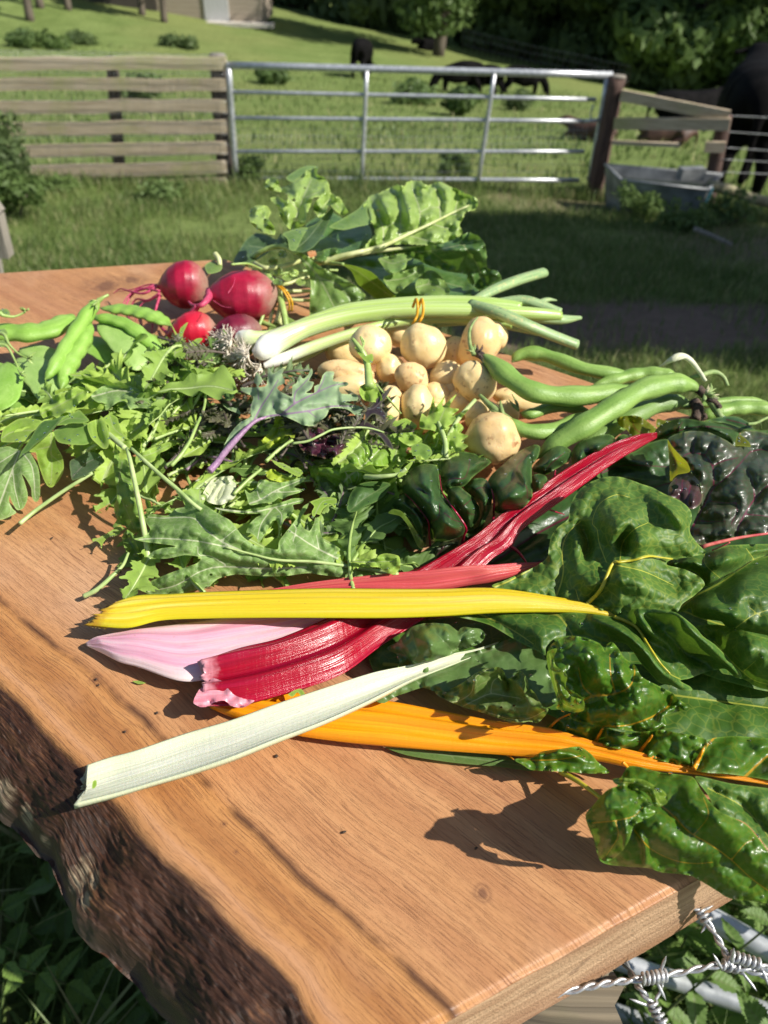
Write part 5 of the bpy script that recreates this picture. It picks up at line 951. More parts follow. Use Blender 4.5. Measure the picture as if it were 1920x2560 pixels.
# (px, py, rx px, ry px, tilt deg, height of centre, label)
pots = [
 (926, 864, 50, 48, 0, .052, 'round new potato directly below the onion stems, leftmost of the top ones', 0),
 (1057, 868, 58, 58, 0, .050, 'large round new potato under the onion band', 0),
 (1196, 862, 54, 62, 20, .050, 'tall lumpy new potato behind the dark bean tip', 1),
 (1240, 840, 28, 36, 0, .046, 'small knob shaped new potato behind the tall lumpy one', 0),
 (974, 921, 36, 38, 0, .032, 'shaded new potato between the two round top ones', 0),
 (1030, 944, 44, 40, 30, .040, 'oval new potato in the middle of the heap', 1),
 (1117, 944, 43, 42, 0, .030, 'new potato left of the one touched by the bean', 0),
 (1186, 955, 54, 50, 25, .042, 'big new potato touched by the dark bean tip', 0),
 (868, 938, 72, 36, 8, .030, 'long new potato with dark scabs at the left end of the heap', 1),
 (880, 968, 62, 32, -4, .026, 'long new potato just below the scabby one', 0),
 (965, 1022, 44, 64, 15, .030, 'upright new potato behind the purple salad leaf tip', 0),
 (1042, 1012, 39, 50, 5, .036, 'egg shaped new potato standing at the front of the heap', 0),
 (1090, 992, 36, 36, 0, .024, 'shaded new potato right of the egg shaped one', 0),
 (1128, 988, 34, 36, 0, .020, 'new potato low in the middle, half hidden', 0),
 (1232, 1095, 70, 64, 20, .030, 'biggest new potato, lowest of the heap above the chard', 1),
 (1205, 1040, 46, 40, 0, .026, 'new potato directly above the biggest one, under a bean', 0),
 (1300, 1000, 66, 30, 8, .018, 'long new potato underneath the bean pods', 0),
 (1000, 838, 36, 30, 0, .030, 'new potato mostly hidden behind the two round top ones', 0),
 (1136, 886, 36, 44, 0, .028, 'new potato in shade between the round one and the tall lumpy one', 0),
 (955, 1062, 34, 40, 0, .018, 'new potato peeping out beside the green salad sprig', 0),
 (860, 885, 46, 34, 0, .020, 'shaded new potato under the onion leaves', 0),
 (1075, 1045, 40, 38, 0, .018, 'new potato behind the bright salad sprig', 0),
 (1150, 1010, 40, 40, 0, .020, 'new potato low between the egg shaped one and the big one', 0),
 (1262, 1035, 36, 34, 0, .020, 'new potato behind the green bean stalk tuft', 0),
]
for i, (px, py, a, b, tilt, h, lab, kind) in enumerate(pots):
    c = P(px, py, h); k = ppm(px, py, h); ra, rb = a/k, b/k; rc = (ra+rb)/2
    v, f = blob(c, (ra, rb*.98, rb), rotm(0, math.radians(tilt), math.radians(rnd.uniform(-10, 10))), .10 if i != 2 else .15, i, 36, dents=[(rnd.uniform(-1, 1), -1, rnd.uniform(.2, 1), .16, .05), (rnd.uniform(-1, 1), -.6, rnd.uniform(-.2, 1), .12, .05)])
    o = mesh('potato', v, f, pot_d if kind else pot_m, origin=(float(c[0]), float(c[1]), float(c[2]-rb))); tag(o, lab, 'potato', 'new potatoes in the heap')
# ---- beetroots
def beetmat(name, c1, c2, crown, ax):
    n = NT(name); uv = n.sep(n.uv()); o = n.pos(); a = n.noise(o, 60, 4, .6)
    c = n.mix(n.ramp(a, [(.3, 0.), (.7, 1.)]), c1, c2)
    ringn = n.noise(n.map(n.uv(), (60, 1.5, 1)), 1, 3, .7); c = n.mix(n.ramp(ringn, [(.55, 0.), (.7, .35)]), c, (.22, .03, .04))
    q = n.ramp(n.ma('ADD', uv[0], n.ma('MULTIPLY', n.ma('SUBTRACT', n.noise(o, 50, 5, .7), .5), .45)), [(.66, 0.), (.8, .4), (.96, 1.)])
    c = n.mix(q, c, n.mix(n.noise(o, 260, 4, .7), crown, (.42, .27, .20)))
    h = n.ma('ADD', n.ma('MULTIPLY', n.noise(o, 500, 4), n.ma('ADD', .3, q)), n.ma('MULTIPLY', ringn, .6))
    return n.done(n.bsdf(c, n.ma('ADD', .32, n.ma('MULTIPLY', q, .4)), n.bump(h, .5, .0009), Specular_IOR_Level=.5))
bm1 = beetmat('beetroot_skin', (.24, .004, .022), (.44, .012, .05), (.20, .09, .06), 0); bm2 = beetmat('dark_beetroot_skin', (.10, .006, .022), (.19, .012, .035), (.13, .05, .045), 0)
bm3 = beetmat('bright_beetroot_skin', (.46, .006, .025), (.62, .018, .045), (.3, .12, .08), 0)
root_m = plain('beet_root_hair', (.38, .02, .08), (.62, .10, .18), 300, .5, .3, .0005)
def beet(lab, p0, p1, rad, mat, h, roots, group='beetroots in the bunch'):
    """body of revolution from tail px p0 to crown px p1"""
    a = P(p0[0], p0[1], h); b = P(p1[0], p1[1], h); c = (a+b)/2; k = ppm(c0 := (p0[0]+p1[0])/2, (p0[1]+p1[1])/2, h); R = rad/k
    t = thing('beetroot', lab, 'beetroot', (float(c[0]), float(c[1]), ZB+.001), group)
    s = np.linspace(0, 1, 40); prof = np.interp(s, [0, .04, .12, .25, .42, .6, .75, .88, .95, 1.0], [.04, .16, .45, .74, .95, 1., .93, .72, .48, .25])*R
    th = np.linspace(0, 2*np.pi, 56, endpoint=False); ax = (b-a); ax = ax/np.linalg.norm(ax); sd = np.cross(ax, (0, 0, 1)); sd /= np.linalg.norm(sd); u = np.cross(sd, ax)
    cen = a+(b-a)*s[:, None]; ring = prof[:, None, None]*(sd*np.cos(th)[:, None]+u*np.sin(th)[:, None])[None]
    v = cen[:, None, :]+ring; v = v+ring*(.06*vn(v*1., 28)+.025*vn(v, 70))[..., None]
    uv = np.stack(np.meshgrid(s, th/(2*np.pi), indexing='ij'), -1); v2 = np.vstack([v.reshape(-1, 3), v[-1].mean(0), v[0].mean(0)]); uv2 = np.vstack([uv.reshape(-1, 2), [1, .5], [0, .5]])
    nb_ = 40*56; f = gridf(40, 56, True).tolist()+[(nb_, 39*56+i, 39*56+(i+1) % 56) for i in range(56)]+[(nb_+1, (i+1) % 56, i) for i in range(56)]
    mesh('body', v2, f, mat, t, uv=uv2)
    for pts, r_ in roots: rib('root', pts, r_, root_m, t, 7)
    return t
beet('crimson beetroot with a tassel of pink roots, leftmost of the bunch', (392, 716), (520, 712), 60, bm1, .036,
     [(r3((680, 265, .036), (640, 275, .034), (590, 290, .028), (560, 320, .02), (540, 370, .012), (560, 410, .008)), (5, 1)), (r3((680, 270, .036), (620, 300, .03), (560, 290, .026), (520, 280, .02), (490, 300, .014)), (4, .8)), (r3((690, 300, .034), (640, 330, .024), (590, 325, .018), (570, 360, .01), (590, 420, .006)), (4, 1)), (r3((690, 290, .036), (600, 280, .03), (540, 330, .02), (530, 390, .01)), (3.5, .8)), (r3((685, 265, .038), (640, 262, .034), (560, 285, .026), (500, 292, .018)), (2.5, .6)), (r3((690, 310, .03), (670, 380, .02), (660, 430, .014), (655, 470, .01)), (4, 1)), (r3((700, 310, .03), (620, 340, .02), (600, 380, .012), (640, 400, .008)), (2, .6))])
beet('large crimson beetroot with brown scaly crown in the middle of the bunch', (508, 745), (694, 738), 66, bm1, .042,
     [(r3((905, 290, .048), (900, 320, .050), (870, 350, .048), (835, 352, .044), (815, 335, .042)), (11, 2.5)), (r3((850, 355, .046), (820, 385, .038), (800, 410, .032), (795, 430, .028)), (6, 1.4)), (r3((860, 355, .046), (845, 390, .036), (835, 420, .03)), (4, 1)), (r3((920, 330, .05), (960, 355, .05), (1000, 362, .05)), (1.5, .5)), (r3((985, 300, .08), (1010, 260, .085), (1015, 230, .086)), (1., .5))])
beet('bright red beetroot low at the front of the bunch', (418, 838), (540, 822), 50, bm3, .026, [(r3((735, 480, .02), (700, 450, .02), (670, 400, .018), (668, 370, .02)), (5, 1.2))])
beet('dull dark purple beetroot next to the onion roots', (520, 842), (652, 822), 44, bm2, .026, [])
# ---- beet stems and leaves
BL = leafmat('beet_leaf', (.26, .40, .08), (.40, .55, .15), (.50, .56, .28), .36, .3, 110, .7, spec=.5, coat=.15)
BD = leafmat('beet_leaf_dark', (.055, .13, .03), (.10, .20, .05), (.28, .34, .14), .34, .22, 110, .5, spec=.5, coat=.15)
BB = leafmat('beet_leaf_blue', (.045, .09, .035), (.08, .14, .06), (.2, .26, .14), .4, .2, 110, .4)
BM = leafmat('beet_leaf_mid', (.15, .27, .06), (.25, .38, .11), (.35, .42, .2), .36, .3, 110, .5, spec=.5)
BO = leafmat('beet_leaf_backlit', (.14, .22, .02), (.2, .3, .03), (.3, .38, .1), .4, .5, 110, .3)
stm = plain('beet_stem', (.42, .46, .17), (.62, .64, .32), 60, .42, .2, .0008); stg = plain('green_stem', (.24, .36, .08), (.40, .52, .17), 60, .4, .2, .0008)
t = thing('beet_leaf', 'pale green ragged leaf with many holes, upper left of the beet leaves', 'beet leaf', at(720, 600, .0), 'beet leaves')
patch('blade', zG((150, 150), (200, 105), (240, 130), (250, 170), (300, 160), (380, 100), (440, 50), (490, 50), (485, 90), (530, 110), (560, 150), (570, 205), (630, 240), (665, 300), (680, 330), (640, 350), (590, 310), (560, 280), (540, 330), (500, 370), (480, 340), (460, 310), (470, 270), (500, 235), (460, 240), (440, 300), (420, 340), (410, 400), (370, 430), (320, 440), (280, 400), (250, 350), (240, 300), (200, 260), (190, 240), (240, 230), (290, 260), (300, 220), (250, 200), (170, 185)), .10, BL, t, veins=[(zG((330, 440), (360, 340), (400, 230), (450, 120)), 2.5), (zG((370, 320), (320, 260), (260, 180)), 1.4), (zG((400, 240), (500, 200)), 1.2), (zG((490, 360), (560, 250), (620, 300)), 1.2)], puck=.016, pfall=14, noise=.006, nscale=16, edge=.008, grid=4, teeth=(3, 10), holes=[(739, 549, 7), (735, 500, 5), (762, 470, 3), (700, 520, 3), (745, 575, 3), (715, 490, 3)], hp=zG((150, 150, .085), (440, 50, .09), (670, 320, .085), (330, 440, .075), (400, 250, .10)))
patch('blade', zG((60, 380), (70, 310), (110, 285), (170, 290), (195, 330), (180, 370), (215, 420), (220, 470), (160, 460), (100, 430)), .09, BL, t, veins=[(zG((200, 460), (130, 330)), 1.2)], puck=.010, noise=.005, edge=.008, grid=4, teeth=(3, 9))
patch('blade', zG((290, 110), (380, 50), (440, 35), (490, 45), (440, 60), (380, 105), (330, 140)), .095, BM, t, grid=5, noise=.004)
t = thing('beet_leaf', 'big crinkled light green leaf rising behind the onion tops', 'beet leaf', at(960, 640, .0), 'beet leaves')
patch('blade', zG((800, 520), (850, 460), (830, 400), (790, 350), (775, 300), (800, 250), (815, 225), (880, 205), (930, 180), (990, 155), (1030, 165), (1060, 135), (1130, 130), (1180, 160), (1250, 135), (1320, 165), (1380, 190), (1440, 220), (1480, 235), (1498, 270), (1480, 310), (1420, 330), (1400, 370), (1380, 410), (1400, 460), (1340, 500), (1260, 525), (1150, 535), (1000, 530), (900, 545), (820, 560), (760, 575)), .11, BL, t,
      veins=[(zG((780, 570), (900, 540), (1050, 470), (1200, 400), (1330, 335), (1440, 285)), 4.2), (zG((900, 540), (900, 440), (860, 320), (830, 240)), 2.4), (zG((1000, 495), (1010, 380), (990, 250), (960, 180)), 2.2), (zG((1130, 435), (1130, 320), (1090, 200), (1080, 150)), 2.), (zG((1260, 370), (1250, 260), (1220, 160)), 1.8), (zG((1350, 325), (1370, 240)), 1.4), (zG((1050, 470), (1150, 500), (1240, 520)), 1.6), (zG((1200, 400), (1300, 430), (1370, 440)), 1.6), (zG((1330, 340), (1400, 350)), 1.2), (zG((900, 440), (960, 400), (1000, 400)), 1), (zG((1130, 330), (1190, 300), (1250, 300)), 1)],
      puck=.022, pfall=16, noise=.006, nscale=20, edge=.008, grid=4.5, teeth=(4, 16), holes=[(945, 526, 4), (989, 495, 3)], hp=zG((780, 570, .06), (830, 240, .085), (1060, 135, .085), (1250, 140, .08), (1490, 270, .08), (1380, 410, .075), (1150, 535, .065), (1050, 470, .07), (1100, 300, .092)))
rib('midrib', zG((520, 640, .055), (640, 605, .062), (780, 572, .07), (900, 540, .08), (1050, 470, .088), (1200, 400, .09), (1330, 335, .09), (1440, 285, .085)), (8, 1.8), stm, t, on=1, lift=.001)
t = thing('beet_leaf', 'dark glossy rolled leaf hanging at the right of the beet leaves', 'beet leaf', at(1120, 690), 'beet leaves')
patch('blade', zG((860, 590), (950, 570), (1050, 560), (1150, 540), (1250, 530), (1340, 500), (1400, 470), (1440, 455), (1500, 480), (1540, 530), (1550, 600), (1555, 680), (1620, 700), (1650, 760), (1640, 800), (1560, 830), (1500, 820), (1430, 760), (1420, 720), (1300, 700), (1180, 660), (1100, 620), (1000, 610), (900, 610)), .075, BD, t, veins=[(zG((860, 600), (1000, 590), (1200, 570), (1400, 530), (1500, 500)), 2.), (zG((1200, 575), (1300, 650)), 1.2), (zG((1400, 530), (1480, 640), (1520, 740)), 1.4)], folds=[(zG((1200, 590), (1400, 560), (1520, 600)), 16, .014)], puck=.012, noise=.006, edge=.006, grid=5, teeth=(2.5, 14), hp=zG((860, 590, .05), (1440, 455, .09), (1650, 760, .03), (1430, 740, .035), (1200, 660, .045), (1540, 560, .08)))
rib('midrib', zG((450, 655, .045), (560, 632, .05), (700, 600, .055), (850, 575, .058), (1000, 558, .06), (1150, 546, .062)), (8, 3), stm, t)
t = thing('beet_leaf', 'arrow shaped grey green leaf drooping left of the backlit one', 'beet leaf', at(820, 740), 'beet leaves')
patch('blade', zG((355, 585), (380, 580), (440, 620), (520, 680), (600, 720), (680, 760), (740, 800), (790, 850), (780, 880), (820, 915), (750, 930), (700, 930), (600, 968), (520, 990), (445, 1010), (438, 900), (445, 780), (420, 690)), .06, BM, t, veins=[(zG((360, 590), (450, 680), (520, 780), (580, 900), (610, 960)), 3.2), (zG((500, 740), (620, 790), (700, 880)), 1.2), (zG((480, 720), (460, 850)), 1.)], puck=.008, grid=4.5, noise=.004, edge=.003, teeth=(1.5, 14), hp=zG((355, 585, .075), (700, 770, .05), (820, 915, .03), (445, 1010, .02), (438, 780, .045)))
rib('stalk', zG((40, 655, .04), (110, 590, .06), (200, 550, .07), (280, 548, .076), (355, 585, .076)), (7, 5), stg, t)
t = thing('beet_leaf', 'yellow green backlit leaf pointing down to the onion band', 'beet leaf', at(930, 730), 'beet leaves')
patch('blade', zG((640, 655), (720, 665), (820, 700), (880, 750), (930, 810), (1000, 885), (930, 890), (880, 892), (800, 830), (740, 780), (700, 700)), .055, BO, t, veins=[(zG((640, 655), (740, 700), (860, 790), (990, 885)), 2.2)], puck=.005, grid=4.5, noise=.003, teeth=(1.2, 12), hp=zG((640, 655, .06), (1000, 885, .03), (800, 830, .03)))
rib('stalk', zG((420, 630, .045), (500, 642, .05), (580, 648, .055), (650, 656, .06)), (6, 4), stg, t)
t = thing('beet_leaf', 'small wavy mid green leaf under the rolled dark one', 'beet leaf', at(1010, 720), 'beet leaves')
patch('blade', zG((870, 620), (960, 600), (1090, 575), (1095, 610), (1050, 640), (1040, 680), (960, 715), (920, 700), (900, 670)), .06, BM, t, veins=[(zG((880, 620), (960, 650), (1050, 620)), 1.5)], puck=.010, grid=4.5, edge=.006, teeth=(2, 12))
patch('blade', zG((900, 740), (960, 715), (1060, 690), (1150, 655), (1155, 710), (1100, 750), (1040, 800), (980, 840), (930, 800)), .05, BM, t, veins=[(zG((920, 760), (1040, 740), (1140, 680)), 1.5)], puck=.012, grid=4.5, edge=.006, teeth=(2, 12))
patch('blade', zG((1100, 780), (1140, 720), (1200, 690), (1250, 720), (1300, 780), (1320, 820), (1300, 870), (1220, 880), (1150, 850), (1120, 840)), .045, BM, t, veins=[(zG((1110, 800), (1200, 780), (1290, 820)), 1.5), (zG((1180, 785), (1200, 720)), 1)], puck=.014, grid=4.5, edge=.006, teeth=(2.5, 12))
t = thing('beet_leaf', 'dark blue green leaf folded over left of the yellow stalks', 'beet leaf', at(760, 580), 'beet leaves')
patch('blade', zG((270, 460), (340, 440), (420, 425), (480, 400), (540, 340), (580, 300), (585, 330), (555, 400), (520, 480), (460, 550), (400, 580), (350, 575), (300, 540)), .08, BB, t, veins=[(zG((330, 570), (420, 500), (540, 350)), 1.4)], puck=.005, grid=4.5, noise=.004)
patch('blade', zG((268, 465), (340, 435), (425, 425), (390, 490), (350, 570), (310, 560), (300, 500)), .086, BM, t, grid=4.5, puck=.004)
t = thing('beet_leaf', 'dark leaf in shade at the far left behind the beetroots', 'beet leaf', at(650, 620), 'beet leaves')
patch('blade', zG((0, 560), (40, 500), (100, 460), (170, 470), (230, 500), (260, 460), (300, 540), (260, 560), (200, 570), (120, 620), (30, 660), (-40, 640)), .055, BB, t, veins=[(zG((200, 560), (60, 540)), 1.4)], puck=.008, grid=5, noise=.008)
t = thing('beet_leaf', 'dark green leaf in shade behind the yellow green stalks', 'beet leaf', at(880, 600), 'beet leaves')
patch('blade', zG((420, 400), (560, 330), (600, 340), (700, 400), (730, 390), (800, 400), (830, 470), (780, 560), (700, 590), (560, 600), (460, 600), (400, 540)), .05, BD, t, veins=[(zG((420, 560), (560, 480), (700, 430)), 1.6), (zG((560, 480), (700, 540)), 1.2)], puck=.012, grid=5, noise=.008)
patch('blade', zG((560, 420), (660, 360), (740, 310), (800, 250), (800, 330), (820, 400), (740, 420), (650, 440)), .085, BM, t, veins=[(zG((640, 360), (800, 250)), 2)], puck=.006, grid=5)
patch('blade', zG((650, 640), (900, 600), (1200, 640), (1430, 720), (1500, 830), (1300, 880), (1000, 880), (800, 760)), .018, BD, t, veins=[(zG((660, 660), (1000, 700), (1400, 800)), 1.6)], puck=.010, grid=7, noise=.008)
patch('blade', zG((460, 590), (600, 550), (610, 590), (560, 620), (500, 635)), .06, BD, t, grid=4, puck=.006, edge=.006, teeth=(2, 9))
patch('blade', zG((425, 578), (470, 570), (480, 600), (440, 612)), .062, plain('withered_leaf', (.5, .2, .08), (.6, .3, .15), 80), t, grid=4)
# stems of the bunch
t = thing('beet_bunch', 'bundle of pale beet stalks held by an orange band right of the beetroots', 'beet stalks', at(690, 760), 'beet leaves')
for i, (p, r_) in enumerate(((r3((1125, 190, .05), (1160, 230, .052), (1200, 290, .045), (1225, 380, .035), (1240, 470, .02)), (9, 8)), (r3((1130, 230, .05), (1200, 270, .05), (1210, 350, .035), (1190, 430, .02)), (6, 5)), (r3((1100, 170, .055), (1150, 190, .06), (1230, 180, .055), (1330, 150, .05), (1400, 140, .045)), (6, 5)), (r3((1150, 300, .04), (1140, 380, .03), (1120, 440, .02)), (5, 4)), (r3((1180, 330, .036), (1170, 400, .025), (1160, 460, .015)), (6, 4)), (r3((1150, 250, .045), (1230, 260, .045), (1330, 230, .045), (1420, 230, .04)), (5, 4)), (r3((1180, 220, .05), (1260, 210, .05), (1360, 200, .048), (1460, 200, .045)), (4, 3)), (r3((1190, 290, .04), (1280, 290, .035), (1370, 290, .03)), (5, 4)), (r3((1190, 320, .03), (1290, 330, .028), (1380, 330, .025)), (5, 4)), (r3((1000, 175, .085), (1070, 172, .08), (1130, 195, .06)), (3, 3)), (r3((950, 180, .085), (945, 150, .09), (930, 130, .092)), (6, 7)), (r3((1240, 470, .02), (1210, 430, .02), (1225, 380, .028)), (6, 4)), (r3((1120, 420, .02), (1170, 440, .02), (1260, 470, .02)), (7, 5)))):
    rib('stalk', p, r_, stm if i % 3 else stg, t)
patch('leaflet', r3((885, 180), (920, 160), (960, 180), (950, 205), (900, 215)), .085, BM, t, grid=4, puck=.004)
for i, q in enumerate(((1200, 200), (1180, 160), (1240, 230), (1220, 130), (1270, 210), (1200, 250), (1300, 250), (1160, 240))):
    patch('leaflet', r3((q[0]-22, q[1]), (q[0]-5, q[1]-16), (q[0]+20, q[1]-6), (q[0]+16, q[1]+14), (q[0]-8, q[1]+16)), .055, BM if i % 2 else BL, t, grid=3.5, puck=.004, edge=.005)
patch('leaflet', r3((1240, 400), (1290, 430), (1270, 455), (1220, 470), (1160, 460), (1200, 400)), .02, BM, t, grid=4, puck=.004)
band_m = plain('rubber_band', (.62, .30, .01), (.75, .40, .02), 80, .45, .1, .0003)
m = MB()
for d in (0, 12): q = cr(r3((1195+d, 262, .052), (1228+d, 295, .05), (1250+d, 340, .04), (1248+d, 375, .03)), 14); m.tube(P(q[:, 0], q[:, 1], q[:, 2]), 2.2/1900, 6)
m.build('rubber_band', band_m, t)
# ---- spring onions
def shaftmat():
    n = NT('onion_shaft'); uv = n.uv(); s = n.sep(uv); a = n.noise(n.map(uv, (1.5, 46, 1)), 1, 2); o = n.pos()
    c = n.ramp(n.ma('ADD', s[0], n.ma('MULTIPLY', n.ma('SUBTRACT', a, .5), .1)), [(.0, (.88, .87, .82)), (.16, (.82, .84, .70)), (.26, (.50, .62, .22)), (.5, (.40, .55, .12)), (1., (.30, .46, .10))])
    c = n.mix(n.ramp(a, [(.45, 0.), (.6, .5)]), c, n.mix(s[0], (.9, .9, .84), (.58, .68, .28)))
    return n.done(n.bsdf(c, .3, n.bump(a, .35, .0009), Specular_IOR_Level=.5, Subsurface_Weight=.1, Subsurface_Radius=(.003, .003, .001), Subsurface_Scale=.5))
SH = shaftmat(); LFm = NT('onion_leaf_green'); _u = LFm.uv(); _a = LFm.noise(LFm.map(_u, (3, 30, 1)), 1, 3); _b = LFm.noise(LFm.map(_u, (22, 9, 1)), 1, 3, .6)
_c = LFm.mix(LFm.ramp(_a, [(.35, 0.), (.65, 1.)]), (.20, .33, .13), (.36, .48, .22)); _c = LFm.mix(LFm.ramp(_b, [(.55, 0.), (.65, .7)]), _c, (.55, .50, .22)); _c = LFm.mix(LFm.ramp(LFm.noise(LFm.map(_u, (30, 14, 1)), 1, 2), [(.6, 0.), (.7, .6)]), _c, (.08, .16, .10))
LF = LFm.done(LFm.bsdf(_c, .45, LFm.bump(_a, .3, .0008))); root_w = plain('onion_root', (.66, .58, .44), (.80, .74, .62), 300, .6, .3, .0005)
def onion(lab, pts, rad, leaves, tassel, seed):
    t = thing('spring_onion', lab, 'spring onion', at(pts[0][0], pts[0][1]), 'bunched spring onions'); k = ppm(*pts[0])
    p = cr(pts, 90); V = P(p[:, 0], p[:, 1], p[:, 2]); m = MB(); kk = np.array([ppm(*q) for q in p]); r_ = np.interp(np.linspace(0, 1, 90), np.linspace(0, 1, len(rad)), rad)/kk
    m.tube(V, r_, 26, prof=lambda th: 1+.018*np.cos(11*th)); m.build('shaft', SH, t)
    for q, rr in leaves: 
        p = cr(q, 30); V = P(p[:, 0], p[:, 1], p[:, 2]); m = MB(); m.tube(V, np.array(rr)/ppm(*q[0]), 14, ell=.75); m.build('leaf', LF, t)
    r = random.Random(seed); m = MB()
    for i in range(tassel[3]):
        x, y, h = tassel[:3]; a = r.uniform(2.0, 4.4); L = r.uniform(26, 74); c = r.uniform(-1, 1)
        q = [(x, y, h)]; 
        for s in range(1, 6): a += c*.35+r.uniform(-.3, .3); q.append((q[-1][0]+math.cos(a)*L/5, q[-1][1]-math.sin(a)*L/5*.8, max(.008, h*(1.22-s*.08)+r.uniform(-.005, .008))))
        p = cr(q, 12); m.tube(P(p[:, 0], p[:, 1], p[:, 2]), [1.9/k, .8/k], 5)
    m.build('roots', root_w, t); return t
onion('spring onion with the thickest white bulb and long ribbed shaft at the front', [(632, 884, .040), (655, 876, .042), (690, 855, .045), (760, 823, .05), (860, 795, .056), (960, 781, .06), (1060, 776, .062), (1200, 778, .06), (1330, 785, .055), (1400, 790, .05)], [8, 24, 32, 29, 23, 21, 20, 20, 19, 19, 18, 16, 13], [(r4((650, 345, .066), (760, 380, .068), (880, 430, .062), (1000, 480, .05), (1110, 522, .04)), (15, 19, 17, 16))], (622, 888, .044, 110), 3)
onion('spring onion with a small round white bulb, farthest of the bunch', [(588, 852, .036), (605, 846, .037), (640, 850, .038), (690, 838, .04), (800, 795, .046), (900, 775, .05), (1060, 762, .054), (1200, 762, .054), (1300, 770, .05)], [6, 19, 25, 21, 14, 14, 21, 22, 22, 20, 16], [(r4((660, 335, .058), (740, 290, .06), (850, 245, .056), (965, 210, .05)), (12, 17, 17)), (r4((930, 350, .05), (980, 328, .05), (1022, 330, .048)), (10, 8, 2))], (580, 852, .040, 110), 5)
onion('thin green spring onion lying between the front shaft and the potatoes', [(660, 915, .030), (700, 900, .034), (790, 865, .04), (900, 828, .048), (1000, 805, .05), (1100, 797, .05), (1200, 800, .048), (1280, 812, .045)], [7, 14, 15, 12, 11, 11, 11, 10], [(r4((780, 390, .048), (900, 400, .05), (1040, 412, .045), (1125, 405, .04)), (12, 19, 16, 6)), (r4((760, 340, .054), (860, 330, .056), (920, 340, .055), (1040, 382, .048)), (12, 16, 17, 13))], (655, 920, .024, 45), 8)
onion('pale spring onion lowest of the bunch, mostly under the others', [(640, 940, .018), (680, 925, .022), (760, 890, .026), (850, 850, .03), (950, 825, .034), (1080, 812, .036)], [6, 12, 13, 12, 11, 9], [(r4((500, 430, .036), (640, 420, .04), (760, 430, .036), (960, 470, .03)), (12, 14, 12))], (634, 942, .014, 35), 9)
t = thing('rubber_band', 'orange rubber band wound twice around the spring onions', 'rubber band', at(1043, 790, .05)); m = MB()
for x, d in ((1036, 0), (1050, 6)):
    q = cr([(x-4, 768+d*.3, .072), (x+4, 748, .083), (x+8, 765, .081), (x+6, 790, .072), (x-2, 806, .066), (x-4, 822, .050)], 26); m.tube(P(q[:, 0], q[:, 1], q[:, 2]), 2.6/1850, 8)
m.build('band', band_m, t)
# ---- broad beans
def beanmat(name, c1, c2, c3):
    n = NT(name); o = n.pos(); uv = n.uv(); a = n.noise(n.map(uv, (3, 6, 1)), 1, 4, .6); c = n.mix(n.ramp(a, [(.35, 0.), (.65, 1.)]), c1, c2)
    c = n.mix(n.ramp(n.noise(o, 260, 3), [(.6, 0.), (.72, .4)]), c, c3)
    s = n.sep(uv); e = n.ramp(n.ma('ABSOLUTE', n.ma('SUBTRACT', s[0], .5)), [(.40, 0.), (.5, .9)]); c = n.mix(n.ma('MULTIPLY', e, .5), c, (.05, .035, .02))
    return n.done(n.bsdf(c, n.ma('ADD', .36, n.ma('MULTIPLY', n.noise(o, 90, 3), .22)), n.bump(n.ma('ADD', n.noise(o, 700, 3), n.ma('MULTIPLY', n.noise(o, 110, 3), 1.5)), .45, .0008), Specular_IOR_Level=.45))
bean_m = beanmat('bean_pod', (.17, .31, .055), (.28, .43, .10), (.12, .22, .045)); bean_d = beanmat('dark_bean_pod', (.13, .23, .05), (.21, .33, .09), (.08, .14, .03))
black_tip = plain('bean_dried_tip', (.03, .02, .018), (.14, .09, .06), 200, .8, .8, .001); calyx_m = plain('bean_calyx', (.16, .26, .07), (.30, .38, .14), 150, .6, .4, .0008)
def pod(lab, pts, r0, mat, tip=None, stalk=None, name='broad_bean', cat='broad bean', group='broad bean pods', lumps=5, ell=.8, tipmat=None):
    t = thing(name, lab, cat, at(pts[0][0], pts[0][1]), group); n = 110; p = cr(pts, n); V = P(p[:, 0], p[:, 1], p[:, 2]); k = np.array([ppm(*q) for q in p]); s = np.linspace(0, 1, n)
    r_ = (.93 if ell > .5 else 1.)*r0/k*(np.sin(np.pi/2*np.clip(np.minimum(s*1.15, 1-s)/.30, .0, 1))**.8)*(1+(.075 if ell > .3 else .012)*np.cos(s*lumps*2*np.pi+len(lab)))*(1+.05*vn(np.stack([s*6+len(lab), 0*s, 0*s], -1)))
    r_[0] = max(r_[0], .0012); r_[-1] = .0008; m = MB(); m.tube(V, r_, 30, ell=ell, prof=lambda th: 1+.07*np.exp(-((th-.35*np.pi)/.07)**2)+.04*np.exp(-((th-1.4*np.pi)/.09)**2)); m.build('pod', mat, t)
    if tip: rib('dried_tip', tip[0], tip[1], tipmat or black_tip, t, 8)
    if stalk: rib('stalk', stalk[0], stalk[1], calyx_m, t, 8)
    return t
def spikes(t, x, y, h, ang, n, L, mat, seed, r=2.2, spread=1.1):
    rr = random.Random(seed); m = MB()
    for i in range(n):
        a = ang+rr.uniform(-spread, spread); l = L*rr.uniform(.6, 1.1); q = [(x, y, h), (x+math.cos(a)*l*.5, y-math.sin(a)*l*.5, h+rr.uniform(.0, .006)), (x+math.cos(a+rr.uniform(-.5, .5))*l, y-math.sin(a)*l, h+rr.uniform(-.004, .008))]
        p = cr(q, 8); m.tube(P(p[:, 0], p[:, 1], p[:, 2]), np.array([r, r*1.3, .4])/2200, 6, ell=.5)
    m.build('calyx', mat, t)
pod('broad bean pod farthest back, arching behind the others', [(1280, 905, .036), (1300, 888, .040), (1340, 884, .042), (1390, 897, .042), (1460, 922, .040), (1540, 935, .038), (1610, 942, .034)], 22, bean_m, lumps=4)
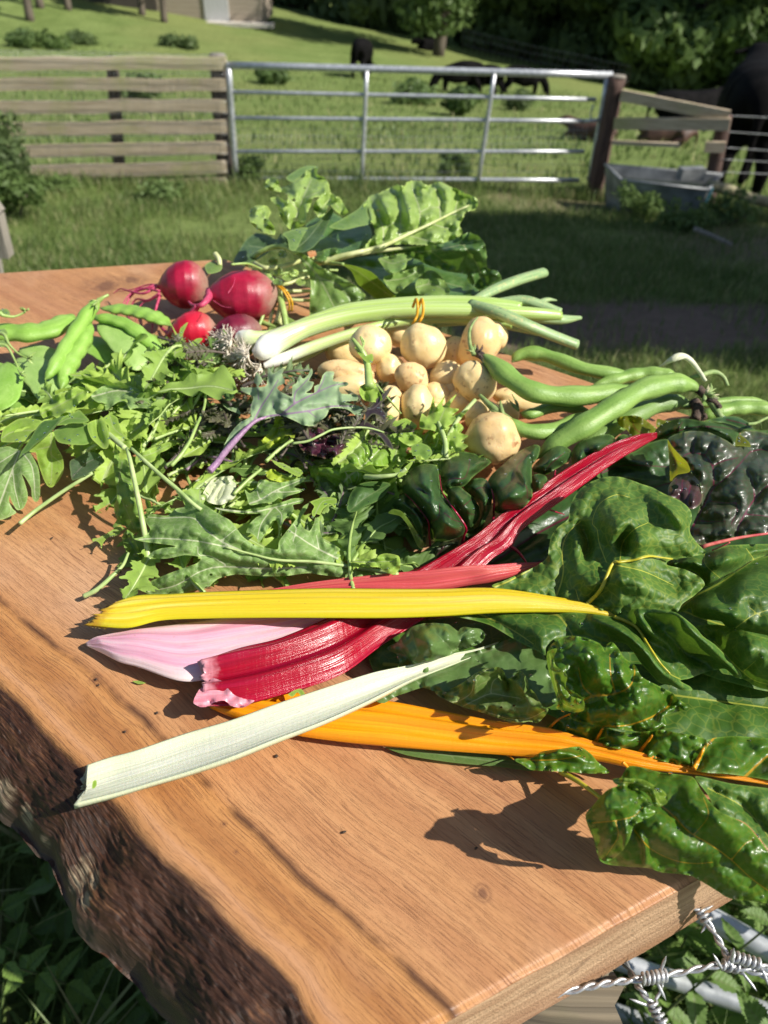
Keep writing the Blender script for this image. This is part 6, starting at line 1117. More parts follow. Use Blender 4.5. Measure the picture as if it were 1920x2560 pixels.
t = pod('long curved broad bean pod with a dark dried tip resting on a potato', [(1198, 886, .060), (1232, 908, .062), (1275, 945, .060), (1330, 978, .056), (1400, 990, .052), (1470, 988, .050), (1540, 978, .048), (1600, 965, .044)], 31, bean_m, tip=([(1186, 880, .062), (1202, 888, .062), (1222, 902, .062)], (11, 10, 7)), lumps=5)
spikes(t, 1195, 882, .062, .2, 7, 26, black_tip, 3, 2.2, 1.5); rib('stalk', r4((665, 565, .064), (650, 530, .068), (645, 470, .074), (660, 430, .078), (682, 403, .082)), (6, 2), calyx_m, t); spikes(t, 1186, 880, .063, 2.2, 6, 24, calyx_m, 4, 2.5, .8)
pod('broad bean pod behind the crossing one, tip under its stem end', [(1480, 965, .034), (1540, 948, .036), (1600, 935, .038), (1660, 935, .04), (1700, 945, .038)], 20, bean_m)
t = pod('biggest broad bean pod crossing the heap from the chard up to the right', [(1335, 1150, .022), (1390, 1108, .036), (1460, 1065, .048), (1530, 1020, .056), (1600, 978, .060), (1670, 960, .060), (1720, 962, .058), (1752, 978, .054)], 33, bean_m, tip=([(1745, 972, .055), (1765, 990, .052), (1785, 1005, .048), (1800, 1020, .046)], (12, 10, 9, 7)), lumps=6)
spikes(t, 1762, 985, .054, -.6, 9, 40, calyx_m, 5, 3.2, 1.4); spikes(t, 1765, 990, .054, .6, 6, 36, plain('dry_husk', (.4, .38, .2), (.6, .56, .36), 90), 15, 2.6, .9)
t = pod('short broad bean pod with green calyx tuft in front of the potatoes', [(1262, 1044, .040), (1290, 1068, .040), (1340, 1080, .038), (1395, 1072, .036), (1450, 1050, .034), (1510, 1028, .032)], 24, bean_m, stalk=(r4((690, 740, .046), (730, 780, .044), (770, 815, .042), (820, 850, .040)), (5, 8, 10, 9)), lumps=3)
spikes(t, 1262, 1046, .042, 2.3, 8, 52, calyx_m, 6, 3.2, .9); spikes(t, 1258, 1040, .042, -.9, 5, 34, calyx_m, 7, 2.6, .8)
t = pod('small broad bean pod between the short one and the long curved one', [(1300, 1032, .034), (1330, 1034, .036), (1380, 1018, .036), (1430, 1020, .034), (1480, 1030, .03)], 17, bean_m, lumps=3); spikes(t, 1296, 1028, .036, 2.2, 7, 40, calyx_m, 8, 2.4, .8)
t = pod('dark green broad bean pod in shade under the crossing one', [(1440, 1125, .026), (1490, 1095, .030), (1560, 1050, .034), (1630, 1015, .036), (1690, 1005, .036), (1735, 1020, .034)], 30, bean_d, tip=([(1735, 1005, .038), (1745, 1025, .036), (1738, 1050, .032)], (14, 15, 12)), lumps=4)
pod('broad bean pod at the right edge pointing out of the picture', [(1750, 1045, .030), (1790, 1030, .034), (1850, 1020, .036), (1920, 1022, .036), (2000, 1030, .034)], 22, bean_m, tip=([(1728, 1052, .03), (1745, 1046, .03), (1765, 1040, .032)], (10, 11, 9)))
pod('uppermost thin broad bean pod at the right edge', [(1740, 1015, .024), (1800, 1004, .026), (1860, 1000, .026), (1915, 1003, .024)], 12, bean_m, lumps=3)
t = thing('bean_sprig', 'pale split bean stem with shrivelled husk above the crossing pods', 'bean sprig', at(1730, 920))
huskm = plain('dry_husk_pale', (.5, .52, .34), (.72, .72, .54), 90)
rib('husk', r4((1480, 610, .070), (1520, 585, .078), (1560, 570, .080), (1600, 590, .076), (1640, 640, .066), (1665, 680, .06)), (3, 9, 8, 6, 5), huskm, t); rib('husk', r4((1465, 615, .068), (1500, 600, .072), (1540, 588, .078), (1580, 575, .08)), (1.2, 3), huskm, t); rib('stem', r4((1600, 665, .058), (1640, 655, .062), (1700, 640, .06), (1740, 660, .056), (1760, 700, .05)), (5, 7, 5), calyx_m, t)
rib('stem', [(1764, 992, .05), (1780, 1010, .046), (1800, 1040, .04), (1812, 1058, .036)], (8, 10, 6), calyx_m, t)
t = thing('bean_sprig', 'thin pale stem lying right of the beans at the picture edge', 'bean sprig', at(1880, 1060)); rib('stem', zB((1480, 70, .05), (1560, 60, .048), (1640, 20, .046), (1760, -20, .044)), (4, 3), calyx_m, t); rib('tendril', zB((1590, 50, .05), (1600, 85, .046), (1605, 110, .04)), (1, .5), calyx_m, t)
# ---- flat peas
pea1 = beanmat('pea_pod', (.20, .38, .05), (.30, .50, .10), (.40, .58, .16)); pea2 = beanmat('pale_pea_pod', (.26, .42, .10), (.38, .54, .17), (.20, .34, .08))
def pea(lab, pts, r0, mat, h=None, ell=.22, calyx=None, lumps=6):
    t = pod(lab, pts, r0, mat, name='pea_pod', cat='pea pod', group='flat pea pods at the left', ell=ell, lumps=lumps)
    if calyx:
        x, y, z, a = calyx; rib('stalk', [(x, y, z), (x+14*math.cos(a), y-14*math.sin(a), z+.003), (x+30*math.cos(a), y-26*math.sin(a), z+.004)], (7, 4, 3.5), stg, t); spikes(t, x, y, z+.001, a+math.pi, 6, 26, stg, int(x)+7, 3., 1.0)
    return t
pea('plump shiny pea pod lying level at the left edge, topmost', [(-90, 810, .034), (-30, 828, .036), (40, 832, .038), (110, 828, .038), (160, 806, .036), (182, 786, .034)], 37, pea1, ell=.55)
pea('long narrow pea pod seen edge on, with stalk at its top end', [(250, 752, .058), (225, 778, .058), (195, 820, .056), (165, 870, .052), (135, 920, .048), (112, 950, .044)], 19, pea1, ell=1.0, calyx=(246, 752, .060, .6))
pea('second narrow pea pod right of and below the long one', [(228, 806, .046), (208, 848, .048), (185, 890, .046), (165, 930, .042), (152, 975, .038)], 24, pea1, ell=.9)
pea('broad flat pea pod with a straight pale face, right of the narrow ones', [(262, 790, .042), (285, 825, .042), (318, 865, .040), (350, 905, .036), (362, 925, .03)], 38, pea2, ell=.18)
pea('curved pea pod rim running down to the dark salad leaves', [(218, 792, .044), (265, 796, .048), (315, 810, .048), (355, 838, .044), (392, 870, .038), (420, 900, .03)], 20, pea1, ell=.5)
pea('wide flat pea pod lying in the middle of the pea heap', [(45, 895, .034), (80, 915, .036), (115, 955, .036), (142, 990, .034), (160, 1020, .03)], 44, pea2, ell=.15)
pea('flat pea pod at the left edge pointing down', [(18, 905, .040), (20, 945, .042), (12, 990, .040), (-5, 1030, .036)], 36, pea1, ell=.2)
pea('flat pea pod in shade behind the pale broad one', [(205, 840, .026), (240, 865, .028), (280, 890, .026), (320, 915, .022)], 36, pea1, ell=.18)
pea('pea pod lying across the back between the plump one and the beetroot', [(250, 770, .026), (320, 775, .028), (380, 790, .028), (430, 815, .024)], 24, pea1, ell=.4)
pea('flat pea pod lowest at the left edge above the salad', [(-60, 1010, .026), (-10, 1030, .028), (40, 1050, .026), (80, 1060, .022)], 34, pea2, ell=.2)
pea('flat pea pod under the long narrow pod', [(50, 870, .022), (90, 878, .024), (130, 890, .024), (170, 900, .02)], 30, pea2, ell=.2)
pea('pale flat pea pod nearest the salad, half covered', [(190, 930, .026), (210, 960, .028), (220, 1000, .026), (215, 1040, .022)], 40, pea2, ell=.18)
pea('pea pod beneath the heap at the far left', [(-40, 900, .014), (30, 960, .016), (70, 1020, .016), (90, 1060, .012)], 40, pea1, ell=.25)
pea('pea pod lying beneath the broad flat one', [(250, 900, .014), (300, 930, .016), (360, 950, .016), (420, 960, .012)], 34, pea1, ell=.3)
for i, (lab, pts) in enumerate((('green pea stalk with tendril at the left edge, upper', ((-10, 470, .05), (20, 480, .052), (40, 520, .05), (80, 560, .046), (120, 580, .044))), ('green pea stalk at the left edge, lower', ((-10, 520, .05), (30, 530, .05), (60, 580, .046), (90, 650, .04))), ('tiny curled tendril on the plump pea pod', ((0, 385, .06), (15, 395, .058), (60, 400, .054), (100, 385, .056), (110, 378, .058))))):
    t = thing('pea_sprig', lab, 'pea sprig', at(30, 850+i*10), 'pea stalks'); rib('stalk', r3(*pts), (6, 3, 2), stg, t); spikes(t, r3(pts[-1])[0][0], r3(pts[-1])[0][1], .048, -.4+i, 5, 22, stg, 30+i, 2.6, 1.2)
    patch('leaflet', r3((pts[0][0]-4, pts[0][1]-12), (pts[0][0]+30, pts[0][1]-18), (pts[0][0]+44, pts[0][1]+4), (pts[0][0]+16, pts[0][1]+12)), .05, BM, t, grid=4, puck=.003)
# ================================================================== SALAD
def smat(name, c1, c2, vein, **k):
    a = dict(rough=.48, trans=.32, ret=210., bump=.55, spec=.32); a.update(k); return leafmat(name, c1, c2, vein, **a)
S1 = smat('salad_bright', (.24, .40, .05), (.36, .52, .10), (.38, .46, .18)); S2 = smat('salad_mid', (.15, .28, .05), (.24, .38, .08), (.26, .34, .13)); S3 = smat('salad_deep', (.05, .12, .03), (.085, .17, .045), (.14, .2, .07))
S4 = smat('mustard_underside', (.20, .34, .09), (.28, .43, .14), (.62, .66, .42), rough=.5, bump=.6, ret=170.); S5 = smat('kale_blue_green', (.20, .31, .17), (.29, .41, .21), (.24, .16, .24), rough=.5, trans=.15, bump=.4); S6 = smat('mizuna_purple', (.022, .013, .022), (.055, .034, .046), (.11, .09, .09), trans=.12, rough=.38)
S7 = smat('lettuce_purple', (.04, .010, .022), (.08, .02, .04), (.14, .04, .06), trans=.1, rough=.22, coat=.4, bump=.9); S8 = smat('frill_yellow', (.34, .46, .03), (.48, .60, .06), (.5, .6, .15)); S9 = smat('kale_dark', (.06, .11, .06), (.11, .17, .09), (.2, .2, .16), rough=.5)
S10 = smat('romaine', (.20, .38, .04), (.30, .48, .08), (.5, .58, .3), rough=.25, coat=.3, ret=60.)
stp = plain('purple_stem', (.16, .10, .13), (.28, .18, .24), 60, .45, .2, .0008); stw = plain('pale_stem', (.30, .42, .13), (.50, .60, .26), 60, .42, .2, .0008, stretch=(1, 1, 1)); std = plain('dark_stem', (.06, .045, .04), (.13, .10, .08), 60, .5, .2, .0008)
def local_leaf(kind, L, W, seed, curl=.4):
    r = np.random.RandomState(seed); nu, nv = (110, 13); u = np.linspace(0, 1, nu)[:, None]; v = np.linspace(-1, 1, nv)[None]; sd = np.sign(v)+(v == 0)
    if kind == 'mizuna': env = np.interp(u, [0, .28, .38, .55, .75, .9, 1], [.03, .05, .45, .8, 1, .7, .05]); nl, dep, sw, tf, ta = 6, .72, .6, 37, .28
    elif kind == 'rocket': env = np.interp(u, [0, .3, .4, .55, .65, .82, .95, 1], [.03, .05, .3, .35, .75, 1, .6, .05]); nl, dep, sw, tf, ta = 3.2, .5, .3, 9, .04
    elif kind == 'frill': env = np.interp(u, [0, .2, .3, .5, .8, 1], [.02, .03, .5, .8, .8, .05]); nl, dep, sw, tf, ta = 8, .9, .8, 40, .5
    else: env = np.interp(u, [0, .25, .35, .5, .7, .9, 1], [.03, .05, .5, .9, 1, .6, .04]); nl, dep, sw, tf, ta = 3, .06, .2, 6, .03
    ph = r.rand(2)*.6; l = (u*nl+np.where(sd > 0, ph[0], ph[1])) % 1; lobe = 1-dep*(1-np.abs(2*l-1.1)**.8); lobe = np.clip(lobe, .06, 1)
    tt = (u*tf+ph[0]) % 1; lobe = lobe*(1-ta*tt)*(1+.25*vn(np.stack(np.broadcast_arrays(u*9, sd, seed+0*u*v), -1)))
    w_ = W/2*env*lobe; x = u*L+sw*np.abs(v)*w_; y = v*w_
    a = curl*(u-.1); z = -L*.5*curl*(u**2)+.12*W*np.abs(v)**1.5*r.uniform(-.5, 1)+.07*W*vn(np.stack(np.broadcast_arrays(u*5, v*1.6, seed+0*u*v), -1))*np.minimum(1, u*4)+.05*W*np.abs(v)**2*np.sin(u*nl*6.3*1.5+sd)
    y = y+L*.12*np.sin(u*2.5+seed)
    g = np.stack([x, y, z+0*y], -1); vd = np.minimum(np.abs(v)*14*np.clip(w_/(W*.5), .2, 1), 9)+0*u
    lat = np.abs(((u*nl-.35*np.abs(v)+np.where(sd > 0, ph[0], ph[1])) % 1)-.45)*26; vd = np.minimum(vd, lat+np.abs(v)*.5+.15)
    return g, vd
def make_sleaf(name, kind, L, W, mat, smat_, seed, curl=.4, srad=.0013):
    g, vd = local_leaf(kind, L, W, seed, curl); o = mesh(name, g, gridf(*g.shape[:2]), mat, attr={'vd': vd.ravel()})
    c = g[:, g.shape[1]//2]; m = MB(); m.tube(c[::4]-(0, 0, .0004), [srad*1.3, srad, srad*.8, srad*.25], 7, ell=.8); m.build('stalk', smat_, o); return o
PR = {}
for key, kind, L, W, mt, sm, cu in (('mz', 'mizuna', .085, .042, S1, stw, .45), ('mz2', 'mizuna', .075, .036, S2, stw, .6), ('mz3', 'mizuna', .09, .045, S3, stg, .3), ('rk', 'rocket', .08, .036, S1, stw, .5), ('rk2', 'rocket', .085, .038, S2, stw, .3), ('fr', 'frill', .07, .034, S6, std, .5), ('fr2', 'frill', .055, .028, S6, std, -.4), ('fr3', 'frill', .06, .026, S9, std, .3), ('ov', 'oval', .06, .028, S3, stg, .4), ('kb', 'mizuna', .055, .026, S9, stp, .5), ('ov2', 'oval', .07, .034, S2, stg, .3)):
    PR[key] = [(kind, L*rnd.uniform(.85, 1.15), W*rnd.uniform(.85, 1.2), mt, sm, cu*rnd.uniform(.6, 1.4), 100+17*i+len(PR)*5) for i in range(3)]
NM = {'mz': ('mizuna_leaf', 'bright green toothed'), 'mz2': ('mizuna_leaf', 'mid green toothed'), 'mz3': ('mizuna_leaf', 'deep green toothed'), 'rk': ('rocket_leaf', 'bright green lobed'), 'rk2': ('rocket_leaf', 'mid green lobed'), 'fr': ('purple_mizuna_leaf', 'feathery dark purple'), 'fr2': ('purple_mizuna_leaf', 'small feathery purple'), 'fr3': ('kale_leaf', 'feathery dark green'), 'ov': ('baby_leaf', 'dark green smooth oval'), 'kb': ('kale_leaf', 'small grey green ragged'), 'ov2': ('baby_leaf', 'mid green smooth oval')}
made = {}
def put(key, px, py, h, yaw, pitch, roll, zone, sc=1.0):
    j = rnd.randrange(3); k = (key, j)
    if k not in made: kind, L, W, mt, sm, cu, sd = PR[key][j]; made[k] = make_sleaf(NM[key][0], kind, L, W, mt, sm, sd, cu); o = made[k]
    else: o = copy_tree(made[k])
    o.location = at(px, py, h); o.rotation_euler = (roll, pitch, yaw); o.scale = (sc, sc, sc)
    d = math.degrees(yaw) % 360; way = 'right' if d < 45 or d > 315 else 'back' if d < 135 else 'left' if d < 225 else 'forward'
    k = ppm(px, py, h); cx, cy = px+.04*sc*k*math.cos(yaw), py-.03*sc*k*math.sin(yaw)
    lm = min(LMK, key=lambda q: (q[0]-cx)**2+2*(q[1]-cy)**2)[2]; pl = 'low ' if h < .02 else ''
    tag(o, pl+NM[key][1]+' leaf, tip '+way+', '+lm, 'salad leaf', 'loose leaves in the salad heap'); return o
LMK = [(60, 930, 'by the left edge pods'), (150, 1010, 'under the flat pea pods'), (300, 960, 'under the broad flat pea pod'), (440, 900, 'below the bright red beetroot'), (560, 900, 'by the onion roots'), (700, 930, 'above the kale leaf'), (860, 960, 'by the long scabby potato'), (960, 1080, 'by the upright potato'), (1080, 1080, 'by the biggest potato'), (820, 1010, 'under the kale leaf tip'), (640, 1010, 'under the kale leaf'), (560, 1120, 'by the purple kale stalk'), (450, 1020, 'left of the kale leaf'), (370, 1110, 'by the branching stem'), (720, 1110, 'by the frizzy yellow leaf'), (840, 1110, 'by the purple lettuce leaf'), (940, 1180, 'under the lime lettuce leaf'), (1020, 1180, 'by the spinach leaf'), (1100, 1140, 'above the dark chard blade'), (1040, 1300, 'left of the dark chard blade'), (1000, 1400, 'by the crimson stalk'), (800, 1300, 'under the twisted mizuna leaf'), (700, 1200, 'by the five pointed leaf'), (560, 1230, 'by the lettuce heart'), (450, 1220, 'by the slanting pale stem'), (330, 1150, 'by the joint of pale stems'), (350, 1300, 'by the upright pale stem'), (560, 1400, 'under the mustard leaf'), (800, 1420, 'by the mustard leaf midrib'), (260, 1240, 'over the bare slab'), (220, 1130, 'by the stem sticking out left'), (130, 1090, 'by the dark folded leaf'), (40, 1150, 'under the big hanging lobed leaf'), (250, 1050, 'behind the glossy oval leaf'), (340, 1010, 'by the arching toothed leaf')]
def fill(n, poly, keys, zone, h0, h1, yaw=None, sc=(.8, 1.2)):
    P_ = np.array(poly, float); lo, hi = P_.min(0), P_.max(0); c = 0
    while c < n:
        q = np.array([[rnd.uniform(lo[0], hi[0]), rnd.uniform(lo[1], hi[1])]])
        if not inside(q, P_)[0]: continue
        a = rnd.uniform(0, 6.28) if yaw is None else rnd.uniform(*yaw); h = rnd.uniform(h0, h1); s = rnd.uniform(*sc); L = .035*s
        x, y = q[0]; k = ppm(x, y, h); put(rnd.choice(keys), x-L*math.cos(a)*k, y+L*math.sin(a)*k*.7, h, a, rnd.uniform(-.45, .15), rnd.uniform(-.7, .7), zone, s); c += 1
zl = [(0, 1020), (150, 1010), (210, 950), (420, 895), (520, 960), (480, 1080), (300, 1080), (200, 1070), (110, 1090), (0, 1090)]
zm = [(400, 900), (560, 920), (760, 960), (940, 1040), (930, 1120), (760, 1150), (560, 1160), (430, 1120), (330, 1040)]
zlo = [(270, 1140), (480, 1100), (760, 1120), (960, 1130), (1080, 1180), (1040, 1370), (860, 1390), (480, 1410), (360, 1400), (340, 1330), (320, 1210)]
zr = [(900, 1080), (1000, 1060), (1150, 1090), (1150, 1150), (1060, 1180), (940, 1160)]
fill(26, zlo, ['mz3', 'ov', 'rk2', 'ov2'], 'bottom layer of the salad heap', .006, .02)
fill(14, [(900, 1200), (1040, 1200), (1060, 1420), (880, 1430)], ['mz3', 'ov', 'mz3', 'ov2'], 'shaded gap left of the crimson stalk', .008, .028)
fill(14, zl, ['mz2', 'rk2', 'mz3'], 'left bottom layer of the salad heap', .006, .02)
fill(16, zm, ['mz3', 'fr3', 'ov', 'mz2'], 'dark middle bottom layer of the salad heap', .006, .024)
fill(52, zl, ['mz', 'rk', 'mz', 'rk2', 'mz2'], 'left part of the salad heap', .024, .042)
fill(48, zlo, ['mz', 'mz2', 'mz', 'mz2', 'rk', 'kb'], 'front part of the salad heap', .012, .026, sc=(.75, 1.1))
fill(6, [(600, 910), (740, 920), (760, 960), (560, 960)], ['fr', 'fr3', 'mz2'], 'back edge of the salad heap by the onions', .014, .03, sc=(.6, .9))
fill(54, zm, ['fr', 'fr2', 'fr3', 'kb', 'fr', 'fr2'], 'dark middle of the salad heap', .022, .042, sc=(.7, 1.15))
fill(8, [(400, 850), (470, 860), (520, 930), (440, 960)], ['fr', 'fr2', 'mz'], 'top of the salad heap below the beetroots', .03, .05, sc=(.6, .95))
fill(20, zr, ['mz', 'mz', 'mz2'], 'right end of the salad heap under the potatoes', .014, .036, sc=(.5, .85))
fill(10, [(880, 1060), (960, 1070), (960, 1130), (880, 1130)], ['fr2', 'fr', 'mz'], 'purple sprigs beside the potatoes', .03, .05, sc=(.6, .9))
fill(9, [(420, 900), (540, 930), (620, 970), (600, 1060), (460, 1080), (400, 1000)], ['fr', 'fr2', 'mz2', 'fr3', 'fr3'], 'top', .04, .058, sc=(.7, 1.2))
fill(16, [(700, 1030), (900, 1020), (930, 1100), (740, 1120)], ['fr', 'fr2', 'fr'], 'top', .036, .052, sc=(.6, 1.))
# ---- hero leaves traced one by one
def hero(name, lab, pts, h, mat, cat='salad leaf', **k):
    t = thing(name, lab, cat, at(pts[0][0], pts[0][1])); patch('blade', pts, h, mat, t, **k); return t
# big mustard leaf, back of the blade up
t = hero('mustard_leaf', 'largest pale green mustard leaf, veined back up, along the yellow stalk', r5((628, 500), (660, 492), (720, 500), (760, 470), (800, 460), (790, 430), (760, 395), (800, 400), (850, 430), (900, 462), (950, 495), (1000, 525), (1050, 590), (1100, 625), (1160, 640), (1200, 645), (1206, 610), (1235, 570), (1275, 520), (1310, 460), (1345, 440))+zH((815, 285), (790, 345), (752, 400), (762, 460), (812, 490), (842, 440), (852, 400), (880, 398), (885, 490), (920, 560), (1005, 600), (1025, 622), (1000, 642), (1030, 660), (1012, 690), (1150, 738), (1300, 775), (1350, 790), (1200, 805), (1050, 812), (880, 792), (800, 782), (640, 802), (480, 802), (300, 792), (180, 822), (110, 882), (60, 892), (0, 902))+r5((780, 836), (700, 840), (650, 838), (618, 825), (640, 790), (690, 765), (780, 730), (850, 705), (866, 680), (800, 670), (720, 685), (640, 680), (660, 655), (700, 640), (760, 632), (700, 622), (620, 612), (580, 600), (625, 588), (650, 560), (632, 530)), .035, S4,
  veins=[(zH((1350, 786), (1100, 736), (850, 702), (600, 690), (420, 650), (230, 600), (100, 572), (0, 556))+r5((700, 598), (600, 602)), 3.6), (zH((1020, 688), (850, 602), (730, 525), (650, 470)), 2.6), (zH((790, 742), (500, 750), (210, 738), (60, 770))+r5((760, 800), (640, 828)), 2.6), (zH((330, 622), (200, 560), (80, 470), (0, 400))+r5((700, 510), (640, 505)), 2.4), (zH((230, 722), (130, 665), (50, 655), (40, 600)), 1.6), (zH((700, 560), (720, 480), (700, 440)), 1.3), (zH((200, 560), (300, 480)), 1.2), (zH((880, 620), (860, 520)), 1.2)],
  puck=.012, pfall=18, noise=.003, nscale=40, grid=4.5, edge=.002, droop=.003, holes=[(480+132/2.765, 1150+792/2.765, 4)], hp=r5((628, 500, .034), (720, 545, .04), (580, 600, .036), (618, 825, .012), (800, 430, .04), (850, 705, .034))+zH((0, 902, .014), (110, 882, .014), (300, 792, .018), (640, 802, .016), (1350, 790, .02), (1025, 622, .034), (815, 285, .034), (450, 590, .044), (600, 690, .036), (200, 450, .052), (700, 500, .044)))
rib('midrib', zH((1420, 790, .03), (1100, 738, .03), (850, 704, .03), (600, 692, .03), (420, 652, .03), (230, 602, .03)), (5.5, 2), stw, t, on=1, lift=-.0004)
t = hero('kale_leaf', 'blue green kale leaf with purple midrib lying on top of the salad', zF((262, 885), (280, 800), (340, 690), (420, 605), (500, 560), (508, 470), (530, 390), (490, 368), (430, 335), (418, 308), (470, 306), (560, 302), (535, 250), (560, 175), (610, 240), (575, 300), (640, 292), (652, 220), (662, 130), (700, 182), (760, 150), (802, 138), (780, 190), (805, 262), (755, 292), (738, 312), (770, 345), (805, 362), (862, 382), (868, 295), (900, 270), (932, 200), (960, 232), (1000, 200), (1032, 140), (1042, 182), (1012, 248), (1052, 262), (1030, 320), (985, 352), (1055, 352), (1058, 295), (1100, 278), (1128, 205), (1160, 170), (1228, 172), (1222, 250), (1345, 262), (1340, 292), (1275, 305), (1290, 358), (1420, 370), (1432, 418), (1320, 430), (1480, 482), (1482, 570), (1425, 560), (1350, 500), (1250, 482), (1190, 492), (1160, 555), (1100, 600), (1050, 640), (960, 632), (900, 600), (800, 558), (740, 552), (600, 592), (540, 612), (460, 700), (380, 800), (320, 865)), .06, S5,
  veins=[(zF((262, 885), (380, 760), (530, 612), (640, 560), (780, 540), (1000, 510), (1200, 470), (1420, 468)), 4.4), (zF((780, 530), (900, 440), (1080, 350), (1220, 290), (1320, 272)), 2.6), (zF((530, 600), (600, 470), (680, 350), (745, 240)), 2.6), (zF((880, 440), (895, 350), (940, 300), (1020, 215)), 2.0), (zF((575, 410), (570, 310)), 1.2), (zF((1080, 350), (1130, 260), (1150, 200)), 1.4), (zF((1000, 510), (1080, 570)), 1.2), (zF((700, 480), (700, 420)), .8)], puck=.006, pfall=14, noise=.004, nscale=36, grid=4.2, edge=.003, teeth=(1.6, 9),
  hp=zF((262, 885, 0.052), (420, 605, 0.064), (430, 320, 0.062), (662, 130, 0.068), (1032, 140, 0.072), (1228, 172, 0.070), (1345, 262, 0.068), (1482, 570, 0.062), (1050, 640, 0.062), (780, 540, 0.070), (900, 420, 0.080), (600, 450, 0.072), (600, 592, 0.064)))
rib('stalk', zF((150, 1030, 0.048), (215, 960, 0.050), (290, 860, 0.056), (400, 735, 0.064), (530, 610, 0.070), (640, 562, 0.072)), (9, 8, 3), plain('kale_stem', (.26, .13, .25), (.42, .26, .38), 60, .45, .2, 0.013), t)
t = hero('romaine_leaf', 'glossy lime green ribbed lettuce leaf below the potatoes', zF((1008, 985), (1040, 950), (1085, 930), (1200, 928), (1260, 900), (1310, 850), (1380, 790), (1400, 700), (1480, 650), (1659, 680), (1760, 790), (1770, 900), (1700, 980), (1600, 985), (1520, 978), (1490, 1060), (1440, 1150), (1380, 1210), (1300, 1228), (1240, 1215), (1220, 1140), (1140, 1092), (1070, 1132), (1030, 1070)), .05, S10,
  veins=[(zF((1250, 1200), (1350, 1080), (1500, 960), (1640, 820), (1700, 740)), 3.2)]+[(zF((1350+i*52, 1080-i*50), (1300+i*58, 1010-i*62), (1180+i*62, 950-i*48)), 1.) for i in range(5)]+[(zF((1420, 1000), (1440, 1080), (1400, 1170)), 1.1), (zF((1360, 1070), (1380, 1130)), .9)], puck=.012, pfall=11, noise=.004, nscale=40, grid=4.2, edge=.003, droop=.006,
  hp=zF((1008, 985, .034), (1200, 928, .045), (1400, 700, .045), (1760, 850, .03), (1240, 1215, .028), (1380, 1210, .03), (1400, 950, .062), (1600, 800, .05)))
t = hero('lettuce_leaf', 'dark purple crinkled lettuce leaf on top of the salad', zF((1100, 762), (1180, 722), (1240, 705), (1300, 702), (1370, 735), (1382, 780), (1340, 830), (1290, 872), (1230, 905), (1170, 925), (1080, 902), (1000, 882), (935, 830), (915, 740), (960, 680), (1010, 655), (1090, 648), (1150, 680), (1120, 720)), .056, S7, veins=[(zF((930, 800), (1080, 800), (1360, 760)), 1.6), (zF((1100, 800), (1150, 900)), 1), (zF((1200, 790), (1240, 720)), 1)], puck=.012, pfall=8, noise=.006, nscale=14, grid=3.5, edge=.005, droop=.006)
t = hero('frisee_leaf', 'yellow green frizzy leaf under the kale leaf', zF((700, 642), (718, 560), (745, 550), (792, 580), (800, 640), (835, 620), (862, 610), (900, 640), (932, 670), (900, 690), (880, 745), (820, 720), (780, 760), (745, 790), (700, 800), (660, 840), (630, 800), (602, 770), (640, 720)), .05, S8, puck=.010, pfall=7, noise=.009, nscale=10, grid=3.2, edge=.010, escale=10, teeth=(4, 7), veins=[(zF((640, 800), (740, 700), (760, 600)), 1), (zF((740, 700), (880, 680)), 1)])
t = hero('spinach_leaf', 'dark oval spinach leaf right of the lime lettuce leaf', zH((1070, 330), (1085, 260), (1110, 210), (1160, 165), (1240, 148), (1330, 152), (1372, 165), (1362, 200), (1320, 255), (1270, 290), (1200, 320), (1150, 352), (1090, 362)), .042, S3, veins=[(zH((1090, 350), (1200, 260), (1360, 170)), 1.4)], puck=.008, grid=4.5, noise=.004, droop=.004)
t = hero('cut_stalk_leaf', 'pale cut leaf stalk pointing left beside the dark chard blade', zH((1420, 110), (1440, 80), (1480, 40), (1530, 0), (1540, -10), (1520, 30), (1480, 90), (1440, 120)), .058, S1, grid=4)
rib('stalk', zH((1195, 115, .048), (1260, 118, .052), (1340, 112, .055), (1430, 98, .056), (1480, 60, .06)), (7, 6, 5, 5), stw, t)
t = hero('mizuna_leaf', 'five pointed pale mizuna leaf right of the white lettuce heart', zH((365, 205), (400, 230), (440, 200), (465, 140), (500, 138), (540, 150), (600, 155), (660, 148), (720, 130), (785, 120), (770, 148), (705, 188), (775, 206), (735, 228), (660, 250), (622, 272), (600, 262), (560, 290), (480, 300), (400, 312), (380, 260)), .05, S4, veins=[(zH((400, 300), (480, 270), (580, 210), (700, 160), (770, 130)), 2.2), (zH((470, 272), (450, 200), (480, 150)), 1.2), (zH((560, 222), (680, 220), (770, 206)), 1.2)], puck=.005, grid=4, noise=.004, edge=.003)
t = hero('mizuna_leaf', 'long twisted pale mizuna leaf above the big mustard leaf', zH((150, 328), (240, 340), (350, 350), (440, 330), (560, 308), (640, 285), (700, 265), (770, 268), (760, 296), (700, 310), (705, 340), (680, 380), (640, 412), (612, 468), (590, 422), (560, 420), (540, 450), (500, 520), (462, 572), (440, 530), (400, 505), (375, 500), (400, 440), (440, 400), (478, 372), (350, 372), (220, 352)), .046, S4, veins=[(zH((160, 335), (400, 360), (560, 330), (760, 280)), 2.4), (zH((560, 330), (480, 440), (450, 560)), 2.), (zH((580, 330), (620, 380), (610, 450)), 1.2)], puck=.005, grid=4, noise=.004, edge=.003)
t = hero('mizuna_leaf', 'small toothed mizuna leaf hanging over the mustard leaf lobe', zH((818, 290), (860, 272), (900, 258), (960, 258), (1000, 270), (990, 332), (955, 305), (910, 335), (885, 380), (860, 372), (840, 402), (828, 360), (845, 320)), .05, S1, veins=[(zH((850, 380), (900, 290), (980, 270)), 1.4)], grid=4, noise=.003)
